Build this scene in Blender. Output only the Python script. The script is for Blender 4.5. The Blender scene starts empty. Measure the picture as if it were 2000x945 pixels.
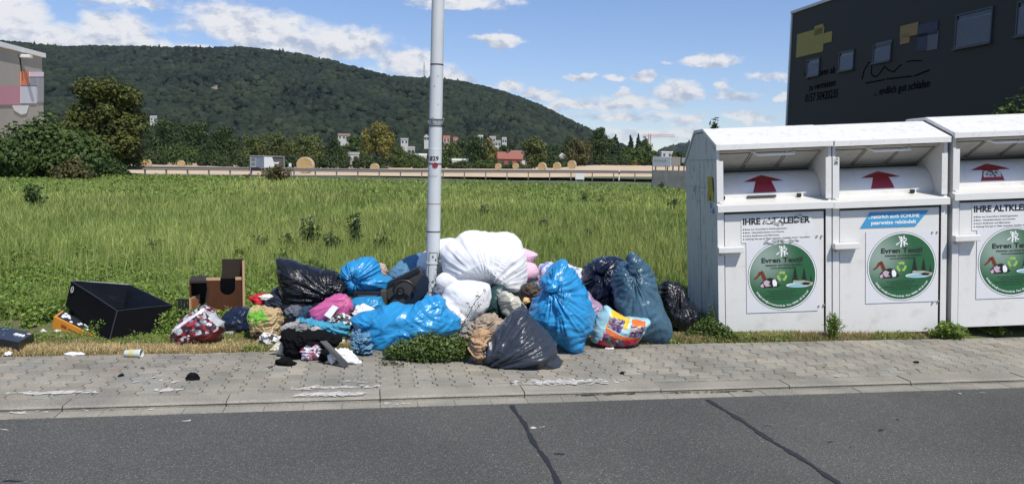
import bpy, math, random
import numpy as np
from mathutils import Vector, Matrix
random.seed(7); rng = np.random.default_rng(7)
S = bpy.context.scene; COL = S.collection
R = math.radians
# ------------------------------------------------------------------ camera
F = 1600.0; CX, CY = 1000.0, 472.5; CAMZ = 1.6
PITCH = math.atan(155.5/F); ROLL = 0.020
f_ = Vector((0, math.cos(PITCH), -math.sin(PITCH)))
u0 = Vector((0, math.sin(PITCH), math.cos(PITCH))); x0 = Vector((1, 0, 0))
r_ = math.cos(ROLL)*x0 + math.sin(ROLL)*u0
u_ = -math.sin(ROLL)*x0 + math.cos(ROLL)*u0
cam = bpy.data.objects.new('camera', bpy.data.cameras.new('camera')); COL.objects.link(cam)
m = Matrix((( r_.x, u_.x, -f_.x, 0), (r_.y, u_.y, -f_.y, 0), (r_.z, u_.z, -f_.z, CAMZ), (0, 0, 0, 1)))
cam.matrix_world = m
cam.data.sensor_width = 36; cam.data.lens = F/2000*36; cam.data.clip_end = 12000; cam.data.clip_start = 0.05
S.camera = cam
# ------------------------------------------------------------------ light
SUN_EL, SUN_AZ = R(56), R(30)          # elevation, and angle to the right of straight behind the camera
sv = Vector((math.sin(SUN_AZ)*math.cos(SUN_EL), -math.cos(SUN_AZ)*math.cos(SUN_EL), math.sin(SUN_EL)))
sun = bpy.data.objects.new('sun', bpy.data.lights.new('sun', 'SUN')); COL.objects.link(sun)
sun.data.energy = 4.7; sun.data.angle = R(0.53); sun.data.color = (1.0, 0.955, 0.88)
sun.rotation_euler = sv.to_track_quat('Z', 'Y').to_euler()
W = bpy.data.worlds.new('World'); S.world = W; W.use_nodes = True
S.view_settings.view_transform = 'Standard'; S.view_settings.look = 'None'
S.view_settings.exposure = 0.0; S.view_settings.gamma = 1.0
S.cycles.max_bounces = 6; S.cycles.diffuse_bounces = 3; S.cycles.transparent_max_bounces = 8
try: S.cycles.use_denoising = True
except Exception: pass

def build_world():
    nt = W.node_tree; nt.nodes.clear(); N = nt.nodes.new; L = nt.links.new
    out = N('ShaderNodeOutputWorld'); bg = N('ShaderNodeBackground'); L(bg.outputs[0], out.inputs[0])
    sky = N('ShaderNodeTexSky'); sky.sky_type = 'NISHITA'; sky.sun_disc = False
    sky.sun_elevation = SUN_EL; sky.sun_rotation = math.pi - SUN_AZ
    sky.air_density = 1.0; sky.dust_density = 0.0; sky.ozone_density = 1.0; sky.altitude = 100
    bg.inputs['Strength'].default_value = 0.11
    tc = N('ShaderNodeTexCoord')
    def M(op, a, b=None, c=None, clamp=False):
        n = N('ShaderNodeMath'); n.operation = op; n.use_clamp = clamp
        for i, v in enumerate((a, b, c)):
            if v is None: continue
            if isinstance(v, (int, float)): n.inputs[i].default_value = v
            else: L(v, n.inputs[i])
        return n.outputs[0]
    sep = N('ShaderNodeSeparateXYZ'); L(tc.outputs['Generated'], sep.inputs[0])
    az = M('ARCTAN2', sep.outputs[0], sep.outputs[1])
    el = M('ARCSINE', sep.outputs[2])
    comb = N('ShaderNodeCombineXYZ'); L(az, comb.inputs[0]); L(M('MULTIPLY', el, 1.6), comb.inputs[1])
    def noise(vec, scale, det, rough, off=(0, 0, 0)):
        mp = N('ShaderNodeVectorMath'); mp.operation = 'ADD'; L(vec, mp.inputs[0]); mp.inputs[1].default_value = off
        n = N('ShaderNodeTexNoise'); n.inputs['Scale'].default_value = scale; n.inputs['Detail'].default_value = det
        n.inputs['Roughness'].default_value = rough; L(mp.outputs[0], n.inputs['Vector']); return n.outputs['Fac']
    V = comb.outputs[0]
    # wobble for cauliflower edges
    w1 = noise(V, 16, 6, 0.62, (3, 1, 0)); w2 = noise(V, 16, 6, 0.62, (9, 5, 2))
    azw = M('ADD', az, M('MULTIPLY', M('SUBTRACT', w1, 0.5), 0.05))
    elw = M('ADD', el, M('MULTIPLY', M('SUBTRACT', w2, 0.5), 0.040))
    ells = [(20,55,60,42,1),(95,80,110,28,.8),(235,75,62,42,1.05),(160,92,190,26,.85),(250,5,85,13,.7),(180,-5,60,9,.6),
     (380,99,34,9,.8),(325,88,16,10,.7),(440,28,85,18,.6),(500,62,125,32,.85),(610,88,145,30,.9),(690,92,65,30,.85),(565,46,22,9,.9),
     (745,112,45,14,.6),(805,128,55,24,.9),(862,152,55,22,.9),(770,150,80,13,.6),(900,3,100,15,.8),(968,80,50,11,.95),(330,60,60,10,.3),
     (1055,184,36,13,.9),(1000,172,24,14,.9),(940,176,45,12,.7),(1140,155,27,9,.9),(1205,160,20,9,.7),(1256,158,20,14,.95),
     (1385,122,48,14,.95),(1325,184,40,22,1),(1210,207,115,16,.7),(1110,207,60,12,.75),(1210,187,18,7,.7),(1440,188,42,10,.8),
     (1410,170,20,8,.8),(1500,152,44,7,.65),(1527,192,14,11,.8),(1345,242,32,14,.7),(1470,233,52,10,.6),(1230,232,130,12,.65),
     (1250,262,170,10,.6),(1298,124,14,4,.6),(-120,60,110,50,1),(2200,90,160,40,.9),(2500,150,120,30,.9),(-400,90,160,40,.9),(640,-90,260,30,.8),(1500,-120,300,30,.7)]
    D = None; Hh = None
    for (cx, cy, rx, ry, a) in ells:
        hor = 317 + 0.02*(cx-1000)
        d = f_ + (cx-CX)/F*r_ - (cy-CY)/F*u_; d.normalize()
        ca = math.atan2(d.x, d.y); ce = math.asin(d.z); ra = rx/F*1.36; re = ry/F*1.5
        dx = M('DIVIDE', M('SUBTRACT', azw, ca), ra)
        dy = M('DIVIDE', M('SUBTRACT', elw, ce), re)
        dyn = M('MAXIMUM', dy, M('MULTIPLY', dy, -1.7))
        rr = M('ADD', M('MULTIPLY', dx, dx), M('MULTIPLY', dyn, dyn))
        v = M('MULTIPLY', M('SUBTRACT', 1.0, rr), a)
        v = M('MAXIMUM', v, 0.0)
        h = M('MULTIPLY', v, dy)
        D = v if D is None else M('MAXIMUM', D, v)
        Hh = h if Hh is None else M('ADD', Hh, h)
    n1 = noise(V, 26, 8, 0.60); n2 = noise(V, 26, 8, 0.60, (-0.006, -0.010, 0))
    dens = M('ADD', D, M('MULTIPLY', M('SUBTRACT', n1, 0.5), 1.1))
    mr = N('ShaderNodeMapRange'); mr.interpolation_type = 'SMOOTHSTEP'; L(dens, mr.inputs[0])
    mr.inputs[1].default_value = 0.10; mr.inputs[2].default_value = 0.72; cov = mr.outputs[0]
    has = N('ShaderNodeMapRange'); L(D, has.inputs[0]); has.inputs[1].default_value = 0.0; has.inputs[2].default_value = 0.15
    cov = M('MULTIPLY', M('MULTIPLY', cov, has.outputs[0]), 0.95)
    painted_relief = M('MULTIPLY', M('SUBTRACT', n1, n2), 3.2)  # sun side and self-shadow of the clouds, worked into their colour
    lit = M('ADD', M('ADD', 0.56, painted_relief), M('MULTIPLY', Hh, 0.55), clamp=True)
    cr = N('ShaderNodeValToRGB'); L(lit, cr.inputs[0])
    e = cr.color_ramp.elements; e[0].position = 0.15; e[0].color = (4.3, 4.9, 6.1, 1); e[1].position = 0.80; e[1].color = (8.2, 8.2, 8.3, 1)
    # clouds laid over the tinted sky
    mx = N('ShaderNodeMix'); mx.data_type = 'RGBA'; L(cov, mx.inputs[0])
    tint = N('ShaderNodeMix'); tint.data_type = 'RGBA'; tint.blend_type = 'MULTIPLY'; tint.inputs[0].default_value = 1
    L(sky.outputs[0], tint.inputs[6]); tint.inputs[7].default_value = SKY_TINT
    L(tint.outputs[2], mx.inputs[6]); L(cr.outputs[0], mx.inputs[7]); L(mx.outputs[2], bg.inputs['Color'])
SKY_TINT = (0.83, 0.915, 1.17, 1)
build_world()

# ------------------------------------------------------------------ helpers
def ray(px, py): return f_ + float((px-CX)/F)*r_ - float((py-CY)/F)*u_
def P(px, py, Y):
    d = ray(px, py); return Vector((0, 0, CAMZ)) + d*(Y/d.y)
def G(px, py, z=0.0):
    d = ray(px, py); return Vector((0, 0, CAMZ)) + d*((z-CAMZ)/d.z)
def XZ(px, py, Y): p = P(px, py, Y); return p.x, p.z
def hsh(i, j, k, seed):
    n = (i*374761393 + j*668265263 + k*2147483647 + seed*1274126177) & 0xffffffff
    n = ((n ^ (n >> 13))*1274126177) & 0xffffffff
    n = ((n ^ (n >> 16))*2246822519) & 0xffffffff
    return (n ^ (n >> 15)) & 0xffffffff
def pn(P3, seed=0):
    """vectorised 3-D gradient noise, about -1..1"""
    P3 = np.asarray(P3, float); I = np.floor(P3).astype(np.int64); f = P3 - I
    w = f*f*f*(f*(f*6-15)+10); res = 0
    for dx in (0, 1):
        for dy in (0, 1):
            for dz in (0, 1):
                h = hsh(I[..., 0]+dx, I[..., 1]+dy, I[..., 2]+dz, seed)
                gx = ((h & 1023)/511.5-1); gy = (((h >> 10) & 1023)/511.5-1); gz = (((h >> 20) & 1023)/511.5-1)
                g = gx*(f[..., 0]-dx) + gy*(f[..., 1]-dy) + gz*(f[..., 2]-dz)
                ww = (w[..., 0] if dx else 1-w[..., 0])*(w[..., 1] if dy else 1-w[..., 1])*(w[..., 2] if dz else 1-w[..., 2])
                res = res + g*ww
    return res*1.3
def fbm(P3, seed=0, oct=4, gain=0.5):
    a, s, r = 1.0, 1.0, 0
    for o in range(oct): r = r + a*pn(np.asarray(P3)*s, seed+o*17); a *= gain; s *= 2.03
    return r
def ridge(P3, seed=0, oct=3, gain=0.5):
    a, s, r = 1.0, 1.0, 0
    for o in range(oct): r = r + a*(1-np.abs(pn(np.asarray(P3)*s, seed+o*31))*2.4); a *= gain; s *= 2.1
    return r
def tag(o, label=None, cat=None, group=None, kind=None):
    if label: o['label'] = label
    if cat: o['category'] = cat
    if group: o['group'] = group
    if kind: o['kind'] = kind
    return o
def thing(name, label, cat, loc=(0, 0, 0), group=None):
    o = bpy.data.objects.new(name, None); COL.objects.link(o); o.location = loc; o.empty_display_size = 0.1
    return tag(o, label, cat, group)
def npmesh(name, V, Fa, mats, parent=None, smooth=False, col=None, off=None, fmat=None):
    """V (n,3); Fa (m,k) array of equal-size faces"""
    V = np.asarray(V, np.float32)
    if off is not None: V = V - np.asarray(off, np.float32)
    Fa = np.asarray(Fa, np.int32); me = bpy.data.meshes.new(name)
    me.vertices.add(len(V)); me.vertices.foreach_set('co', V.ravel())
    k = Fa.shape[1]; me.loops.add(Fa.size); me.loops.foreach_set('vertex_index', Fa.ravel())
    me.polygons.add(len(Fa)); me.polygons.foreach_set('loop_start', np.arange(0, Fa.size, k, dtype=np.int32))
    if fmat is not None: me.polygons.foreach_set('material_index', np.asarray(fmat, np.int32))
    me.polygons.foreach_set('use_smooth', np.full(len(Fa), smooth))
    me.update(calc_edges=True); me.validate()
    for mm in (mats if isinstance(mats, (list, tuple)) else [mats]): me.materials.append(mm)
    if col is not None:
        a = me.color_attributes.new('tone', 'FLOAT_COLOR', 'POINT')
        c = np.ones((len(V), 4), np.float32); c[:, :3] = col; a.data.foreach_set('color', c.ravel())
    o = bpy.data.objects.new(name, me); COL.objects.link(o)
    if off is not None: o.location = off
    if parent is not None: o.parent = parent
    return o
class MB:
    def __init__(s): s.v = []; s.f = []; s.m = []; s.sm = []
    def add(s, vs, fs, mat=0, smooth=False):
        b = len(s.v); s.v += [tuple(v) for v in vs]
        for f in fs: s.f.append(tuple(b+i for i in f)); s.m.append(mat); s.sm.append(smooth)
        return s
    def box(s, x0, x1, y0, y1, z0, z1, mat=0, bev=0.0):
        if bev <= 0:
            v = [(x, y, z) for z in (z0, z1) for y in (y0, y1) for x in (x0, x1)]
            return s.add(v, [(0, 2, 3, 1), (4, 5, 7, 6), (0, 1, 5, 4), (2, 6, 7, 3), (0, 4, 6, 2), (1, 3, 7, 5)], mat)
        import bmesh
        bm = bmesh.new(); bmesh.ops.create_cube(bm, size=1)
        for v in bm.verts: v.co = Vector(((x0+x1)/2+v.co.x*(x1-x0), (y0+y1)/2+v.co.y*(y1-y0), (z0+z1)/2+v.co.z*(z1-z0)))
        bmesh.ops.bevel(bm, geom=bm.edges[:], offset=bev, segments=2, affect='EDGES', profile=0.5)
        bm.verts.index_update(); s.add([v.co.copy() for v in bm.verts], [[v.index for v in f.verts] for f in bm.faces], mat); bm.free(); return s
    def tube(s, pts, rad, n=10, mat=0, caps=True, smooth=True):
        pts = [Vector(p) for p in pts]; rad = rad if isinstance(rad, (list, tuple)) else [rad]*len(pts)
        vs = []; fs = []; up = Vector((0, 0, 1))
        for i, p in enumerate(pts):
            t = (pts[min(i+1, len(pts)-1)] - pts[max(i-1, 0)]).normalized()
            a = t.cross(up if abs(t.z) < 0.9 else Vector((0, 1, 0))).normalized(); b = t.cross(a)
            for k in range(n):
                an = 2*math.pi*k/n; vs.append(p + (a*math.cos(an)+b*math.sin(an))*rad[i])
        for i in range(len(pts)-1):
            for k in range(n): fs.append((i*n+k, i*n+(k+1) % n, (i+1)*n+(k+1) % n, (i+1)*n+k))
        s.add(vs, fs, mat, smooth)
        if caps: s.add(vs[:n], [tuple(range(n-1, -1, -1))], mat); s.add(vs[-n:], [tuple(range(n))], mat)
        return s
    def prism(s, poly, a, b, mat=0):
        """poly list of 3-vectors; extruded from +a to +b (vectors)"""
        a = Vector(a); b = Vector(b); n = len(poly); p = [Vector(q) for q in poly]
        vs = [q+a for q in p]+[q+b for q in p]
        fs = [tuple(range(n)), tuple(range(2*n-1, n-1, -1))]+[(i, i+n, (i+1) % n+n, (i+1) % n) for i in range(n)]
        return s.add(vs, fs, mat)
    def build(s, name, mats, parent=None, loc=None, fix=True):
        me = bpy.data.meshes.new(name); vs = s.v
        if loc is not None: vs = [tuple(Vector(v)-Vector(loc)) for v in vs]
        me.from_pydata(vs, [], s.f)
        for mm in (mats if isinstance(mats, (list, tuple)) else [mats]): me.materials.append(mm)
        me.polygons.foreach_set('material_index', s.m); me.polygons.foreach_set('use_smooth', s.sm)
        if fix:
            import bmesh
            bm = bmesh.new(); bm.from_mesh(me); bmesh.ops.recalc_face_normals(bm, faces=bm.faces[:]); bm.to_mesh(me); bm.free()
        me.update(); o = bpy.data.objects.new(name, me); COL.objects.link(o)
        if loc is not None: o.location = loc
        if parent is not None: o.parent = parent
        return o
# ------------------------------------------------------------------ materials
MATS = {}
def nodes(name):
    m = bpy.data.materials.new(name); m.use_nodes = True; nt = m.node_tree
    return m, nt, nt.nodes['Principled BSDF'], nt.nodes['Material Output']
def rgb(c): return (c[0], c[1], c[2], 1)
def mat(name, color, rough=0.6, var=0.12, scale=6.0, bump=0.0, bscale=40.0, metal=0.0, spec=0.5, stain=None, stain_amt=0.0, stain_scale=3.0, stretch=(1, 1, 1), bstretch=None, bdist=0.01, coat=0.0, dark=None, sheen=0.0):
    if name in MATS: return MATS[name]
    m, nt, b, out = nodes(name); N = nt.nodes.new; L = nt.links.new
    tc = N('ShaderNodeTexCoord'); mp = N('ShaderNodeMapping'); L(tc.outputs['Object'], mp.inputs[0]); mp.inputs['Scale'].default_value = stretch
    n = N('ShaderNodeTexNoise'); n.inputs['Scale'].default_value = scale; n.inputs['Detail'].default_value = 5; L(mp.outputs[0], n.inputs['Vector'])
    mx = N('ShaderNodeMix'); mx.data_type = 'RGBA'; L(n.outputs['Fac'], mx.inputs[0])
    c = np.array(color); mx.inputs[6].default_value = rgb(c*(1-var)); mx.inputs[7].default_value = rgb(np.minimum(c*(1+var), 0.95))
    src = mx.outputs[2]
    if stain is not None:
        n2 = N('ShaderNodeTexNoise'); n2.inputs['Scale'].default_value = stain_scale; n2.inputs['Detail'].default_value = 8; n2.inputs['Roughness'].default_value = 0.7; L(mp.outputs[0], n2.inputs['Vector'])
        cr = N('ShaderNodeMapRange'); cr.interpolation_type = 'SMOOTHSTEP'; L(n2.outputs['Fac'], cr.inputs[0]); cr.inputs[1].default_value = 0.50; cr.inputs[2].default_value = 0.72; cr.inputs[4].default_value = stain_amt
        m2 = N('ShaderNodeMix'); m2.data_type = 'RGBA'; L(cr.outputs[0], m2.inputs[0]); L(src, m2.inputs[6]); m2.inputs[7].default_value = rgb(stain); src = m2.outputs[2]
    L(src, b.inputs['Base Color']); b.inputs['Roughness'].default_value = rough; b.inputs['Metallic'].default_value = metal
    b.inputs['Specular IOR Level'].default_value = spec; b.inputs['Coat Weight'].default_value = coat; b.inputs['Coat Roughness'].default_value = 0.15
    b.inputs['Sheen Weight'].default_value = sheen
    if bump > 0:
        mp2 = N('ShaderNodeMapping'); L(tc.outputs['Object'], mp2.inputs[0]); mp2.inputs['Scale'].default_value = bstretch or (1, 1, 1)
        n3 = N('ShaderNodeTexNoise'); n3.inputs['Scale'].default_value = bscale; n3.inputs['Detail'].default_value = 4; L(mp2.outputs[0], n3.inputs['Vector'])
        bp = N('ShaderNodeBump'); bp.inputs['Strength'].default_value = bump; bp.inputs['Distance'].default_value = bdist; L(n3.outputs['Fac'], bp.inputs['Height']); L(bp.outputs[0], b.inputs['Normal'])
    MATS[name] = m; return m
def leafmat(name, c1, c2, trans=0.25, rough=0.55, spec=0.3):
    """colour from the 'tone' attribute: red channel blends c1..c2, green channel scales brightness"""
    if name in MATS: return MATS[name]
    m, nt, b, out = nodes(name); N = nt.nodes.new; L = nt.links.new
    at = N('ShaderNodeAttribute'); at.attribute_name = 'tone'; sp = N('ShaderNodeSeparateColor'); L(at.outputs['Color'], sp.inputs[0])
    mx = N('ShaderNodeMix'); mx.data_type = 'RGBA'; L(sp.outputs[0], mx.inputs[0]); mx.inputs[6].default_value = rgb(c1); mx.inputs[7].default_value = rgb(c2)
    vm = N('ShaderNodeVectorMath'); vm.operation = 'SCALE'; L(mx.outputs[2], vm.inputs[0]); L(sp.outputs[1], vm.inputs['Scale'])
    L(vm.outputs[0], b.inputs['Base Color']); b.inputs['Roughness'].default_value = rough; b.inputs['Specular IOR Level'].default_value = spec
    tr = N('ShaderNodeBsdfTranslucent'); L(vm.outputs[0], tr.inputs[0]); ms = N('ShaderNodeMixShader'); ms.inputs[0].default_value = trans
    L(b.outputs[0], ms.inputs[1]); L(tr.outputs[0], ms.inputs[2]); L(ms.outputs[0], out.inputs[0]); MATS[name] = m; return m
def filmmat(name, color, rough=0.28, trans=0.0, bump=0.22, bscale=12.0, spec=0.5, var=0.12, coat=0.0):
    """thin crumpled plastic film"""
    if name in MATS: return MATS[name]
    m, nt, b, out = nodes(name); N = nt.nodes.new; L = nt.links.new
    tc = N('ShaderNodeTexCoord')
    n = N('ShaderNodeTexNoise'); n.inputs['Scale'].default_value = 5; n.inputs['Detail'].default_value = 4; L(tc.outputs['Object'], n.inputs['Vector'])
    mx = N('ShaderNodeMix'); mx.data_type = 'RGBA'; L(n.outputs['Fac'], mx.inputs[0]); c = np.array(color)
    mx.inputs[6].default_value = rgb(c*(1-var)); mx.inputs[7].default_value = rgb(np.minimum(c*(1+var), 0.95)); L(mx.outputs[2], b.inputs['Base Color'])
    b.inputs['Roughness'].default_value = rough; b.inputs['Specular IOR Level'].default_value = spec
    mpf = N('ShaderNodeMapping'); mpf.inputs['Rotation'].default_value = (0, 0.5, 0); mpf.inputs['Scale'].default_value = (1, 1, 2.4); L(tc.outputs['Object'], mpf.inputs[0])
    v = N('ShaderNodeTexNoise'); v.inputs['Scale'].default_value = bscale*.5; v.inputs['Detail'].default_value = 5; v.inputs['Roughness'].default_value = .55; v.inputs['Distortion'].default_value = 1.2; L(mpf.outputs[0], v.inputs['Vector'])
    s1 = N('ShaderNodeMath'); s1.operation = 'SUBTRACT'; L(v.outputs['Fac'], s1.inputs[0]); s1.inputs[1].default_value = .5
    s2 = N('ShaderNodeMath'); s2.operation = 'ABSOLUTE'; L(s1.outputs[0], s2.inputs[0])
    bp = N('ShaderNodeBump'); bp.inputs['Strength'].default_value = bump; bp.inputs['Distance'].default_value = 0.03; L(s2.outputs[0], bp.inputs['Height']); L(bp.outputs[0], b.inputs['Normal'])
    if trans > 0:
        tr = N('ShaderNodeBsdfTranslucent'); L(mx.outputs[2], tr.inputs[0]); ms = N('ShaderNodeMixShader'); ms.inputs[0].default_value = trans
        L(b.outputs[0], ms.inputs[1]); L(tr.outputs[0], ms.inputs[2]); L(ms.outputs[0], out.inputs[0])
    MATS[name] = m; return m
def patmat(name, colors, scale, rough=0.4, feat='F1', rand=1.0, stretch=(1, 1, 1)):
    """a print of random coloured cells"""
    if name in MATS: return MATS[name]
    m, nt, b, out = nodes(name); N = nt.nodes.new; L = nt.links.new
    tc = N('ShaderNodeTexCoord'); mp = N('ShaderNodeMapping'); L(tc.outputs['Object'], mp.inputs[0]); mp.inputs['Scale'].default_value = stretch
    v = N('ShaderNodeTexVoronoi'); v.feature = feat; v.inputs['Scale'].default_value = scale; v.inputs['Randomness'].default_value = rand; L(mp.outputs[0], v.inputs['Vector'])
    sp = N('ShaderNodeSeparateColor'); L(v.outputs['Color'], sp.inputs[0])
    cr = N('ShaderNodeValToRGB'); cr.color_ramp.interpolation = 'CONSTANT'; L(sp.outputs[0], cr.inputs[0])
    el = cr.color_ramp.elements; el[0].color = rgb(colors[0]); el[0].position = 0
    el[1].color = rgb(colors[1]); el[1].position = 1/len(colors)
    for i, c in enumerate(colors[2:]): e = el.new((i+2)/len(colors)); e.color = rgb(c)
    L(cr.outputs[0], b.inputs['Base Color']); b.inputs['Roughness'].default_value = rough
    MATS[name] = m; return m
WHITE = mat('white_paint', (0.70, 0.69, 0.655), 0.42, 0.05, 2.0, 0.15, 30, stain=(0.44, 0.41, 0.35), stain_amt=0.40, stain_scale=4.0, bdist=0.004)
WHITE_ROOF = mat('white_roof_paint', (0.72, 0.71, 0.67), 0.5, 0.05, 3.0, 0.15, 30, stain=(0.40, 0.38, 0.33), stain_amt=0.50, stain_scale=16.0, stretch=(1, 0.6, 1), bdist=0.004)
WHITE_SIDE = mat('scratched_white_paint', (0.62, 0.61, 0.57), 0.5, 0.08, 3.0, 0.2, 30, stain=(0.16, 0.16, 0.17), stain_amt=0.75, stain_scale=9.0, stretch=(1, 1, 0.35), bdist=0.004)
CREAM = mat('grimy_cream_paint', (0.46, 0.44, 0.40), 0.6, 0.1, 4, stain=(0.3, 0.28, 0.24), stain_amt=0.5, stain_scale=6)
BLACK = mat('black_plastic', (0.014, 0.014, 0.016), 0.4, 0.2, 8)
DKGAP = mat('dark_seam', (0.03, 0.03, 0.03), 0.8)
GALV = mat('galvanised_steel', (0.42, 0.42, 0.42), 0.4, 0.1, 3, metal=0.6)
INK = mat('black_ink', (0.02, 0.02, 0.02), 0.5)
PAPER = mat('white_paper', (0.72, 0.72, 0.70), 0.55, 0.04, 9, stain=(0.5, 0.48, 0.42), stain_amt=0.4, stain_scale=8)

# ------------------------------------------------------------------ street frame
A = math.atan(280/F)                                  # street runs slightly away to the right
dv = Vector((math.cos(A), math.sin(A), 0)); nv = Vector((-math.sin(A), math.cos(A), 0))
def UV(p): return p.dot(dv), p.dot(nv)
def W2(u, v, z=0): q = dv*u + nv*v; return Vector((q.x, q.y, z))
V_KB = UV(G(1000, 753.0))[1]         # pavers end, kerb stone begins
V_KF = UV(G(1000, 767.0))[1]         # kerb front edge
V_AS = UV(G(1000, 788.0, -0.035))[1] # asphalt edge
V_PE = (UV(G(200, 699.0))[1] + UV(G(1700, 659.0))[1])/2   # back edge of the pavement
ZR = -0.035
def sstep(a, b, x):
    t = np.clip((x-a)/(b-a), 0, 1); return t*t*(3-2*t)
def gh(x, y):
    """height of the verge and the field"""
    v = -math.sin(A)*x + math.cos(A)*y
    near = sstep(V_PE-0.05, V_PE+0.10, v)
    z = -0.10 + near*(0.10+0.008)
    z = z + near*(0.03*sstep(3.3, 4.3, x)*sstep(V_PE, V_PE+0.4, v))
    q = np.stack([np.asarray(x)*0.9, np.asarray(y)*0.9, np.zeros_like(np.asarray(x)*1.0)], -1)
    z = z + near*0.02*pn(q, 3) + near*0.06*sstep(9, 16, y)*pn(q*0.2, 5)
    z = z - 3.0*sstep(74, 100, y)
    return z
def gh1(x, y): return float(gh(np.array([x], float), np.array([y], float))[0])

# ------------------------------------------------------------------ ground, field
def gradient_sheet(name, xs, ys, hf, m, **kw):
    X, Y = np.meshgrid(xs, ys); Z = hf(X, Y); V = np.stack([X, Y, Z], -1).reshape(-1, 3); nx = len(xs); ny = len(ys)
    i = np.arange((nx-1)*(ny-1)); r0 = i//(nx-1)*nx + i % (nx-1); Fq = np.stack([r0, r0+1, r0+nx+1, r0+nx], -1)
    o = npmesh(name, V, Fq, m, smooth=True); tag(o, kind='structure', **kw); return o
soil, nt, b, out = nodes('meadow_soil'); N = nt.nodes.new; L = nt.links.new
tc = N('ShaderNodeTexCoord'); n1 = N('ShaderNodeTexNoise'); n1.inputs['Scale'].default_value = 0.35; n1.inputs['Detail'].default_value = 8; L(tc.outputs['Object'], n1.inputs['Vector'])
cr = N('ShaderNodeValToRGB'); L(n1.outputs['Fac'], cr.inputs[0]); e = cr.color_ramp.elements
e[0].position = 0.35; e[0].color = (0.045, 0.075, 0.018, 1); e[1].position = 0.68; e[1].color = (0.14, 0.14, 0.05, 1)
n2 = N('ShaderNodeTexNoise'); n2.inputs['Scale'].default_value = 25; n2.inputs['Detail'].default_value = 6; L(tc.outputs['Object'], n2.inputs['Vector'])
mm = N('ShaderNodeMix'); mm.data_type = 'RGBA'; mm.blend_type = 'OVERLAY'; mm.inputs[0].default_value = 0.7; L(cr.outputs[0], mm.inputs[6]); L(n2.outputs['Color'], mm.inputs[7]); L(mm.outputs[2], b.inputs['Base Color']); b.inputs['Roughness'].default_value = 0.95
xs = np.unique(np.concatenate([np.linspace(-6, 7, 131), -6-np.geomspace(0.2, 3500, 50), 7+np.geomspace(0.2, 3500, 50)]))
ys = np.unique(np.concatenate([np.linspace(-4, 4, 10), np.linspace(4, 12, 110), 12+np.geomspace(0.1, 5000, 80)]))
gradient_sheet('ground', xs, ys, gh, soil)
# stubble field beyond the guard rail
STUB = mat('straw_stubble', (0.56, 0.43, 0.27), 0.9, 0.22, 0.5, 0.3, 3, stretch=(1, 0.3, 1), bdist=0.05)
def edgeY(px): return 62 + (px-250)*(88-62)/1025.0     # far edge of the meadow, by bearing
def stub_h(X, Y): return 0.06 + sstep(72, 150, Y)*np.interp(np.asarray(X)/np.asarray(Y), [-.55, -.2, -.03, .05, .09, .2], [-.9, -.75, -.1, .2, 1.25, 1.4])
px = np.linspace(-900, 2600, 60); T = np.linspace(0, 1, 40); V = []
for t in T:
    for p in px:
        y = (edgeY(p)+4.6)*(1-t) + 265*t; x = (p-1000)/F*y; V.append((x, y, float(stub_h(np.array(x), np.array(y)))))
i = np.arange(59*39); r0 = i//59*60 + i % 59
tag(npmesh('stubble_field', V, np.stack([r0, r0+1, r0+61, r0+60], -1), STUB, smooth=True), kind='structure')
ASPH2 = mat('pale_asphalt', (0.24, 0.23, 0.21), 0.9, 0.1, 2)
V = []
for p in np.linspace(-900, 2600, 60):
    for dy in (0.4, 3.4): y = edgeY(p)+dy; V.append(((p-1000)/F*y, y, 0.05+gh1((p-1000)/F*y, y)*0.5+0.03))
tag(npmesh('country_road', V, [(2*i, 2*i+2, 2*i+3, 2*i+1) for i in range(59)], ASPH2), kind='structure')

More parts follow.
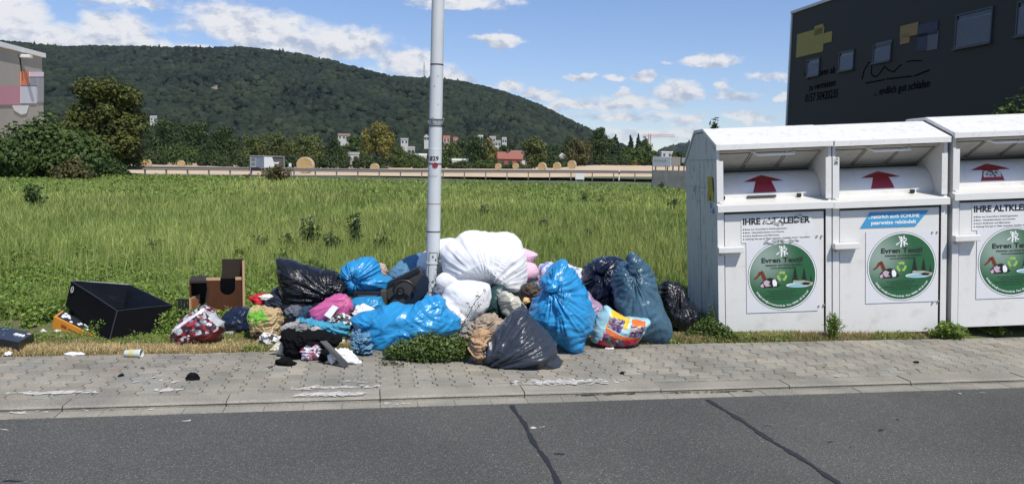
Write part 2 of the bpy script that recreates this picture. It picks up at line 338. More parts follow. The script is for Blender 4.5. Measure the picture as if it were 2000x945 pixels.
# ------------------------------------------------------------------ road, gutter, kerb, pavement
def asphalt():
    m, nt, b, out = nodes('asphalt'); N = nt.nodes.new; L = nt.links.new
    tc = N('ShaderNodeTexCoord')
    def no(s, d, r=0.5):
        n = N('ShaderNodeTexNoise'); n.inputs['Scale'].default_value = s; n.inputs['Detail'].default_value = d; n.inputs['Roughness'].default_value = r; L(tc.outputs['Object'], n.inputs['Vector']); return n
    big = no(0.7, 4); agg = N('ShaderNodeTexVoronoi'); agg.inputs['Scale'].default_value = 210; L(tc.outputs['Object'], agg.inputs['Vector'])
    sp = N('ShaderNodeSeparateColor'); L(agg.outputs['Color'], sp.inputs[0])
    cr = N('ShaderNodeValToRGB'); L(sp.outputs[0], cr.inputs[0]); e = cr.color_ramp.elements
    e[0].color = (0.045, 0.0450, 0.041, 1); e[1].color = (0.108, 0.107, 0.097, 1); e[1].position = 0.95
    x = e.new(0.985); x.color = (0.26, 0.25, 0.23, 1)
    mx = N('ShaderNodeMix'); mx.data_type = 'RGBA'; mx.blend_type = 'MULTIPLY'; mx.inputs[0].default_value = 1
    c2 = N('ShaderNodeValToRGB'); L(big.outputs['Fac'], c2.inputs[0]); c2.color_ramp.elements[0].color = (0.82, 0.82, 0.81, 1); c2.color_ramp.elements[1].color = (1.22, 1.20, 1.15, 1)
    c2.color_ramp.elements[0].position = 0.3; c2.color_ramp.elements[1].position = 0.7
    L(cr.outputs[0], mx.inputs[6]); L(c2.outputs[0], mx.inputs[7])
    # worn paint and dried spills
    mp = N('ShaderNodeMapping'); mp.inputs['Scale'].default_value = (1, 3.2, 1); L(tc.outputs['Object'], mp.inputs[0])
    w = N('ShaderNodeTexNoise'); w.inputs['Scale'].default_value = 2.1; w.inputs['Detail'].default_value = 9; w.inputs['Roughness'].default_value = 0.75; L(mp.outputs[0], w.inputs['Vector'])
    mr = N('ShaderNodeMapRange'); L(w.outputs['Fac'], mr.inputs[0]); mr.inputs[1].default_value = 0.79; mr.inputs[2].default_value = 0.81
    m3 = N('ShaderNodeMix'); m3.data_type = 'RGBA'; L(mr.outputs[0], m3.inputs[0]); L(mx.outputs[2], m3.inputs[6]); m3.inputs[7].default_value = (0.5, 0.5, 0.47, 1)
    L(m3.outputs[2], b.inputs['Base Color']); b.inputs['Roughness'].default_value = 0.85
    bp = N('ShaderNodeBump'); bp.inputs['Strength'].default_value = 0.6; bp.inputs['Distance'].default_value = 0.004; L(agg.outputs['Distance'], bp.inputs['Height']); L(bp.outputs[0], b.inputs['Normal'])
    return m
ASPH = asphalt()
def strip(name, u0, u1, v0, v1, z0, z1, m, nu=60, kind='structure'):
    V = []; Fq = []
    for i in range(nu+1):
        u = u0+(u1-u0)*i/nu; V += [W2(u, v0, z0), W2(u, v1, z1)]
    Fq = [(2*i, 2*i+2, 2*i+3, 2*i+1) for i in range(nu)]
    o = npmesh(name, V, Fq, m); tag(o, kind=kind); return o
strip('road', -45, 60, -5.0, V_AS, ZR, ZR, ASPH)
SEAL = mat('bitumen_seal', (0.022, 0.022, 0.024), 0.6, 0.2, 12, 0.4, 60)
def seam(pa, pb, w):
    a = G(*pa, ZR+0.004); b = G(*pb, ZR+0.004); a.z = b.z = ZR+0.004; n = 70; V = []; t = (b-a).normalized(); s = Vector((t.y, -t.x, 0))
    for i in range(n+1):
        q = a.lerp(b, i/n); ww = w*(0.8+0.5*random.random()+0.35*math.sin(i*0.5)); j = s*0.006*math.sin(i*0.23+1)+s*random.uniform(-.003, .003)
        V += [q+j-s*ww/2, q+j+s*ww/2]
    o = npmesh('road_seam', V, [(2*i, 2*i+1, 2*i+3, 2*i+2) for i in range(n)], SEAL); tag(o, kind='structure')
seam((1000, 790), (1128, 1000), 0.026); seam((1383, 779.5), (1730, 1000), 0.030)
# paint remnants lie as thin irregular flakes on the stone
def concrete(name, base, attr=False, stains=True, agg=1.0):
    m, nt, b, out = nodes(name); N = nt.nodes.new; L = nt.links.new
    tc = N('ShaderNodeTexCoord')
    f = N('ShaderNodeTexNoise'); f.inputs['Scale'].default_value = 160; f.inputs['Detail'].default_value = 3; L(tc.outputs['Object'], f.inputs['Vector'])
    g = N('ShaderNodeTexNoise'); g.inputs['Scale'].default_value = 2.2; g.inputs['Detail'].default_value = 7; L(tc.outputs['Object'], g.inputs['Vector'])
    c1 = N('ShaderNodeValToRGB'); L(f.outputs['Fac'], c1.inputs[0]); c = np.array(base)
    c1.color_ramp.elements[0].position = 0.3; c1.color_ramp.elements[0].color = rgb(c*0.6); c1.color_ramp.elements[1].position = 0.72; c1.color_ramp.elements[1].color = rgb(c*1.4)
    c2 = N('ShaderNodeValToRGB'); L(g.outputs['Fac'], c2.inputs[0]); c2.color_ramp.elements[0].position = 0.3; c2.color_ramp.elements[0].color = (0.72, 0.73, 0.72, 1); c2.color_ramp.elements[1].position = 0.7; c2.color_ramp.elements[1].color = (1.15, 1.12, 1.06, 1)
    mx = N('ShaderNodeMix'); mx.data_type = 'RGBA'; mx.blend_type = 'MULTIPLY'; mx.inputs[0].default_value = 1; L(c1.outputs[0], mx.inputs[6]); L(c2.outputs[0], mx.inputs[7]); src = mx.outputs[2]
    if attr:
        at = N('ShaderNodeAttribute'); at.attribute_name = 'tone'; m2 = N('ShaderNodeMix'); m2.data_type = 'RGBA'; m2.blend_type = 'MULTIPLY'; m2.inputs[0].default_value = 1
        L(src, m2.inputs[6]); L(at.outputs['Color'], m2.inputs[7]); src = m2.outputs[2]
    L(src, b.inputs['Base Color']); b.inputs['Roughness'].default_value = 0.9
    bp = N('ShaderNodeBump'); bp.inputs['Strength'].default_value = 0.5; bp.inputs['Distance'].default_value = 0.003; L(f.outputs['Fac'], bp.inputs['Height']); L(bp.outputs[0], b.inputs['Normal'])
    return m
PAVE = concrete('paver_concrete', (0.285, 0.265, 0.222), True)
KERB = concrete('kerb_concrete', (0.295, 0.275, 0.232), True)
SAND = mat('joint_sand', (0.05, 0.043, 0.033), 0.95, 0.3, 20)
strip('joint_bed', -40, 50, V_KF-0.005, V_PE+0.12, -0.016, -0.016, SAND)
def pavers():
    cw, Lb, a = 0.134, 0.155, 0.030; g = 0.0038; V = []; Fs = []; C = []; mi = []
    nrow = int((V_PE-V_KB)/Lb)+2; k = 0
    for ci in range(int(-7.5/cw), int(8.5/cw)):
        uc = ci*cw; offv = (ci % 2)*Lb/2
        for rj in range(-1, nrow):
            v0 = V_KB + rj*Lb + offv; v1 = v0+Lb
            hw, hn = cw/2+a/2-g, cw/2-a/2-g; e = 0.02; q = Lb/4
            g2 = .0062; prof = [(v0+g2, hw), (v0+q-e/2-g, hw), (v0+q+e/2+g, hn), (v1-q-e/2-g, hn), (v1-q+e/2+g, hw), (v1-g2, hw)]
            lo, hi = V_KB+0.002, V_PE
            prof = [(min(max(p[0], lo), hi), p[1]) for p in prof]
            if prof[-1][0]-prof[0][0] < 0.03: continue
            ring = [(uc+h, v) for v, h in prof] + [(uc-h, v) for v, h in reversed(prof)]
            n = len(ring); cu = uc; cv = (prof[0][0]+prof[-1][0])/2; z = random.gauss(0, 0.0011); tx, ty = random.gauss(0, .006), random.gauss(0, .006)
            base = len(V)
            def inset(u, v, d):
                du, dw = cu-u, cv-v; l = math.hypot(du, dw); return u+du/l*d, v+dw/l*d
            for (u, v) in ring: V.append(W2(u, v, -0.02))
            for (u, v) in ring: V.append(W2(u, v, z-0.0035+tx*(u-cu)+ty*(v-cv)))
            for (u, v) in ring: uu, vv = inset(u, v, 0.004); V.append(W2(uu, vv, z+tx*(u-cu)+ty*(v-cv)))
            t = random.gauss(1, 0.09); wr = random.gauss(0, 0.02); C += [(t+wr, t, t-wr)]*(3*n)
            for i in range(n):
                j = (i+1) % n; Fs.append((base+i, base+j, base+n+j, base+n+i)); Fs.append((base+n+i, base+n+j, base+2*n+j, base+2*n+i))
            Fs.append(tuple(base+2*n+i for i in range(n)))
    me = bpy.data.meshes.new('pavement'); me.from_pydata([tuple(v) for v in V], [], Fs); me.materials.append(PAVE)
    at = me.color_attributes.new('tone', 'FLOAT_COLOR', 'POINT'); at.data.foreach_set('color', np.concatenate([np.array(C), np.ones((len(C), 1))], 1).astype(np.float32).ravel())
    o = bpy.data.objects.new('pavement', me); COL.objects.link(o); tag(o, kind='structure')
pavers()
def kerb(name, L0, segs, prof, gap):
    """prof: list of (v, z) from back to front"""
    V = []; Fq = []; C = []
    for (a, b) in segs:
        dz = random.gauss(0, 0.002); t = random.gauss(1, 0.06); base = len(V); n = 9
        for i in range(n+1):
            u = a+gap/2 + (b-a-gap)*i/n
            for (v, z) in prof: V.append(W2(u, v+random.gauss(0, .0008), z+dz)); C.append((t, t, t))
        k = len(prof)
        for i in range(n):
            for j in range(k-1): Fq.append((base+i*k+j, base+(i+1)*k+j, base+(i+1)*k+j+1, base+i*k+j+1))
        e0 = [base+j for j in range(k)]; e1 = [base+n*k+j for j in range(k)]
        m0 = len(V); V.append(W2(a+gap/2, prof[0][0], prof[-1][1])); V.append(W2(b-gap/2, prof[0][0], prof[-1][1])); C += [(t, t, t)]*2
        for j in range(k-1): Fq.append((e0[j], e0[j+1], m0, m0)); Fq.append((e1[j+1], e1[j], m0+1, m0+1))
    me = bpy.data.meshes.new(name); me.from_pydata([tuple(v) for v in V], [], [tuple(dict.fromkeys(f)) for f in Fq]); me.materials.append(KERB)
    at = me.color_attributes.new('tone', 'FLOAT_COLOR', 'POINT'); at.data.foreach_set('color', np.concatenate([np.array(C), np.ones((len(C), 1))], 1).astype(np.float32).ravel())
    o = bpy.data.objects.new(name, me); COL.objects.link(o); tag(o, kind='structure')
uA = UV(G(742, 768))[0]
sg = [(uA+i*1.0, uA+(i+1)*1.0) for i in range(-8, 10)]
rr = 0.022
prof = [(V_KB-0.003, -0.02), (V_KB-0.004, 0.0), (V_KF+rr, -0.001), (V_KF+rr*.5, -0.003), (V_KF+rr*.15, -0.010), (V_KF, -0.020), (V_KF-0.002, -0.06)]
kerb('kerb', 1, sg, prof, 0.007)
sg = [(uA+i*0.25, uA+(i+1)*0.25) for i in range(-30, 38)]
kerb('gutter', 1, sg, [(V_KF-0.008, -0.07), (V_KF-0.009, ZR+0.003), (V_AS+0.004, ZR+0.004), (V_AS+0.001, ZR-0.01)], 0.003)
PAINT = mat('worn_white_paint', (0.60, 0.58, 0.53), 0.8, 0.1, 20)
def flakes(name, spots, m, z, seed):
    """spots: (px, py, half width px, half height px, count)"""
    rg = np.random.default_rng(seed); V = []; Fs = []
    for (cx, cy, hw, hh, n, zz) in spots:
        for k in range(n):
            x = cx + hw*np.clip(rg.normal(0, .5), -1, 1); y = cy + hh*np.clip(rg.normal(0, .45), -1, 1) - (x-cx)*0.022
            c = G(x, y, zz); ln = abs(rg.normal(0.012, 0.016))+0.004; wd = abs(rg.normal(0.005, 0.005))+0.002; b = len(V); mseg = 11; an = rg.normal(0, 0.25)
            for j in range(mseg):
                t = 2*math.pi*j/mseg; q = rg.uniform(0.55, 1.15); a1, b1 = math.cos(t)*ln*q, math.sin(t)*wd*q
                p = c + dv*(a1*math.cos(an)-b1*math.sin(an)) + nv*(a1*math.sin(an)+b1*math.cos(an)); V.append((p.x, p.y, zz+z+k*0.00002))
            Fs.append(tuple(range(b, b+mseg)))
    me = bpy.data.meshes.new(name); me.from_pydata(V, [], Fs); me.materials.append(m); o = bpy.data.objects.new(name, me); COL.objects.link(o); tag(o, kind='structure')
flakes('paint_remnants', [(100, 768, 85, 3, 170, 0), (330, 762, 34, 4, 40, 0), (310, 745, 60, 5, 8, 0), (310, 735, 20, 3, 6, 0), (650, 757, 90, 3, 90, 0), (645, 771, 60, 4, 200, 0), (700, 745, 50, 5, 10, 0), (1095, 748, 88, 5, 420, 0),
    (1200, 745, 50, 4, 14, 0), (50, 806, 50, 2, 14, ZR+.004), (250, 798, 90, 3, 6, ZR+.004), (780, 789, 40, 2, 8, ZR+.004), (370, 822, 14, 2, 3, ZR), (1055, 836, 14, 3, 5, ZR), (1630, 735, 30, 4, 5, 0), (1900, 768, 60, 2, 3, ZR+.004), (12, 840, 10, 2, 2, ZR), (1470, 700, 500, 45, 5, 0), (300, 725, 280, 25, 4, 0)], PAINT, 0.0045, 5)
flakes('dirt_spots', [(300, 717, 60, 3, 5, 0), (500, 719, 60, 3, 3, 0), (1660, 710, 200, 30, 5, 0), (20, 940, 20, 2, 2, ZR), (1100, 888, 10, 2, 2, ZR), (1700, 840, 200, 50, 6, ZR)], SEAL, 0.0047, 9)
flakes('kerb_moss', [(1030, 772, 60, 1.2, 40, ZR+.004), (1180, 770, 60, 1.4, 46, ZR+.004), (1420, 765, 50, 1.2, 26, ZR+.004), (1330, 767, 50, 1.0, 12, ZR+.004)], mat('moss', (0.06, 0.075, 0.02), 0.95, 0.3, 60), 0.006, 4)
print('SETTING done')
# ------------------------------------------------------------------ hills with their forest
RIDGE = [(-500, 150), (-200, 110), (0, 98), (90, 99), (200, 104), (300, 112), (400, 119), (480, 118), (560, 128), (660, 142), (760, 160), (850, 168), (900, 174), (950, 184), (1000, 198), (1040, 211), (1080, 228), (1110, 243), (1140, 258), (1170, 276), (1210, 296), (1260, 318), (1400, 335)]
def ridge_z(px_, Yd, tab=RIDGE, sub=9):
    py = np.interp(px_, [a for a, b in tab], [b for a, b in tab])+sub
    hor = 317+0.02*(px_-1000); return CAMZ + (hor-py)/F*Yd
FOREST = leafmat('forest_foliage', (0.009, 0.018, 0.012), (0.033, 0.044, 0.020), 0.0, 0.8, 0.15)
ROCK = mat('bare_slope', (0.30, 0.24, 0.18), 0.9, 0.2, 0.02)
import bmesh
def ico(sub):
    bm = bmesh.new(); bmesh.ops.create_icosphere(bm, subdivisions=sub, radius=1); bm.verts.ensure_lookup_table()
    V = np.array([v.co[:] for v in bm.verts]); Fq = np.array([[v.index for v in f.verts] for f in bm.faces]); bm.free(); return V, Fq
I2V, I2F = ico(2); I1V, I1F = ico(1)
def hill(name, tab, Y0, Y1, pxa, pxb, ncrowns, cr_r, back=600):
    def hz(px_, Y):
        top = ridge_z(px_, Y1, tab); t = np.clip((Y-Y0)/(Y1-Y0), 0, 1); s = np.sin(t*math.pi/2)**1.15
        q = np.stack([px_*Y/F*0.004, Y*0.004, np.zeros_like(px_*1.0)], -1)
        back_ = np.clip((Y-Y1)/back, 0, 1)
        return top*s*(1-0.5*back_) + pn(q, 4)*22*np.sin(t*math.pi) + pn(q*3, 6)*7*np.sin(t*math.pi)
    px_ = np.linspace(pxa, pxb, 120); Ys = np.concatenate([np.linspace(Y0, Y1, 40), np.linspace(Y1+20, Y1+back, 8)])
    PX, YY = np.meshgrid(px_, Ys); Z = hz(PX, YY); V = np.stack([(PX-1000)/F*YY, YY, Z], -1).reshape(-1, 3)
    n = len(px_); i = np.arange((n-1)*(len(Ys)-1)); r0 = i//(n-1)*n + i % (n-1)
    C = np.zeros((len(V), 3)); C[:, 0] = .2; C[:, 1] = .6
    tag(npmesh(name, V, np.stack([r0, r0+1, r0+n+1, r0+n], -1), FOREST, smooth=True, col=C), kind='structure')
    p = rng.uniform(pxa, pxb, ncrowns); t = rng.uniform(0, 1, ncrowns)**0.8; Y = Y0+(Y1+60-Y0)*t
    z = hz(p, Y); X = (p-1000)/F*Y
    conif = (fbm(np.stack([p*0.006, Y*0.006, p*0], -1), 8, 2)+rng.normal(0, .25, ncrowns) > np.where((t > .90) & (p > 500), .05, .62))
    q = np.stack([X*0.012, Y*0.012, p*0], -1); dens = pn(q, 11)
    r = cr_r*rng.uniform(0.55, 1.25, ncrowns); kidx = rng.integers(0, 6, ncrowns)
    shapes = [I2V*(1+0.30*pn(I2V*1.7+k*7, k)[:, None]+0.16*pn(I2V*4+k*3, k+9)[:, None]) for k in range(6)]
    Vs = []; Cs = []
    for k in range(6):
        s = np.where(kidx == k)[0]
        ang = rng.uniform(0, 6.28, len(s)); c, sn = np.cos(ang), np.sin(ang); B = shapes[k]
        x = B[None, :, 0]*c[:, None]-B[None, :, 1]*sn[:, None]; y = B[None, :, 0]*sn[:, None]+B[None, :, 1]*c[:, None]; zz = np.broadcast_to(B[None, :, 2], x.shape)
        cf = conif[s][:, None]; rr_ = r[s][:, None]; nar = np.where(cf, np.clip(0.62-0.42*zz, .1, 1), 1.0)
        hx = np.where(cf, 1.5, 0.85)*rr_
        Vs.append(np.stack([X[s][:, None]+x*rr_*nar, Y[s][:, None]+y*rr_*nar, z[s][:, None]+rr_*.55+zz*hx], -1).reshape(-1, 3))
        tn = np.clip(0.42+0.5*dens[s]+rng.normal(0, .16, len(s)), 0, 1); tn = np.where(conif[s], tn*0.3, tn); g = np.where(conif[s], .72, 1.0)*rng.uniform(.8, 1.25, len(s))
        Cs.append(np.repeat(np.stack([tn, g, g], -1), len(B), 0))
    V = np.concatenate(Vs); C = np.concatenate(Cs); nb = len(V)//len(I2V)
    Fq = (I2F[None]+(np.arange(nb)*len(I2V))[:, None, None]).reshape(-1, 3)
    tag(npmesh(name+'_forest', V, Fq, FOREST, smooth=False, col=C), 'dense dark green forest covering the long hill behind the village' if ncrowns > 4000 else 'distant bluish wooded ridge at the right of the big hill', 'forest', kind='stuff')
    return hz
hz1 = hill('hill', RIDGE, 620, 1500, -420, 1340, 27000, 4.8)
hill('far_hill', [(1180, 330), (1260, 312), (1290, 297), (1330, 284), (1380, 272), (1500, 262), (1700, 255), (2100, 262), (2500, 300)], 2200, 3200, 1180, 2500, 2500, 16)
mb = MB()                     # bare rock scars on the slope
for (sx, sy, w) in [(288, 162, 9), (433, 170, 11), (418, 174, 6), (640, 205, 5), (470, 168, 5)]:
    # find the slope under that bearing
    best = min((abs(317+0.02*(sx-1000) - (float(hz1(np.array(float(sx)), np.array(float(Y))))-CAMZ)*F/Y - sy), Y) for Y in range(640, 1480, 10))[1]
    c = P(sx, sy, best-14); w = 1.5*w/F*best
    vs = [(c.x+w*math.cos(t)*random.uniform(.5, 1.1), c.y-random.uniform(0, 6), c.z+w*.5*math.sin(t)*random.uniform(.5, 1.1)) for t in [i*math.pi/5 for i in range(10)]]
    mb.prism(vs, (0, 0, 0), (0, 30, -4))
tag(mb.build('rock_scars', ROCK), kind='structure')
# ------------------------------------------------------------------ trees
def leaf_cloud(lobes, n, size, nbias=0.55, shell=0.45, seed=0, flat=1.0, tri=False, clump=0.0):
    """leaf faces filled through ellipsoid lobes (cx,cy,cz,rx,ry,rz); returns V, F, tone"""
    rg = np.random.default_rng(seed); L_ = np.array(lobes, float); vol = (L_[:, 3]*L_[:, 5])**1.0; k = rg.choice(len(L_), n, p=vol/vol.sum())
    d = rg.normal(size=(n, 3)); d /= np.linalg.norm(d, axis=1)[:, None]; rad = rg.uniform(0, 1, n)**shell
    bump_ = 1+0.28*pn(d*2.1+k[:, None]*5.1, 3)+0.15*pn(d*5+k[:, None], 4)
    c = L_[k, :3] + d*(rad*bump_)[:, None]*L_[k, 3:6]
    nrm = d*nbias + rg.normal(size=(n, 3))*(1-nbias); nrm[:, 2] += 0.25; nrm /= np.linalg.norm(nrm, axis=1)[:, None]
    a = np.cross(nrm, rg.normal(size=(n, 3))); a /= np.linalg.norm(a, axis=1)[:, None]; b = np.cross(nrm, a)
    s = size*rg.uniform(0.6, 1.35, n)[:, None]
    V = np.stack([c-a*s, c+b*s*.55*flat-a*s*.1, c+a*s, c-b*s*.55*flat-a*s*.1], 1) + (nrm*s*rg.uniform(-.15, .15, n)[:, None])[:, None, :]*np.array([1, -1, 1, -1])[None, :, None]
    tn = np.clip(0.45+0.45*pn(c*(0.9/np.mean(L_[:, 3])), seed+2)+rg.normal(0, .2, n), 0, 1); g = np.clip(rg.normal(1, .16, n), .5, 1.5)
    C = np.repeat(np.stack([tn, g, g], -1), 4, 0); V = V.reshape(-1, 3); Fq = np.arange(4*n).reshape(-1, 4); return V, Fq, C
BARK = mat('tree_bark', (0.10, 0.075, 0.05), 0.9, 0.3, 5)
LM = {'dark': leafmat('dark_leaves', (0.030, 0.055, 0.015), (0.070, 0.105, 0.026)),
      'mid': leafmat('mid_green_leaves', (0.045, 0.085, 0.018), (0.105, 0.145, 0.032)),
      'olive': leafmat('olive_leaves', (0.060, 0.088, 0.020), (0.14, 0.155, 0.038)),
      'golden': leafmat('golden_green_leaves', (0.040, 0.062, 0.012), (0.15, 0.145, 0.026)),
      'yellow': leafmat('yellow_green_leaves', (0.10, 0.11, 0.020), (0.27, 0.235, 0.050)),
      'brown': leafmat('brownish_leaves', (0.070, 0.075, 0.024), (0.145, 0.13, 0.042)),
      'needle': leafmat('conifer_needles', (0.014, 0.030, 0.014), (0.034, 0.055, 0.022)),
      'lime': leafmat('lime_leaves', (0.085, 0.125, 0.018), (0.17, 0.20, 0.035))}
def tree(name, label, px_, top, wpx, Yd, kind='mid', bot=None, n=2600, group='trees behind the stubble field', leaf=None, shape='round', cat='tree', seed=None, base_z=None, nl=None, ls=.78):
    seed = seed if seed is not None else int(px_*7+top)
    rg = random.Random(seed); sc = Yd/F; x, zt = XZ(px_, top, Yd); zb = base_z if base_z is not None else (float(max(gh1(x, Yd), 0)) if Yd < 80 else float(stub_h(x, Yd))-.1) ; h = zt-zb; w = wpx*sc
    t = thing(name, label, cat, (x, Yd, zb), group); lob = []
    if shape == 'round':
        for i in range(nl or 16):
            a = rg.uniform(0, 6.28); zf = rg.uniform(.16, .90); q = w*(.30+.70*rg.random())*math.sqrt(max(0, 1-((zf-.42)/.56)**2))*.80; zz = zf*h
            rr_ = w*rg.uniform(.30, .48)*ls*(1.15-0.5*abs(zz/h-.45))
            lob.append((q*math.cos(a), q*math.sin(a)*.8, zz, rr_, rr_, min(rr_*rg.uniform(.8, 1.2), h*.26)))
        lob.append((0, 0, h*.80, w*.36, w*.36, h*.18)); lob.append((0, 0, h*.32, w*.8, w*.7, h*.27)); lob.append((w*.3, 0, h*.5, w*.5, w*.5, h*.25)); lob.append((-w*.35, 0, h*.5, w*.5, w*.5, h*.24))
    elif shape == 'low':
        for i in range(nl or 12):
            a = rg.uniform(-1, 1); zz = rg.uniform(.15, .62)*h*(1-0.3*abs(a)); rr_ = h*rg.uniform(.22, .36)
            lob.append((a*w*.85, rg.uniform(-.3, .3)*w*.5, zz, rr_*1.25, rr_, min(rr_, h-zz)))
        lob.append((0, 0, h*.3, w*.8, w*.4, h*.32)); lob.append((0, 0, h*.62, w*.4, w*.3, h*.36))
    elif shape == 'cone':
        for i in range(9):
            f = i/8; lob.append((rg.uniform(-.06, .06)*w, 0, h*(.12+.83*f), w*(1-f)**.8*.95+w*.07, w*(1-f)**.8+w*.07, h*.075))
    elif shape == 'willow':
        for i in range(13):
            a = rg.uniform(0, 6.28); q = rg.uniform(.3, .75)*w; zz = h*rg.uniform(.25, .72)
            lob.append((q*math.cos(a), q*math.sin(a)*.7, zz, w*.24, w*.26, h*rg.uniform(.14, .22)))
        lob.append((0, 0, h*.80, w*.52, w*.5, h*.19)); lob.append((w*.2, 0, h*.62, w*.6, w*.5, h*.2))
    lf = leaf or max(0.20, 1.5*sc*1.6)
    V, Fq, C = leaf_cloud(lob, n, lf, seed=seed, nbias=.72); V[:, 2] = np.maximum(V[:, 2], 0.02)
    npmesh('crown', V, Fq, LM[kind], t, col=C)
    m_ = MB(); tr = max(w*.06, .05); pts = [(0, 0, -.1), (w*.03, 0, h*.3), (-w*.02, .1, h*.62)]; m_.tube(pts, [tr, tr*.7, tr*.3], 7)
    for i in range(4):
        a = rg.uniform(0, 6.28); m_.tube([(w*.02, 0, h*rg.uniform(.2, .4)), (w*.5*math.cos(a), w*.4*math.sin(a), h*rg.uniform(.5, .75))], [tr*.45, tr*.12], 5)
    m_.build('trunk', BARK, t, fix=False); return t
# big near-left trees and hedge
tree('broadleaf_tree', 'tall yellow-green tree standing apart left of the straw bales', 203, 150, 92, 63, 'golden', n=21000, leaf=.15, group=None, seed=3, nl=44, ls=.62)
tree('broadleaf_tree', 'dark green lower tree filling in at the right of the tall yellow-green one', 232, 215, 42, 66, 'mid', n=8000, leaf=.16, group=None, seed=13, nl=22, ls=.7)
tree('hedge_bush', 'broad dark bush in front of the grey hall at the left edge', 92, 205, 92, 50, 'mid', n=11000, leaf=.14, shape='low', group=None, cat='bush', seed=5)
tree('hedge_bush', 'small rounded bush cut by the left edge of the photo', -12, 236, 52, 47, 'mid', n=6000, leaf=.13, shape='low', group=None, cat='bush', seed=6)
tree('hedge_bush', 'low reddish-brown bush at the foot of the dark left hedge', 142, 300, 34, 46, 'brown', n=2600, leaf=.10, shape='low', group=None, cat='bush', seed=8)
tree('hedge_bush', 'low dark shrub under the tall yellow-green tree', 222, 305, 34, 58, 'dark', n=2500, leaf=.14, shape='low', group=None, cat='bush', seed=9)
GT = 'trees behind the stubble field'
TR = [ # px, top, halfwidth, Y, kind, shape, n, label
 (322, 232, 46, 215, 'dark', 'round', 3200, 'dark tree just right of the tall yellow-green tree'),
 (385, 232, 45, 225, 'dark', 'round', 3200, 'dark rounded tree behind the second straw bale from the left'),
 (440, 243, 44, 220, 'dark', 'round', 3200, 'dark tree left of the field billboard'),
 (352, 268, 40, 200, 'mid', 'low', 2000, 'low green bush behind the two leftmost straw bales'),
 (500, 262, 40, 215, 'olive', 'round', 2800, 'olive tree directly above the field billboard'),
 (545, 258, 40, 225, 'olive', 'round', 2800, 'olive tree between the billboard and the largest bale'),
 (600, 260, 44, 215, 'olive', 'round', 3000, 'olive tree directly behind the largest straw bale'),
 (655, 268, 34, 220, 'dark', 'round', 2200, 'dark tree left of the yellow willow'),
 (690, 262, 30, 235, 'mid', 'round', 2200, 'green tree touching the left side of the yellow willow'),
 (742, 235, 42, 205, 'yellow', 'willow', 5200, 'large yellow weeping willow in the middle of the tree line'),
 (716, 292, 36, 196, 'dark', 'low', 2200, 'dark bush under the yellow willow'),
 (800, 292, 40, 215, 'mid', 'low', 2200, 'low green bush between the willow and the lamp post'),
 (778, 282, 26, 225, 'olive', 'round', 1600, 'small olive tree right beside the willow'),
 (878, 275, 34, 225, 'mid', 'round', 2200, 'green tree just right of the lamp post'),
 (936, 262, 36, 205, 'dark', 'round', 3000, 'dark tree left of the red-roofed house'),
 (958, 265, 17, 203, 'yellow', 'round', 1000, 'small yellow tree left of the red-roofed house'),
 (1046, 262, 31, 200, 'olive', 'round', 3600, 'tall olive-yellow tree right of the red-roofed house'),
 (1130, 270, 34, 205, 'brown', 'round', 3600, 'brownish round tree right of the white gable'),
 (1085, 300, 34, 195, 'dark', 'low', 1800, 'low dark bushes beneath the white gable'),
 (1172, 247, 32, 225, 'dark', 'round', 3600, 'tallest dark tree at the foot of the hill slope'),
 (1203, 262, 20, 235, 'needle', 'cone', 2000, 'dark conifer right of the tallest dark tree'),
 (1232, 264, 13, 240, 'needle', 'cone', 1500, 'slim conifer left of the crane'),
 (1247, 262, 12, 245, 'needle', 'cone', 1500, 'slim conifer nearest the crane'),
 (1258, 270, 18, 235, 'dark', 'round', 1500, 'dark tree in front of the crane'),
 (1236, 288, 30, 200, 'mid', 'round', 2800, 'green tree left of the grey notice boards'),
 (1262, 283, 25, 205, 'mid', 'round', 2200, 'green tree closest to the grey notice boards'),
 (1195, 300, 36, 195, 'dark', 'low', 2000, 'low dark bushes left of the grey notice boards'),
 (1010, 318, 40, 190, 'dark', 'low', 2000, 'low hedge in front of the red-roofed house'),
 (905, 312, 36, 195, 'dark', 'low', 1800, 'low hedge around the white flat roof'),
 (470, 300, 40, 190, 'dark', 'low', 2000, 'dark hedge behind the field billboard'),
 (570, 298, 44, 192, 'dark', 'low', 2200, 'dark hedge behind the largest straw bale'),
 (645, 300, 38, 194, 'dark', 'low', 2000, 'dark hedge between the largest bale and the willow'),
 (420, 296, 40, 195, 'dark', 'low', 2000, 'dark hedge left of the field billboard'),
 (290, 290, 40, 205, 'dark', 'low', 2000, 'dark hedge behind the leftmost straw bale'),
 (845, 306, 40, 200, 'mid', 'low', 1800, 'green hedge behind the lamp post'),
 (960, 306, 32, 194, 'mid', 'low', 1500, 'green hedge left of the red-roofed house'),
 (1325, 296, 16, 150, 'dark', 'round', 1500, 'dark round tree above the concrete wall'),
 (1352, 305, 16, 145, 'mid', 'round', 1500, 'green tree half hidden behind the first container'),
 (1000, 276, 14, 330, 'dark', 'round', 800, 'small dark tree above the red-roofed house'),
 (900, 272, 22, 380, 'dark', 'round', 900, 'dark tree among the distant village houses')]
for (a, b_, c, Y, k, sh, n, lb) in TR: tree('conifer' if sh == 'cone' else ('hedge_bush' if sh == 'low' else 'broadleaf_tree'), lb, a, b_, c, Y, k, n=int(n*1.2), shape=sh, cat='tree' if sh != 'low' else 'bush', group=GT if sh != 'low' else 'bushes behind the stubble field')
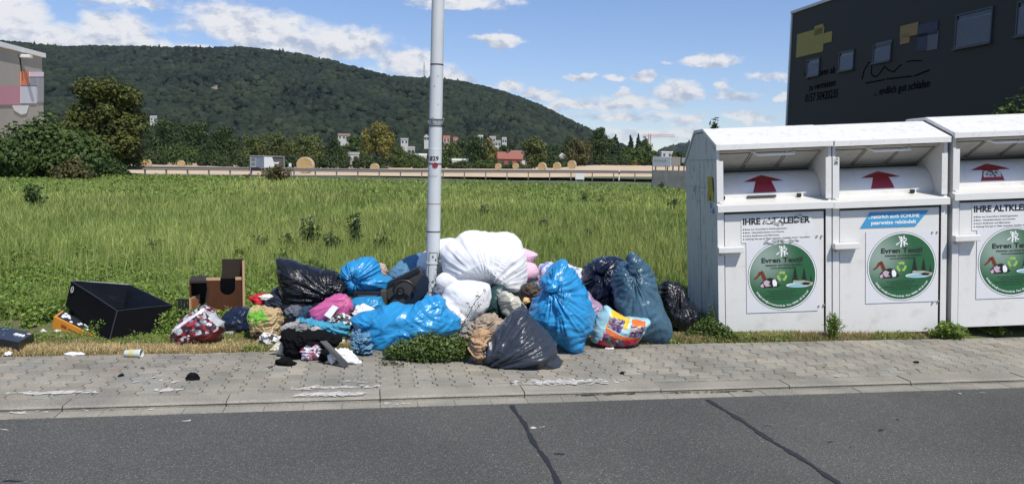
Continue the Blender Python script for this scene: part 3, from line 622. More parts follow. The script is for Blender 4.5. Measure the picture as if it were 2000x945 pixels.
# bigger belt: trees among the village on the lower slope
for i, (a, b_, c, Y) in enumerate([(310, 236, 30, 330), (1085, 282, 26, 330), (985, 284, 22, 360), (850, 290, 26, 300), (1110, 262, 14, 300)]):
    tree('broadleaf_tree', ['dark tree behind the leftmost bales near the hill foot', 'dark tree between the olive-yellow and brownish trees', 'dark tree behind the red-roofed house', 'dark tree behind the lamp post near the village', 'small dark tree on the skyline where the hill ends'][i], a, b_, c, Y, 'dark', n=2000, group=GT)
tree('broadleaf_tree', 'scraggly dark treetop poking up behind the first container', 1396, 222, 26, 22, 'dark', n=1500, leaf=.075, group=None, seed=78, nl=14)
# tree whose branches reach in at the right edge of the frame
tree('broadleaf_tree', 'leafy branches reaching in at the right edge above the third container', 2045, 100, 110, 15, 'mid', n=3600, leaf=.055, group=None, seed=41)
# ------------------------------------------------------------------ village houses
WALLW = mat('white_render', (0.50, 0.49, 0.46), 0.8); ROOFR = mat('red_roof_tiles', (0.28, 0.10, 0.07), 0.8, 0.15, 2); ROOFG = mat('grey_roof', (0.25, 0.24, 0.24), 0.8); WINM = mat('window_glass', (0.04, 0.05, 0.06), 0.15)
ROOFB = mat('brown_roof_tiles', (0.22, 0.13, 0.10), 0.8, 0.15, 2); ROOFW = mat('pale_metal_roof', (0.78, 0.78, 0.76), 0.5)
def house(label, px_, top, wpx, eave_px, Y, roofm, wallm=WALLW, ridge_along=True, chimney=False, rot=0.15, flat=False, name='house', zb=0):
    x, zt = XZ(px_, top, Y); sc = Y/F; w = wpx*sc; ze = zt-eave_px*sc; d = w*.55; t = thing(name, label, 'house', (x, Y, zb), 'village houses beyond the trees'); t.rotation_euler[2] = rot
    if zb: zb = zt-6.0; t.location.z = zb
    ze -= zb; zt -= zb
    m_ = MB(); m_.box(-w/2, w/2, -d/2, d/2, -1.5 if zb else -1, ze, 0)
    if not flat and not ridge_along: m_.prism([(-w/2, -d/2, ze), (w/2, -d/2, ze), (0, -d/2, zt-.15)], (0, 0, 0), (0, d, 0))
    m_.build('wall', wallm, t)
    r = MB()
    if flat: r.box(-w*.53, w*.53, -d*.55, d*.55, ze, ze+max(.25, zt-ze), 0)
    elif ridge_along: r.prism([(-w*.54, -d*.58, ze-.1), (-w*.54, 0, zt), (-w*.54, d*.58, ze-.1)], (0, 0, 0), (w*1.08, 0, 0))
    else:
        for s in (-1, 1): r.prism([(0, -d*.56, zt), (s*w*.56, -d*.56, ze-.2), (s*w*.56, -d*.56, ze+.05), (0, -d*.56, zt+.25)], (0, 0, 0), (0, d*1.12, 0))
    ro = r.build('roof', roofm, t)
    if chimney: c = MB(); c.box(-w*.12, -w*.05, -d*.12, d*.0, ze, zt+.9); c.build('chimney', mat('dark_chimney', (.07, .06, .06), .8), ro)
    nw = 3 if w > 6 else 2
    for i in range(nw):
        wx = (-.5+(i+.5)/nw)*w; k = MB(); k.box(wx-.5, wx+.5, -d/2-.03, -d/2+.05, ze-1.9, ze-.6); k.build('window', WINM, t)
house('wide house with a dark red roof and dark chimney right of the small yellow tree', 995, 297, 46, 13, 215, ROOFR, mat('brick_red_wall', (.24, .08, .06), .8), chimney=True)
house('brown-roofed house wing behind the dark red roof', 1015, 294, 34, 6, 232, ROOFB)
house('small house with a white gable between two round trees', 1098, 301, 14, 5, 208, ROOFW, flat=False, ridge_along=False)
house('low building with a long white flat roof right of the lamp post', 898, 310, 30, 4, 205, ROOFW, flat=True)
house('low white-roofed building just left of the lamp post', 822, 300, 22, 4, 225, ROOFW, flat=True)
house('white tower-like house left of the lamp post', 833, 262, 9, 4, 420, ROOFR, ridge_along=False, zb=8)
house('pinkish house right of the lamp post on the lower slope', 872, 265, 13, 5, 470, ROOFR, mat('pink_wall', (.52, .33, .28), .8), zb=8)
house('pinkish smaller house beside the dark conifer on the slope', 890, 268, 9, 4, 480, ROOFR, MATS['pink_wall'], zb=8)
house('white flat-roofed villa high among the village trees', 937, 264, 12, 3, 480, ROOFW, flat=True, zb=8)
house('white house below the flat-roofed villa', 972, 274, 11, 3, 430, ROOFG, zb=8)
house('grey-roofed house right of the flat-roofed villa', 962, 266, 12, 4, 500, ROOFG, zb=8)
house('pale house right of the grey-roofed one on the slope', 985, 268, 9, 4, 500, ROOFG, zb=8)
house('white house half hidden above the willow', 790, 270, 14, 3, 450, ROOFG, zb=8)
house('long pale house above the tree line left of the willow', 672, 261, 22, 4, 500, ROOFB, zb=12)
house('white box-shaped building at the foot of the far ridge', 1301, 296, 22, 2, 420, ROOFW, flat=True)
house('tiny house on the wooded slope right of the tall yellow-green tree', 300, 226, 12, 5, 640, ROOFG, zb=18)
house('white house glimpsed through the trees below the willow', 688, 297, 26, 4, 222, ROOFG)
house('white house glimpsed through the trees right of the willow', 803, 286, 14, 4, 300, ROOFG)
house('pale house below the tall conifer slope at the hill foot', 1062, 280, 10, 3, 400, ROOFB)
# radio mast, crane, field things
STEEL = mat('mast_steel', (0.45, 0.45, 0.47), 0.5, metal=0.3)
def mast():
    Y = 1440; x, z0 = XZ(828, 170, Y); _, z1 = XZ(828, 122, Y); t = thing('radio_mast', 'thin lattice radio mast on the hill crest left of the lamp post', 'mast', (x, Y, z0-12))
    m_ = MB(); H = z1-z0+12
    for s in ((-1.1, -1.1), (1.1, -1.1), (1.1, 1.1), (-1.1, 1.1)): m_.tube([(s[0], s[1], 0), (s[0]*.35, s[1]*.35, H)], .28, 4)
    for i in range(9): z = i/9*H; q = 1.1*(1-.65*i/9); m_.tube([(-q, -q, z), (q, -q, z+H/9)], .18, 4); m_.tube([(q, -q, z), (-q, -q, z+H/9)], .18, 4)
    m_.build('lattice', STEEL, t, fix=False)
    for z in (.5, .68, .85): a = MB(); [a.box(sx*1.6-.5, sx*1.6+.5, -.8, .8, H*z-2, H*z+2) for sx in (-1, 1)]; a.build('antenna', ROOFW, t)
mast()
def crane():
    Y = 700; c = mat('crane_red', (.55, .20, .16), .6); xa, z = XZ(1262, 266, Y); xb, _ = XZ(1318, 268, Y); xm = xa+3; t = thing('tower_crane', 'faint red tower crane jib over the trees at the far right of the tree line', 'crane', (xm, Y, 0))
    m_ = MB(); n = 14; L_ = xb-xm
    for (dz, dy) in ((0, -.5), (0, .5), (1.5, 0)): m_.tube([(-6, dy, z+dz), (L_, dy, z+dz)], .16, 4)
    for i in range(n): a = -6+(L_+6)*i/n; b2 = -6+(L_+6)*(i+1)/n; m_.tube([(a, -.5, z), ((a+b2)/2, 0, z+1.5), (b2, -.5, z)], .11, 4)
    m_.build('jib', c, t, fix=False); k = MB()
    for s in ((-.8, -.8), (.8, -.8), (.8, .8), (-.8, .8)): k.tube([(s[0], s[1], 0), (s[0], s[1], z+2)], .15, 4)
    for i in range(12): zz = i/12*z; k.tube([(-.8, -.8, zz), (.8, -.8, zz+z/12)], .08, 4)
    k.build('tower', c, t, fix=False); h = MB(); h.box(-5.5, -3, -.6, .6, z-1.6, z); h.build('counterweight', ROOFG, t)
crane()
# straw bales
STRAW = mat('bale_straw', (0.40, 0.28, 0.13), 0.9, 0.3, 30, 0.8, 40, stretch=(1, 4, 1), bdist=.03); NET = mat('bale_net_wrap', (0.46, 0.39, 0.27), 0.6, 0.1, 10)
def bale(label, px_, py_bot, wpx, Y, rot):
    r = wpx/2/F*Y; x, _ = XZ(px_, 330, Y); z = float(stub_h(np.array(x), np.array(Y)))
    t = thing('straw_bale', label, 'straw bale', (x, Y, z), 'round straw bales on the stubble field'); t.rotation_euler[2] = -(px_-1000)/F-.13
    n = 40; L_ = r*.95; V = []; 
    for j in range(2): V.append((0, (-1 if j == 0 else 1)*L_*.96, r))
    rings = [(-L_*.97, r*.5), (-L_, r*.8), (-L_, r*.95), (-L_*.94, r), (L_*.94, r), (L_, r*.95), (L_, r*.8), (L_*.97, r*.5)]
    m_ = MB(); vs = [(0, -L_*.95, r)]
    for (y, q) in rings: vs += [(q*math.cos(2*math.pi*k/n)*random.uniform(.985, 1.01), y+random.uniform(-.02, .02), r+q*math.sin(2*math.pi*k/n)*random.uniform(.985, 1.01)) for k in range(n)]
    vs.append((0, L_*.95, r)); e_ = len(vs)-1
    side = [(1+i*n+k, 1+i*n+(k+1) % n, 1+(i+1)*n+(k+1) % n, 1+(i+1)*n+k) for i in (2, 3, 4) for k in range(n)]
    ends = [(0, 1+(k+1) % n, 1+k) for k in range(n)]+[(1+i*n+k, 1+i*n+(k+1) % n, 1+(i+1)*n+(k+1) % n, 1+(i+1)*n+k) for i in (0, 1, 5, 6) for k in range(n)]+[(e_, 1+7*n+k, 1+7*n+(k+1) % n) for k in range(n)]
    a = MB(); a.add(vs, ends, 0, False); a.build('straw_face', STRAW, t, fix=True); c = MB(); c.add(vs, side, 0, True); c.build('net_wrap', NET, t)
for args in [('straw bale furthest left beside the tall yellow-green tree', 285, 326, 21, 112, -.12), ('second straw bale from the left', 354, 327, 14, 165, -.1), ('largest straw bale right of the field billboard', 597, 331, 32, 86, -.25),
             ('straw bale directly under the yellow willow', 732, 330, 17, 140, -.15), ('small straw bale below the low white flat roof hedge', 973, 331, 12, 175, 0), ('small straw bale in front of the red-roofed house', 1007, 331, 12, 180, .1),
             ('straw bale below the olive-yellow tree', 1059, 331, 16, 145, .1), ('straw bale below the white gable', 1088, 331, 15, 150, .2), ('half sunk straw bale below the brownish round tree', 1117, 328, 16, 135, .4), ('pale straw heap on the raised stubble right of the bales', 1238, 322, 12, 200, .4)]: bale(*args)
# guard rail
def rail():
    RG = mat('weathered_rail_steel', (0.17, 0.15, 0.14), 0.6, 0.15, 1); t = thing('guard_rail', 'long weathered steel guard rail running behind the meadow', 'guard rail', ((250-1000)/F*63.5, 63.5, 0)); o = t.location
    def pt(p, z): y = edgeY(p)+4.2; return Vector(((p-1000)/F*y, y, z))-o
    ps = list(np.linspace(236, 2500, 60)); prof = [(0, .36), (-.05, .40), (-.05, .45), (0, .50), (0, .53), (-.05, .58), (-.05, .64), (0, .69)]
    V = []; Fq = []
    for p in ps:
        h = .02+.25*sstep(700, 1300, p)
        for (dy, z) in prof: q = pt(p, z+h); V.append((q.x, q.y+dy, q.z))
    k = len(prof); Fq = [(i*k+j, (i+1)*k+j, (i+1)*k+j+1, i*k+j+1) for i in range(len(ps)-1) for j in range(k-1)]
    npmesh('rail', V, Fq, RG, t)
    for p in np.linspace(240, 1320, 27): m_ = MB(); q = pt(p, 0); m_.box(q.x-.05, q.x+.05, q.y+.02, q.y+.16, -.2, .66+.25*float(sstep(700, 1300, p))); m_.build('post', RG, t)
rail()
def board(label, x0p, x1p, y0p, y1p, Y, mats_, fn, name='billboard', cat='billboard', zleg=0):
    xa, zt = XZ(x0p, y0p, Y); xb, zb = XZ(x1p, y1p, Y); t = thing(name, label, cat, ((xa+xb)/2, Y, zleg)); w = xb-xa; h = zt-zb; z0 = zb-zleg
    fn(t, w, h, z0, mats_); return t
GRAYM = mat('grey_board', (.30, .31, .33), .6, .1, 3); BLUEG = mat('blue_grey_print', (.16, .19, .24), .5, .4, 2); BROWNP = mat('brown_print', (.10, .085, .07), .5, .5, 2)
def fb(t, w, h, z0, _):
    m_ = MB(); m_.box(-w/2, -w*.10, 0, .06, z0, z0+h); m_.build('left_panel', GRAYM, t)
    m_ = MB(); m_.box(-w*.33, -w*.12, -.02, 0, z0+h*.05, z0+h*.9); m_.build('photo_print', BLUEG, t)
    m_ = MB(); m_.prism([(-w*.09, 0, z0), (w*.19, 0, z0), (w*.22, 0, z0+h*.3), (w*.34, 0, z0+h*.35), (w*.35, 0, z0+h*.55), (w*.28, 0, z0+h*.48), (w*.19, 0, z0+h*.5), (w*.14, 0, z0+h), (-w*.09, 0, z0+h)], (0, 0, 0), (0, -.05, 0)); m_.build('white_panel', PAPER, t)
    m_ = MB(); m_.box(-w*.08, w*.5, .01, .06, z0+h*.15, z0+h*.93); m_.build('brown_panel', BROWNP, t)
    m_ = MB(); [m_.tube([(a, -.03, 0), (a, -.03, z0+h)], .05, 5) for a in (-w/2, -w*.10, w*.5)]; m_.tube([(-w/2, -.03, z0+h), (w/2, -.03, z0+h)], .05, 5); m_.build('frame', GALV, t, fix=False)
    m_ = MB(); [m_.box(-w*.47, -w*.36, -.02, 0, z0+h*q, z0+h*(q+.05)) for q in (.2, .35, .6, .72)]; m_.build('lettering', INK, t)
board('wide field billboard with grey and white panels left of the largest bale', 489, 555, 305, 328, 72, None, fb)
def simple(col, nleg=2):
    def fn(t, w, h, z0, _):
        m_ = MB(); m_.box(-w/2, w/2, 0, .05, z0, z0+h, 0, .01); m_.build('panel', col, t)
        m_ = MB(); [m_.tube([(s*w*.4, .06, 0), (s*w*.4, .06, z0+h*.9)], .03, 6) for s in (-1, 1)]; m_.build('post', GALV, t, fix=False)
    return fn
board('small blank white sign standing at the far edge of the meadow', 1124, 1141, 339, 351, 66, None, simple(PAPER), 'blank_sign', 'sign')
board('tiny white marker plate left of the largest bale', 564, 569, 319, 326, 70, None, simple(PAPER), 'marker_sign', 'sign')
def markpost(label, px_, Y):
    x, z = XZ(px_, 321, Y); t = thing('delineator_post', label, 'road post', (x, Y, 0)); m_ = MB(); m_.box(-.06, .06, -.05, .05, 0, 1.0, 0, .02); m_.build('post', PAPER, t); m_ = MB(); m_.box(-.062, .062, -.052, .052, .62, .86); m_.build('black_band', INK, t)
markpost('thin white road post with black band on the guard rail line', 1210, 82)
# boards and concrete wall right
CONC = concrete('wall_concrete', (.32, .31, .29))
def cwall():
    Y = 56; xa, za = XZ(1275, 332, Y); xb, _ = XZ(1500, 332, Y-6); t = thing('concrete_wall', 'low grey concrete wall left of the first container', 'wall', (xa, Y, 0)); m_ = MB()
    m_.prism([(0, 0, 0), (xb-xa, -6, 0), (xb-xa, -5.7, 0), (0, .3, 0)], (0, 0, -.3), (0, 0, za)); m_.build('wall', CONC, t)
    for i in range(9): q = i/8; k = MB(); k.box(q*(xb-xa)-.02, q*(xb-xa)+.02, -6*q+.1, -6*q+.14, za, za+.32); k.build('rail_post', DKGAP, t)
cwall()
def nb(t, w, h, z0, _):
    m_ = MB(); m_.box(-w/2, w*.02, 0, .06, z0+.0*h, z0+h, 0, .01); m_.build('left_panel', mat('grey_blue_board', (.26, .29, .32), .5, .1, 3), t)
    m_ = MB(); m_.box(w*.04, w*.30, -.02, .05, z0+.1*h, z0+h*1.0, 0, .01); m_.build('middle_panel', mat('grey_brown_board', (.27, .25, .23), .5, .2, 3), t)
    m_ = MB(); m_.box(w*.34, w*.5, .03, .07, z0+h*.45, z0+h*.95, 0, .01); m_.build('right_panel', GRAYM, t)
    m_ = MB(); [m_.tube([(a, .09, -z0*0), (a, .09, z0+h*.8)], .05, 6) for a in (-w*.4, -.06*w, w*.1, w*.27, w*.42)]; m_.build('post', BROWNP, t, fix=False)
    m_ = MB(); [m_.box(-w*.46+i*w*.075, -w*.41+i*w*.075, -.012, 0, z0+h*.5, z0+h*.72) for i in range(5)]; m_.build('lettering', BLUEG, t)
board('grey notice boards on posts above the concrete wall', 1275, 1342, 306, 327, 60, None, nb, 'notice_boards', 'sign boards')
# ------------------------------------------------------------------ buildings
DARKW = mat('anthracite_render', (0.031, 0.0295, 0.027), 0.7, 0.1, 2, 0.2, 30); DKFR = mat('anthracite_frame', (.05, .05, .06), .4)
BLIND = mat('blind_slats', (.34, .35, .38), .4); TRIMW = mat('light_metal_trim', (.6, .6, .6), .4)
def text_geo(s, size, bold=0.0, align='LEFT', shear=0):
    c = bpy.data.curves.new('t', 'FONT'); c.body = s; c.size = size; c.offset = bold; c.align_x = align; c.resolution_u = 2; c.shear = shear
    o = bpy.data.objects.new('t', c); COL.objects.link(o); bpy.context.view_layer.update()
    me = o.evaluated_get(bpy.context.evaluated_depsgraph_get()).to_mesh(); vs = [v.co.copy() for v in me.vertices]; fs = [tuple(p.vertices) for p in me.polygons]
    o.evaluated_get(bpy.context.evaluated_depsgraph_get()).to_mesh_clear(); bpy.data.objects.remove(o); bpy.data.curves.remove(c)
    return vs, fs
# dark hall on the right: side wall runs along nv, seen from the left
FP = P(1540, 200, 39.0); FO = Vector((FP.x, FP.y, 0))       # far left corner
def fpt(px_, py_):
    """point where a pixel's ray meets the side wall: returns (s, z), s measured from the far corner towards the street"""
    d = ray(px_, py_); n = dv; t = (FO-Vector((0, 0, CAMZ))).dot(n)/d.dot(n); p = Vector((0, 0, CAMZ))+d*t; return -(p-FO).dot(nv), p.z
def dark_hall():
    t = thing('commercial_building', 'big anthracite flat-roofed hall rising behind the white containers', 'building', FO)
    t.rotation_euler[2] = A - math.pi/2      # local +X runs towards the street, local +Y away from the meadow (right)
    H = fpt(1550, 27)[1]; s1 = 34
    m_ = MB(); m_.box(0, s1, 0, 22, -.5, H); m_.build('wall', DARKW, t)
    m_ = MB(); m_.box(-.1, s1, -.08, .35, H, H+.12); m_.box(-.12, .35, .36, 22, H, H+.12); m_.build('roof_edge', TRIMW, t)
    m_ = MB(); m_.box(-.10, -.003, -.05, .12, -.4, H-.002); m_.build('corner_strip', TRIMW, t)  # thin pale strip down the far corner
    def window(pa, pb, blind=True, slats=22):
        (sa, za), (sb, zb) = fpt(*pa), fpt(*pb); w = MB(); fr = .05
        w.box(sa, sb, -.06, .0, zb, zb+fr); w.box(sa, sb, -.06, .0, za-fr, za); w.box(sa, sa+fr, -.06, .0, zb+fr, za-fr); w.box(sb-fr, sb, -.06, .0, zb+fr, za-fr); fo = w.build('window', DKFR, t)
        g = MB(); g.box(sa+fr, sb-fr, -.012, -.004, zb+fr, za-fr); g.build('pane', WINM, fo)
        if blind:
            h = (za-zb-2*fr)*.86; n = slats; b = MB()
            for i in range(n): z = zb+fr+h*i/n; b.add([(sa+fr+.01, -.045, z), (sb-fr-.01, -.045, z), (sb-fr-.01, -.018, z+h/n*.9), (sa+fr+.01, -.018, z+h/n*.9)], [(0, 1, 2, 3)])
            b.build('blind', BLIND, fo, fix=False)
        s = MB(); s.box(sa-.04, sb+.04, -.12, 0, zb-.05, zb-.002); s.build('sill', DKFR, fo)
    window((1870, 30), (1937, 83), True, 24); window((1990, 4), (2040, 62), True, 20)
    window((1578, 118), (1601, 147), True, 12); window((1641, 103), (1668, 135), True, 12); window((1708, 90), (1741, 118), True, 12)
    def wtext(s, pa, pb, capratio, name='wall_lettering', m_=INK, shear=0):
        (sa, za), (sb, zb) = fpt(*pa), fpt(*pb); vs, fs = text_geo(s, 1.0, 0.012, shear=shear); w = max(v.x for v in vs)-min(v.x for v in vs); k = (sb-sa)/w; x0_ = min(v.x for v in vs)
        hh = capratio; b = MB(); b.add([(sa+(v.x-x0_)*k, -.012, za+(zb-za)*(v.x-x0_)/w+v.y*hh) for v in vs], fs); b.build(name, m_, t)
    LT = mat('black_wall_lettering', (.003, .003, .003), .9, spec=.0)
    wtext('Lagerboxen ab 3', (1571, 153), (1640, 141), .42, m_=LT); wtext('zu vermieten', (1580, 178), (1632, 167), .42, m_=LT); wtext('0157 50420235', (1573, 200), (1637, 190), .50, m_=LT)
    wtext('... endlich gut schlafen', (1707, 187), (1816, 170), .40, m_=LT)
    def stroke(pp, rad):
        b = MB(); pts = [fpt(*q) for q in pp]; b.tube([(a, -.012, z) for a, z in pts], rad, 5); b.build('logo_stroke', LT, t, fix=False)
    stroke([(1684, 155), (1688, 138), (1697, 122), (1703, 128), (1702, 145), (1709, 151), (1716, 147), (1728, 130), (1736, 138), (1746, 141), (1756, 130), (1761, 127)], .018)
    stroke([(1771, 121), (1785, 119), (1800, 119)], .018)
    for a, b_, c, d in ((1691, 163, 1728, 156), (1732, 155, 1765, 151), (1768, 151, 1782, 149), (1786, 149, 1816, 137)): stroke([(a, b_), (c, d)], .022)
    def sign(name, quads):
        for (x0p, y0p, x1p, y1p, m_) in quads:
            (sa, za), (sb, zb) = fpt(x0p, y0p), fpt(x1p, y1p); b = MB(); b.box(sa, sb, -.03, -.002, zb, za); b.build(name, m_, t)
    YL = mat('faded_yellow_sign', (.34, .27, .06), .6); OR = mat('faded_orange_sign', (.30, .18, .06), .6); NV = mat('navy_sign', (.012, .018, .05), .5); GB = mat('slate_sign', (.09, .10, .13), .5)
    sign('sign_panel', [(1558, 68, 1608, 101, YL), (1592, 52, 1608, 66, YL), (1609, 66, 1625, 82, YL)])
    sign('sign_panel', [(1760, 52, 1793, 68, OR), (1760, 69, 1777, 84, OR), (1794, 50, 1832, 66, NV), (1794, 68, 1812, 98, NV), (1813, 66, 1832, 96, GB), (1712, 85, 1742, 100, GB)])
dark_hall()
# grey hall on the left
def left_hall():
    Y = 75.; c = P(86, 240, Y); FOL = Vector((c.x, c.y, 0)); t = thing('commercial_building', 'grey stucco hall with white roof edge at the upper left', 'building', FOL); t.rotation_euler[2] = A + math.pi/2
    def lp(px_, py_):
        d = ray(px_, py_); q = (FOL-Vector((0, 0, CAMZ))).dot(dv)/d.dot(dv); p = Vector((0, 0, CAMZ))+d*q; return (p-FOL).dot(nv), p.z
    # local +X = nv (away), so the visible wall runs to negative x; its face looks to local -Y (towards dv)
    STU = mat('grey_stucco', (.36, .34, .29), .85, .1, 1, .2, 20); Ha = lp(86, 113)[1]; sb, Hb = lp(0, 92); sc = (Hb-Ha)/(-sb); L_ = 26
    m_ = MB(); m_.prism([(0, 0, -.5), (-L_, 0, -.5), (-L_, 0, Ha+sc*L_), (0, 0, Ha)], (0, 0, 0), (0, 20, 0)); m_.build('wall', STU, t)
    m_ = MB(); m_.prism([(.3, 0, Ha-.02), (-L_, 0, Ha+sc*(L_+.3)), (-L_, 0, Ha+sc*(L_+.3)+.45), (.3, 0, Ha+.35)], (0, -.25, 0), (0, 20.3, 0)); m_.build('roof', ROOFW, t)
    a, z = lp(38, 110); m_ = MB(); m_.box(a-.25, a+.35, -.9, -.02, z-.12, z+.14, 0, .03); m_.build('wall_lamp', PAPER, t); m_ = MB(); m_.tube([(a, -.05, z-.1), (a+.3, -.05, z-2.0)], .05, 6); m_.build('down_pipe', INK, t, fix=False)
    PK = mat('pink_sign', (.52, .24, .28), .6); OG = mat('orange_sign', (.70, .22, .10), .6); LW = mat('pale_sign', (.60, .62, .66), .6)
    def pan(pts, m__, d=.06, nm='sign_panel'):
        b = MB(); q = [lp(*p_) for p_ in pts]; b.prism([(s, 0, z) for s, z in q], (0, -d-.01, 0), (0, -.01, 0)); b.build(nm, m__, t)
    pan([(-30, 168), (38, 168), (38, 205), (-30, 205)], PK); pan([(39, 140), (55, 138), (55, 167), (39, 167)], OG); pan([(56, 141), (84, 141), (84, 150), (56, 150)], mat('pale_pink_sign', (.75, .62, .68), .6)); pan([(39, 169), (70, 169), (70, 202), (39, 202)], LW)
    pan([(72, 152), (84, 152), (84, 200), (72, 200)], GRAYM); pan([(22, 206), (55, 206), (50, 222), (40, 224), (26, 216)], PAPER); pan([(56, 152), (71, 152), (71, 167), (56, 167)], GRAYM)
left_hall()
# ------------------------------------------------------------------ clothing containers
def green_print():
    m, nt, b, out = nodes('green_print'); N = nt.nodes.new; L = nt.links.new; tc = N('ShaderNodeTexCoord'); vd = N('ShaderNodeVectorMath'); vd.operation = 'DISTANCE'; L(tc.outputs['Object'], vd.inputs[0]); vd.inputs[1].default_value = (.44, 0, .72)
    mr = N('ShaderNodeMapRange'); L(vd.outputs['Value'], mr.inputs[0]); mr.inputs[1].default_value = .02; mr.inputs[2].default_value = .36; mr.interpolation_type = 'SMOOTHSTEP'; mx = N('ShaderNodeMix'); mx.data_type = 'RGBA'; L(mr.outputs[0], mx.inputs[0]); mx.inputs[6].default_value = (.27, .36, .30, 1); mx.inputs[7].default_value = (.022, .115, .045, 1)
    L(mx.outputs[2], b.inputs['Base Color']); b.inputs['Roughness'].default_value = .3; return m
CG = G(1404, 648); ZC = CG.y; SC = F/ZC; WC = 1.105; TILT = 0.058
GREEN1 = green_print(); RED = mat('dark_red_print', (0.26, 0.012, 0.02), 0.35, 0.08, 6); BLUEB = mat('blue_banner_print', (0.05, 0.30, 0.55), 0.35, 0.08, 4)
CLEAR = mat('sticker_film', (0.70, 0.70, 0.71), 0.25, 0.03, 6); LGREEN = mat('light_green_print', (.30, .50, .08), .4); BROWN = mat('red_brown_print', (.17, .035, .015), .4); POND = mat('pond_blue_print', (.22, .50, .62), .4); PINKP = mat('pale_pink_print', (.55, .40, .47), .4); FIR = mat('fir_print', (.008, .014, .008), .5); STONE = mat('stone_print', (.42, .40, .35), .4)
WHITEP = mat('white_print', (.85, .86, .85), .4)
TG = {}
def tgeo(s, bold=0.0):
    k = (s, bold)
    if k not in TG: TG[k] = text_geo(s, 1.0, bold)
    return TG[k]
def put_text(mb, s, x, z, height, y, width=None, bold=0.02, mat_=0, cap=0.70):
    vs, fs = tgeo(s, bold); x0_ = min(v.x for v in vs); w = max(v.x for v in vs)-x0_; k = height/cap; kx = k if width is None else width/w
    mb.add([(x+(v.x-x0_)*kx, y, z+v.y*k) for v in vs], fs, mat_)
def disc(mb, cx, cz, r, y, mat_=0, n=64, r0=0):
    if r0 == 0: mb.add([(cx+r*math.cos(2*math.pi*i/n), y, cz+r*math.sin(2*math.pi*i/n)) for i in range(n)], [tuple(range(n))], mat_)
    else:
        vs = [(cx+q*math.cos(2*math.pi*i/n), y, cz+q*math.sin(2*math.pi*i/n)) for q in (r0, r) for i in range(n)]
        mb.add(vs, [(i, (i+1) % n, n+(i+1) % n, n+i) for i in range(n)], mat_)
def shape(mb, pts, cx, cz, k, y, mat_=0, ref=(441, 465)):
    """polygon in the coordinates of the enlarged label view (pixels, y down)"""
    mb.add([(cx+(px_-ref[0])*k, y, cz-(py_-ref[1])*k) for px_, py_ in pts], [tuple(range(len(pts)))], mat_)
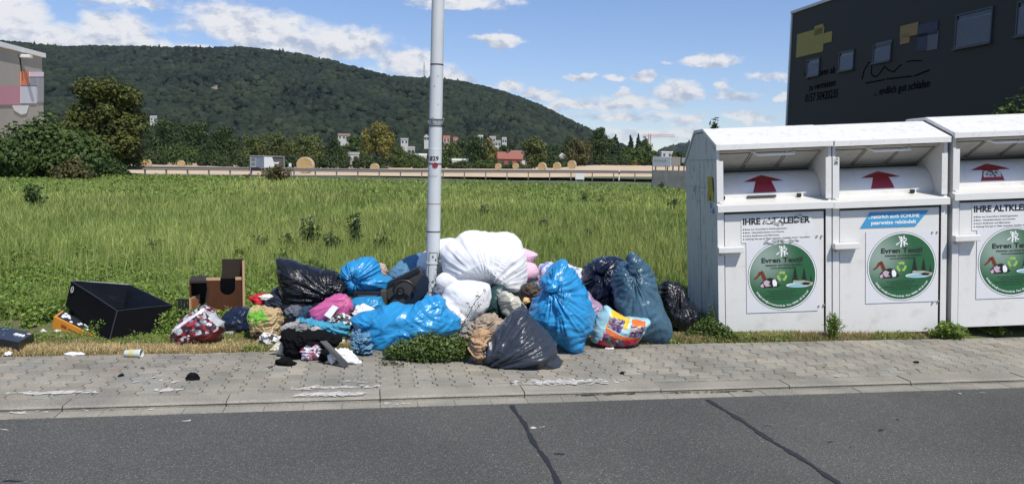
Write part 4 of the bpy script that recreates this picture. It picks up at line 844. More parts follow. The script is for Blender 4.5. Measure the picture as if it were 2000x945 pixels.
def round_label(parent, cx, cz):
    r = 0.333; k = r/425; t = MB(); t.box(cx-.345, cx+.345, -.0025, -.0008, cz-.35, cz+.35); sheet = t.build('label_sheet', CLEAR, parent)
    m_ = MB(); disc(m_, cx, cz, r, -.0032, 0); disc(m_, cx, cz, r*.985, -.0038, 1); disc(m_, cx, cz, r*.955, -.0044, 2); m_.build('round_label', [INK, WHITEP, GREEN1], sheet, fix=False)
    Yp = -.0052; m_ = MB()
    # two waving figures
    for (ox, s) in ((430, 1.0), (470, .8)):
        hd = [(ox+18*s*math.cos(a), 112+(1-s)*30+18*s*math.sin(a)) for a in [i*math.pi/6 for i in range(12)]]
        shape(m_, hd, cx, cz, k, Yp, 0)
    for pts in ([(398, 92), (412, 90), (425, 128), (415, 136)], [(447, 128), (462, 84), (474, 88), (456, 138)], [(412, 132), (458, 132), (440, 165), (425, 160)], [(412, 160), (426, 156), (385, 196), (370, 200), (366, 188)], [(425, 165), (446, 165), (437, 226), (420, 226)],
                [(452, 150), (486, 146), (478, 172), (456, 170)], [(482, 150), (492, 120), (503, 124), (490, 160)], [(458, 170), (478, 170), (476, 218), (466, 218)], [(478, 168), (514, 186), (508, 200), (474, 182)]): shape(m_, pts, cx, cz, k, Yp, 0)
    # shoes
    for pts in ([(85, 490), (130, 450), (150, 405), (180, 400), (185, 430), (150, 465), (120, 492), (88, 498)], [(175, 395), (200, 390), (215, 420), (245, 490), (230, 505), (195, 497), (180, 450)]): shape(m_, pts, cx, cz, k, Yp, 1)
    shape(m_, [(160, 590), (170, 550), (215, 500), (290, 480), (330, 490), (375, 510), (395, 560), (420, 575), (385, 600), (300, 605), (190, 605)], cx, cz, k, Yp, 2)
    for pts in ([(205, 530), (240, 505), (290, 530), (270, 560), (300, 580), (240, 590), (215, 560)], [(165, 575), (200, 545), (215, 590), (185, 602)]): shape(m_, pts, cx, cz, k, Yp-.0006, 3)
    shape(m_, [(320, 510), (350, 500), (375, 540), (370, 585), (330, 590), (318, 550)], cx, cz, k, Yp-.0006, 0)
    # recycling arrows
    for i in range(3):
        a0 = math.radians(90+120*i); c0 = (437, 467); ro, ri = 62, 34
        pts = [(c0[0]+ro*math.cos(a0-t), c0[1]-ro*math.sin(a0-t)) for t in np.linspace(-.75, .45, 7)]+[(c0[0]+(ro+10)*math.cos(a0-.45), c0[1]-(ro+10)*math.sin(a0-.45)), (c0[0]+(ro+ri)/2*math.cos(a0-.95), c0[1]-(ro+ri)/2*math.sin(a0-.95)), (c0[0]+(ri-10)*math.cos(a0-.45), c0[1]-(ri-10)*math.sin(a0-.45))]+[(c0[0]+ri*math.cos(a0-t), c0[1]-ri*math.sin(a0-t)) for t in np.linspace(.45, -.75, 7)]
        shape(m_, pts, cx, cz, k, Yp, 4)
    # firs and pond
    for (fx, top, bot, hw) in ((597, 345, 545, 58), (708, 365, 530, 46), (793, 450, 540, 20)):
        for j in range(5):
            a = top+(bot-top)*j/5.5; b_ = a+(bot-top)*.30; w = hw*(j+1.6)/6.4; shape(m_, [(fx-w, b_), (fx, a), (fx+w, b_)], cx, cz, k, Yp-.0003*j, 2)
    el = [(640+155*math.cos(a), 582+28*math.sin(a)) for a in [i*math.pi/14 for i in range(28)]]; shape(m_, el, cx, cz, k, Yp-.002, 0)
    el = [(625+120*math.cos(a), 585+19*math.sin(a)) for a in [i*math.pi/14 for i in range(28)]]; shape(m_, el, cx, cz, k, Yp-.0025, 5)
    shape(m_, [(565, 545), (580, 520), (640, 528), (700, 525), (760, 540), (820, 555), (805, 590), (740, 592), (690, 575), (640, 560), (600, 560)], cx, cz, k, Yp-.003, 6)
    shape(m_, [(670, 560), (720, 548), (790, 560), (760, 585), (700, 582)], cx, cz, k, Yp-.0035, 2)
    m_.build('label_picture', [WHITEP, BROWN, FIR, PINKP, LGREEN, POND, STONE], sheet, fix=False)
    m_ = MB(); X = lambda p: cx+(p-441)*k; Zz = lambda p: cz-(p-465)*k
    put_text(m_, 'Evren Textil', X(185), Zz(292), 58*k, Yp-.0012, (690-185)*k, .03); put_text(m_, 'Altkleider und Schuh Recycling', X(228), Zz(338), 21*k, Yp, (690-228)*k, .04); put_text(m_, 'www.evrentextil.de', X(292), Zz(372), 21*k, Yp, (590-292)*k, .04)
    for i, (s, a, b_) in enumerate((('Wir gestalten die Zukunft der', 255, 605), ('Welt mit Recycling Neu,', 290, 575), ('unterst\u00fctzen Sie Recycling f\u00fcr eine', 222, 640), ('lebenswerte Welt!', 312, 552))): put_text(m_, s, X(a), Zz(657+i*31), 17*k, Yp, (b_-a)*k, .015)
    m_.build('label_lettering', INK, sheet, fix=False)
    m_ = MB(); s = 'E-Mail: info@evrentextil.de  Fax: 06106- 80 35 4 64'; rad = r*.865; a0, a1 = math.radians(211), math.radians(329)
    wid = []; 
    for ch in s:
        if ch == ' ': wid.append(.30); continue
        vs, fs = tgeo(ch, .035); wid.append(max(v.x for v in vs)-min(v.x for v in vs)+.09)
    tot = sum(wid); acc = 0
    for ch, w in zip(s, wid):
        an = a0+(a1-a0)*(acc+w/2)/tot; acc += w
        if ch == ' ': continue
        vs, fs = tgeo(ch, .035); x0_ = (max(v.x for v in vs)+min(v.x for v in vs))/2; kk = (a1-a0)*rad/tot
        ra, ta = (math.cos(an), math.sin(an)), (-math.sin(an), math.cos(an))
        m_.add([(cx+ra[0]*(rad-(v.y-.3)*kk)+ta[0]*(v.x-x0_)*kk, Yp-.0004, cz+ra[1]*(rad-(v.y-.3)*kk)+ta[1]*(v.x-x0_)*kk) for v in vs], fs)
    m_.build('label_address', WHITEP, sheet, fix=False)
def drum_prof(n=14):
    P0, P1, P2, P3 = (.20, 1.290), (.205, 1.46), (.30, 1.553), (.52, 1.550); out_ = []
    for i in range(n+1):
        t = i/n; q = [(1-t)**3*P0[j]+3*(1-t)**2*t*P1[j]+3*(1-t)*t*t*P2[j]+t**3*P3[j] for j in (0, 1)]; out_.append(q)
    return out_
def container(label, x0_, y0_, z0_, texts, arrow, extra=None, raised=0.0, scrawl=False):
    t = thing('clothing_container', label, 'clothes bank', (x0_, y0_, z0_), 'white clothing containers in a row'); t.rotation_euler = (0, -TILT, 0)
    W_ = WC-.012; prof = [(0, -.05), (0, 1.775), (.50, 1.955), (.90, 1.955), (1.40, 1.645), (1.40, -.05)]
    # side walls (sheet steel 3 cm boxes with folded edge), back, floor
    for side, nm in ((0, 'left_wall'), (1, 'right_wall')):
        xa = 0 if side == 0 else W_-.028
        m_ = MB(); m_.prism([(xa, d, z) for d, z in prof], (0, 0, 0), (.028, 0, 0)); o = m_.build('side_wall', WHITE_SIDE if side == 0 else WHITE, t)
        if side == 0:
            s_ = MB()
            for (d0, d1, z) in ((.05, 1.22, 1.68), (.45, 1.22, 1.40)): s_.box(xa-.004, xa-.0005, d0, d1, z, z+.006)
            s_.box(xa-.004, xa-.0005, .70, .706, .05, 1.66); s_.build('panel_seam', GALV, o)
    m_ = MB(); m_.box(.028, W_-.028, 1.36, 1.395, -.05, 1.64); m_.box(.028, W_-.028, .04, 1.36, 0.0, .03); m_.build('back_wall', WHITE, t)
    m_ = MB(); m_.box(.07, W_-.07, .004, .03, -.048, 1.16, 0, .004); m_.build('door', WHITE, t)
    for (a, b_) in ((.0, .062), (W_-.055, W_)):
        m_ = MB(); m_.box(a, b_, -.008, .0-.001, -.05, 1.20); m_.box(a, b_, -.008, -.001, 1.28, 1.67); m_.build('frame_post', WHITE, t)
    m_ = MB(); m_.box(.063, .068, -.001, .004, -.04, 1.15); m_.build('door_gap', DKGAP, t)
    # ledge
    m_ = MB(); m_.prism([(0, -.055, 1.185), (0, -.055, 1.245), (0, .0, 1.258), (0, .21, 1.298), (0, .21, 1.27), (0, -.0, 1.20)], (-.004, 0, 0), (W_+.004, 0, 0)); m_.build('ledge', WHITE, t)
    m_ = MB(); m_.box(.01, W_-.01, -.004, .003, 1.161, 1.185); m_.build('ledge_seam', DKGAP, t)
    # drum
    dp = drum_prof(); vs = []; n = len(dp)
    for x in (.03, W_-.03): vs += [(x, d, z) for d, z in dp]
    m_ = MB(); m_.add(vs, [(i, i+1, n+i+1, n+i) for i in range(n-1)], 0, True); m_.add([(.03, .52, 1.548), (W_-.03, .52, 1.548), (W_-.03, .52, 1.1), (.03, .52, 1.1)], [(0, 1, 2, 3)]); dr = m_.build('drum', WHITE, t, fix=False)
    def on_drum(x, s, off):
        q = s*(n-1); i = min(int(q), n-2); f = q-i; d = dp[i][0]*(1-f)+dp[i+1][0]*f; z = dp[i][1]*(1-f)+dp[i+1][1]*f
        dd, dz = dp[i+1][0]-dp[i][0], dp[i+1][1]-dp[i][1]; l = math.hypot(dd, dz); return (x, d-dz/l*off, z+dd/l*off)
    def patch(name, xa, xb, fn0, fn1, off, m__, ns=12, nx=8, slant=None):
        V = []; 
        for i in range(ns+1):
            s = fn0+(fn1-fn0)*i/ns
            for j in range(nx+1): V.append(on_drum(xa(s)+(xb(s)-xa(s))*j/nx, s, off))
        npmesh(name, V, [(i*(nx+1)+j, i*(nx+1)+j+1, (i+1)*(nx+1)+j+1, (i+1)*(nx+1)+j) for i in range(ns) for j in range(nx)], m__, dr)
    ax = arrow
    patch('arrow_sheet', lambda s: ax-.26, lambda s: ax+.26, .12, .66, .002, CLEAR)
    V = []; sh = [(-.105, .16), (.105, .16), (.065, .40), (.175, .40), (0, .60), (-.175, .40), (-.065, .40)]
    # subdivide the arrow so that it follows the curve
    def arrow_patch(xl, xr, s0, s1, off=.004):
        patch('red_arrow', xl, xr, s0, s1, off, RED, 8, 4)
    arrow_patch(lambda s: ax-.115+(s-.12)*.14, lambda s: ax+.115-(s-.12)*.14, .12, .39)
    arrow_patch(lambda s: ax-.195*(1-(s-.39)/.22)-.001, lambda s: ax+.195*(1-(s-.39)/.22)+.001, .391, .61)
    if scrawl: patch('sprayed_scrawl', lambda s: ax-.085, lambda s: ax+.085, .20, .36, .006, patmat('scrawl', [(.5, .5, .5), (.12, .12, .12), (.6, .6, .6)], 45, .6))
    for x in (.08, W_-.27): m_ = MB(); m_.box(x, x+.04, .15, .185, 1.292, 1.33, 0, .006); m_.build('latch', BLACK, t)
    # sloping flap under the roof with three framed fields
    def fl(x, s, off=0): d0, z0, d1, z1 = .06, 1.765, .53, 1.562; return (x, d0+(d1-d0)*s, z0+(z1-z0)*s-off)
    m_ = MB(); m_.add([fl(.03, 0), fl(W_-.03, 0), fl(W_-.03, 1), fl(.03, 1)], [(0, 1, 2, 3)]); fo = m_.build('flap', CREAM, t, fix=False)
    m_ = MB()
    for (a, b_) in ((.05, .36), (.385, .70), (.725, W_-.06)):
        for (p0, p1) in (((a, .12), (b_, .12)), ((b_, .12), (b_, .9)), ((b_, .9), (a, .9)), ((a, .9), (a, .12))): m_.tube([fl(*p0, .004), fl(*p1, .004)], .004, 4)
    m_.build('flap_frame', mat('rusty_brown_edge', (.14, .11, .08), .8), fo, fix=False)
    m_ = MB(); m_.box(.028, W_-.028, .53, .545, 1.545, 1.562); m_.build('seam_bar', DKGAP, t)
    m_ = MB(); hx0, hx1 = .40, .74; m_.tube([(hx0-.03, .10, 1.745), (hx0, -.005, 1.715), (hx1, -.005, 1.715), (hx1+.03, .10, 1.745)], .010, 8); m_.build('flap_handle', WHITEP, fo, fix=False)
    # roof
    rp = [(-.055, 1.772), (-.055, 1.822), (.50, 1.995), (.905, 1.995), (1.44, 1.66), (1.44, 1.635), (.895, 1.965), (.51, 1.965), (.0, 1.805), (-.04, 1.772)]
    m_ = MB(); m_.prism([(-.012, d, z) for d, z in rp], (0, 0, 0), (W_+.022, 0, 0)); m_.build('roof', WHITE_ROOF, t)
    # handle bar and its bracket
    m_ = MB(); m_.box(-.01, .235, -.085, -.009, .795, .852, 0, .006); m_.build('step_bar', WHITE, t)
    m_ = MB(); m_.box(.02, .06, -.05, -.009, .768, .793); m_.build('bracket', GALV, t)
    for (x, z) in ((1.0, .92), (.955, .92), (.97, .24), (1.02, .25)): m_ = MB(); m_.tube([(x, -.012, z), (x, .006, z)], .009, 8); m_.build('bolt', GALV, t, fix=False)
    if raised: 
        for x in (.08, W_-.2): m_ = MB(); m_.box(x, x+.12, .1, 1.1, -raised, -.002); m_.build('support_block', CONC, t)
    for fn in texts: fn(t)
    if extra: extra(t)
    return t
def ihre(x, z, torn=False):
    def fn(t):
        m_ = MB(); m_.box(x-.015, x+.66, -.0022, .0035, z-.175, z+.085); sh = m_.build('text_sheet', PAPER, t); Yp = -.0034
        m_ = MB(); put_text(m_, 'IHRE ALTKLEIDER', x, z, .058, Yp, .645, .04)
        for i, (s, w) in enumerate((('Bitte nur brauchbare Kleidungsst\u00fccke', .40), ('Bett-, Haushaltsw\u00e4sche und Schuhe', .375), ('Keine Stoffreste und Matratzen', .33), ('Achtung: Nur gut in T\u00fcten verpackte Textilien bleiben brauchbar!', .66-.035))):
            zz = z-.048-i*.031; put_text(m_, s, x+.02, zz-.006, .014, Yp, w, .012 if i < 3 else .02); disc(m_, x+.006, zz, .0065, Yp, 0, 12)
        m_.build('sheet_lettering', INK, sh, fix=False)
        if torn:
            rg = random.Random(3); m_ = MB()
            for (a, b_, w, h, n, yy) in ((.30, .015, .09, .03, 16, -.006), (.53, .045, .05, .03, 6, -.006), (.38, -.165, .17, .014, 22, -.012)):
                for i in range(n):
                    cx_, cz_ = x+a+rg.uniform(-w, w), z+b_+rg.uniform(-h, h); k = 7; q = rg.uniform(.008, .024)
                    m_.add([(cx_+q*1.5*math.cos(6.28*j/k)*rg.uniform(.5, 1), yy+rg.uniform(-.004, .002), cz_+q*.8*math.sin(6.28*j/k)*rg.uniform(.5, 1)) for j in range(k)], [tuple(range(k))], 0 if rg.random() < .7 else 1)
            m_.build('torn_paper', [mat('torn_grey_paper', (.42, .42, .40), .8, .2, 30), PAPER], sh, fix=False)
    return fn
def banner(x, z):
    def fn(t):
        m_ = MB(); m_.prism([(x, 0, z), (x+.53, 0, z), (x+.655, 0, z+.148), (x+.095, 0, z+.148)], (0, -.0022, 0), (0, .0035, 0)); b = m_.build('blue_banner', BLUEB, t)
        m_ = MB(); put_text(m_, '...nat\u00fcrlich auch SCHUHE', x+.075, z+.087, .034, -.0034, .49, .025); put_text(m_, 'paarweise geb\u00fcndelt', x+.105, z+.03, .034, -.0034, .43, .03); m_.build('banner_lettering', WHITEP, b, fix=False)
    return fn
def side_stickers(t):
    def patchy(name, d0, d1, z0, z1, m__, seed):
        rg = random.Random(seed); m_ = MB(); k = 16; pts = []
        for j in range(k):
            s = j/k*4; e_ = int(s); f = s-e_; q = [(f, 0), (1, f), (1-f, 1), (0, 1-f)][e_]; pts.append((-.006, d0+(d1-d0)*min(max(q[0]+rg.uniform(-.12, .12), 0), 1), z0+(z1-z0)*min(max(q[1]+rg.uniform(-.05, .05), 0), 1)))
        m_.prism(pts, (0, 0, 0), (.004, 0, 0)); m_.build(name, m__, t)
    patchy('torn_sticker', .10, .36, 1.28, 1.52, patmat('yellow_black_sticker', [(.42, .32, .03), (.46, .36, .05), (.04, .035, .02), (.40, .30, .04)], 14, .5, stretch=(1, 1, .4)), 4)
    patchy('torn_sticker', .10, .25, 1.16, 1.275, patmat('blue_white_sticker', [(.06, .16, .30), (.55, .57, .6), (.3, .4, .5)], 18, .5), 6)
    rg = random.Random(9); m_ = MB()
    for i in range(46):
        d = rg.uniform(.05, 1.35); z = rg.choice([rg.uniform(.3, 1.65), rg.gauss(1.45, .15)]); z = min(z, 1.66); h = abs(rg.gauss(0, .03))+.004; w = abs(rg.gauss(0, .008))+.002
        m_.add([(-.0012, d+w*math.cos(q)*rg.uniform(.4, 1), z+h*math.sin(q)*rg.uniform(.4, 1)) for q in [6.28*j/7 for j in range(7)]], [tuple(range(7))])
    m_.build('scratch_marks', mat('bare_scratch', (.09, .09, .10), .7), t, fix=False)
def cpos(i, dy=0, dz=0):
    return (CG.x+i*WC*math.cos(TILT), ZC+dy, CG.z-.02+i*WC*math.sin(TILT)+dz)
def stamp(t):
    m_ = MB(); m_.box(.012, .05, -.0105, -.0082, 1.60, 1.66); o = m_.build('small_sticker', patmat('grey_sticker', [(.5, .5, .5), (.1, .1, .1), (.6, .6, .6)], 60, .5), t)
def blackmark(t):
    m_ = MB(); m_.box(.34, .62, .16, .19, 1.30, 1.322); m_.build('tape_strip', mat('dark_torn_tape', (.05, .05, .045), .7, .4, 40), t)
    m_ = MB(); m_.box(.05, .15, .135, .14, 1.44, 1.47)
def lock(t): pass
c1 = container('leftmost white clothing container with a torn IHRE ALTKLEIDER sheet and scratched side', *cpos(0), texts=[lambda t: round_label(t, .62, .545), ihre(.245, 1.055, True)], arrow=.52, extra=lambda t: (side_stickers(t), blackmark(t)))
c2 = container('middle white clothing container with the blue SCHUHE banner', *cpos(1, .0, -.005), texts=[lambda t: round_label(t, .665, .60), banner(.265, .985)], arrow=.57, extra=stamp)
c3 = container('rightmost white clothing container raised over a dark gap, cut by the photo edge', *cpos(2.02, -.03, .03), texts=[lambda t: round_label(t, .585, .575), ihre(.205, 1.065)], arrow=.50, scrawl=True, raised=.14)
# ------------------------------------------------------------------ rubbish
GY = lambda px_, py_: G(px_, py_).y
def closed_spline(pts, N, tension=0.5):
    p = np.array(pts, float); n = len(p); seg = []; 
    d = np.linalg.norm(np.roll(p, -1, 0)-p, axis=1); cum = np.concatenate([[0], np.cumsum(d)]); u = np.linspace(0, cum[-1], N, endpoint=False)
    idx = np.clip(np.searchsorted(cum, u, side='right')-1, 0, n-1); f = (u-cum[idx])/d[idx]
    p0, p1, p2, p3 = p[(idx-1) % n], p[idx], p[(idx+1) % n], p[(idx+2) % n]; f = f[:, None]
    cr_ = 0.5*((2*p1)+(-p0+p2)*f+(2*p0-5*p1+4*p2-p3)*f*f+(-p0+3*p1-3*p2+p3)*f**3); lin = p1*(1-f)+p2*f
    return cr_*tension+lin*(1-tension)
def puff(name, outline, ctr, Yd, D, m__, parent=None, seed=1, N=200, M=84, knot=None, pleat=0.0, pfreq=7.0, fold=0.018, ffreq=7.0, stretch=(1, 1, 1), rot=0.0, flat=1.0, tens=0.7, clip=True, wr=0.006, lean=0.0, Db=None, pdecay=.25, loc=None, soft=False, cloth=False):
    """closed crumpled body whose outline is the given shape, D metres thick towards the street and Db away from it"""
    o2 = closed_spline(outline, N, tens); c = np.array(ctr, float); Db = Db if Db is not None else D
    ph = np.linspace(0.02, math.pi-0.02, M); s = np.sin(ph)**flat; co = np.cos(ph)
    PX = c[0]+(o2[None, :, 0]-c[0])*s[:, None]; PY = c[1]+(o2[None, :, 1]-c[1])*s[:, None]
    dep = np.where(co > 0, -D*co, -Db*co)[:, None] + np.zeros_like(PX)
    # pixel rays -> a vertical plane at Yd, then real thickness added
    dx = f_.x+(PX-CX)/F*r_.x-(PY-CY)/F*u_.x; dy = f_.y+(PX-CX)/F*r_.y-(PY-CY)/F*u_.y; dz = f_.z+(PX-CX)/F*r_.z-(PY-CY)/F*u_.z
    X = dx/dy*Yd; Z = CAMZ+dz/dy*Yd; cX, cZ = XZ(ctr[0], ctr[1], Yd)
    Y = Yd+dep+lean*(Z-cZ)
    V = np.stack([X, Y, Z], -1)
    # vertex normals
    du = np.roll(V, -1, 1)-np.roll(V, 1, 1); dvv = np.gradient(V, axis=0); nrm = np.cross(dvv, du); nrm /= np.linalg.norm(nrm, axis=-1)[..., None]+1e-9
    if np.mean(nrm[0, :, 1]) > 0: nrm = -nrm
    q = np.stack([X-cX, Y-Yd, Z-cZ], -1); ca, sa = math.cos(rot), math.sin(rot)
    qr = np.stack([q[..., 0]*ca+q[..., 2]*sa, q[..., 1], -q[..., 0]*sa+q[..., 2]*ca], -1)*np.array(stretch)
    wv = 0.35*np.stack([pn(qr*3, seed+1), pn(qr*3, seed+2), pn(qr*3, seed+3)], -1)
    if soft: disp = fold*(fbm(qr*ffreq*.5+wv, seed, 3, .5)) + fold*.35*(ridge(qr*ffreq*.9+wv, seed+5, 2)-.5)
    elif cloth:
        wv2 = .9*np.stack([pn(qr*7, seed+11), pn(qr*7, seed+12), pn(qr*7, seed+13)], -1)
        disp = fold*(ridge(qr*ffreq*np.array((.55, .55, 1.1))+wv2, seed, 4, .62)-1.0)
    else:
        an = qr*np.array((1.0, 1.0, 1.0)); msk = np.clip(.5+1.4*pn(qr*3.3, seed+40), 0, 1)
        an2 = np.stack([q[..., 0]*math.cos(rot+.5)+q[..., 2]*math.sin(rot+.5), q[..., 1], -q[..., 0]*math.sin(rot+.5)+q[..., 2]*math.cos(rot+.5)], -1)
        disp = fold*1.5*(ridge(an*ffreq*.33+wv, seed, 3, .5)-0.75) + wr*1.7*msk*(ridge(an2*np.array((3.5, 5, 17))+wv*2.2, seed+7, 3, .55)-.6) + wr*.5*(ridge(an*11+wv*3, seed+9, 2, .5)-.5)
    if knot is not None:
        kx, kz = XZ(knot[0], knot[1], Yd); ax_, az_ = X-kx, Z-kz; rad = np.sqrt(ax_**2+az_**2+(0.6*np.maximum(dep+D*0.9, 0))**2)+1e-4; th = np.arctan2(az_, ax_)
        pl = 1-2.0*np.abs(pn(np.stack([np.cos(th)*pfreq, np.sin(th)*pfreq, rad*2.0], -1), seed+21)); pl2 = 1-2*np.abs(pn(np.stack([np.cos(th)*pfreq*2.3, np.sin(th)*pfreq*2.3, rad*3.0], -1), seed+22))
        env = np.clip(rad/0.05, 0, 1)*np.exp(-rad/pdecay); disp = disp*(1-0.4*np.exp(-rad/pdecay)) + 1.5*pleat*(pl+.5*pl2-.6)*env - pleat*1.2*np.exp(-(rad/.045)**2)
    edge = 1.0
    V = V + nrm*disp[..., None]*edge
    if clip: g = gh(V[..., 0], V[..., 1]); V[..., 2] = np.maximum(V[..., 2], g+0.002+0.004*(pn(V*20, seed)+1))
    i = np.arange((M-1)*N); r0 = i//N*N; cidx = i % N; nx = (cidx+1) % N
    Fq = np.stack([r0+cidx, r0+nx, r0+N+nx, r0+N+cidx], -1)
    o = npmesh(name, V.reshape(-1, 3), Fq, m__, parent, smooth=True, off=loc)
    me = o.data; import bmesh as B
    bm = B.new(); bm.from_mesh(me); bm.verts.ensure_lookup_table()
    try: bm.faces.new([bm.verts[k] for k in range(N)]); bm.faces.new([bm.verts[(M-1)*N+k] for k in range(N)])
    except Exception: pass
    B.ops.recalc_face_normals(bm, faces=bm.faces[:]); bm.to_mesh(me); bm.free()
    return o
def bag(label, outline, ctr, gy, D, m__, cat='rubbish bag', group='rubbish bags in the heap', name='rubbish_bag', Yd=None, tie=None, **kw):
    """a bag is a thing: Empty at its base, film body and, where shown, a knotted top"""
    Yd = Yd if Yd is not None else GY(ctr[0], gy)+D*.45
    p = P(ctr[0], ctr[1], Yd); t = thing(name, label, cat, (p.x, Yd, 0), group); 
    o = puff('film', outline, ctr, Yd, D, m__, t, **kw); o.location = (-p.x, -Yd, 0)
    if tie:
        for q in tie: k = puff('knot', q[0], q[1], Yd-D*q[2], q[3], m__, t, seed=kw.get('seed', 1)+50, N=70, M=30, fold=.008, ffreq=22, wr=.004, clip=False); k.location = (-p.x, -Yd, 0)
    return t
def lump(label, outline, ctr, gy, D, m__, name='cloth', cat='cloth', group='loose clothes in the heap', Yd=None, **kw):
    Yd = Yd if Yd is not None else GY(ctr[0], gy)+D*.4
    kw.setdefault('N', 130); kw.setdefault('M', 50); kw.setdefault('fold', .026); kw.setdefault('ffreq', 13); kw.setdefault('cloth', True)
    o = puff(name, outline, ctr, Yd, D, m__, None, **kw)
    return tag(o, label, cat, group)
BLUEF = filmmat('blue_film', (0.030, 0.29, 0.60), .27, .10); BLUEF2 = filmmat('teal_blue_film', (0.03, 0.26, 0.50), .30, .08)
BLACKF = filmmat('black_film', (0.012, 0.013, 0.016), .26, 0, .45); GREYF = filmmat('anthracite_film', (0.035, 0.042, 0.056), .30, 0, .35); NAVYF = filmmat('navy_film', (0.012, 0.020, 0.045), .26, 0, .45)
SLATEF = filmmat('slate_blue_film', (0.055, 0.12, 0.175), .30, .04, .35); PINKF = filmmat('pink_film', (0.62, 0.13, 0.33), .32, .15); HAZYF = filmmat('hazy_blue_film', (0.12, 0.26, 0.38), .25, .1, .5)
LILAC = patmat('lilac_checked_film', [(.42, .40, .62), (.62, .60, .74), (.20, .30, .58), (.70, .68, .76)], 22, .35, stretch=(1, 1, .5))
PINKT = filmmat('pale_pink_lilac_film', (.42, .30, .44), .3, .15)
DUVET = mat('white_cotton', (0.80, 0.80, 0.80), .85, .03, 3, .25, 25, sheen=.2, bdist=.006); PINKC = mat('pink_cotton', (.74, .46, .56), .85, .05, 4, .25, 25, bdist=.006)
WCLOTH = mat('white_cloth', (.72, .72, .72), .85, .05, 12, .3, 40, bdist=.005); GCLOTH = mat('grey_cloth', (.21, .21, .21), .9, .15, 15, .3, 50, bdist=.004); BCLOTH = mat('black_cloth', (.005, .005, .006), .9, .3, 8, .4, 40, bdist=.006, spec=.15)
NCLOTH = mat('navy_cloth', (.018, .025, .045), .85, .3, 8, .3, 40); RCLOTH = mat('red_cloth', (.52, .015, .03), .7, .2, 8, .3, 30); CREAMC = mat('cream_paper', (.62, .58, .46), .75, .05, 10, .3, 30); BEIGE = mat('beige_film', (.50, .48, .40), .4, .12, 9, .4, 25)
TAN = mat('tan_paper', (.42, .27, .15), .75, .15, 9, .5, 25, bdist=.006); KRAFT = mat('kraft_paper', (.44, .32, .16), .7, .12, 10, .5, 22, stain=(.10, .36, .03), stain_amt=.0, bdist=.006); BLUEC = mat('blue_cloth', (.05, .28, .42), .75, .2, 10, .3, 30)
LILACC = mat('lilac_cloth', (.34, .30, .58), .8, .1, 12, .3, 40); PURPLEP = patmat('floral_cloth', [(.66, .64, .70), (.70, .68, .72), (.44, .36, .52), (.62, .30, .36), (.72, .72, .74)], 26, .8)
CHECK = patmat('black_white_print', [(.55, .55, .55), (.04, .04, .04), (.68, .67, .65), (.10, .10, .11), (.40, .36, .34)], 40, .7)
GREENF = filmmat('dark_green_film', (.02, .055, .055), .35, 0, .3)
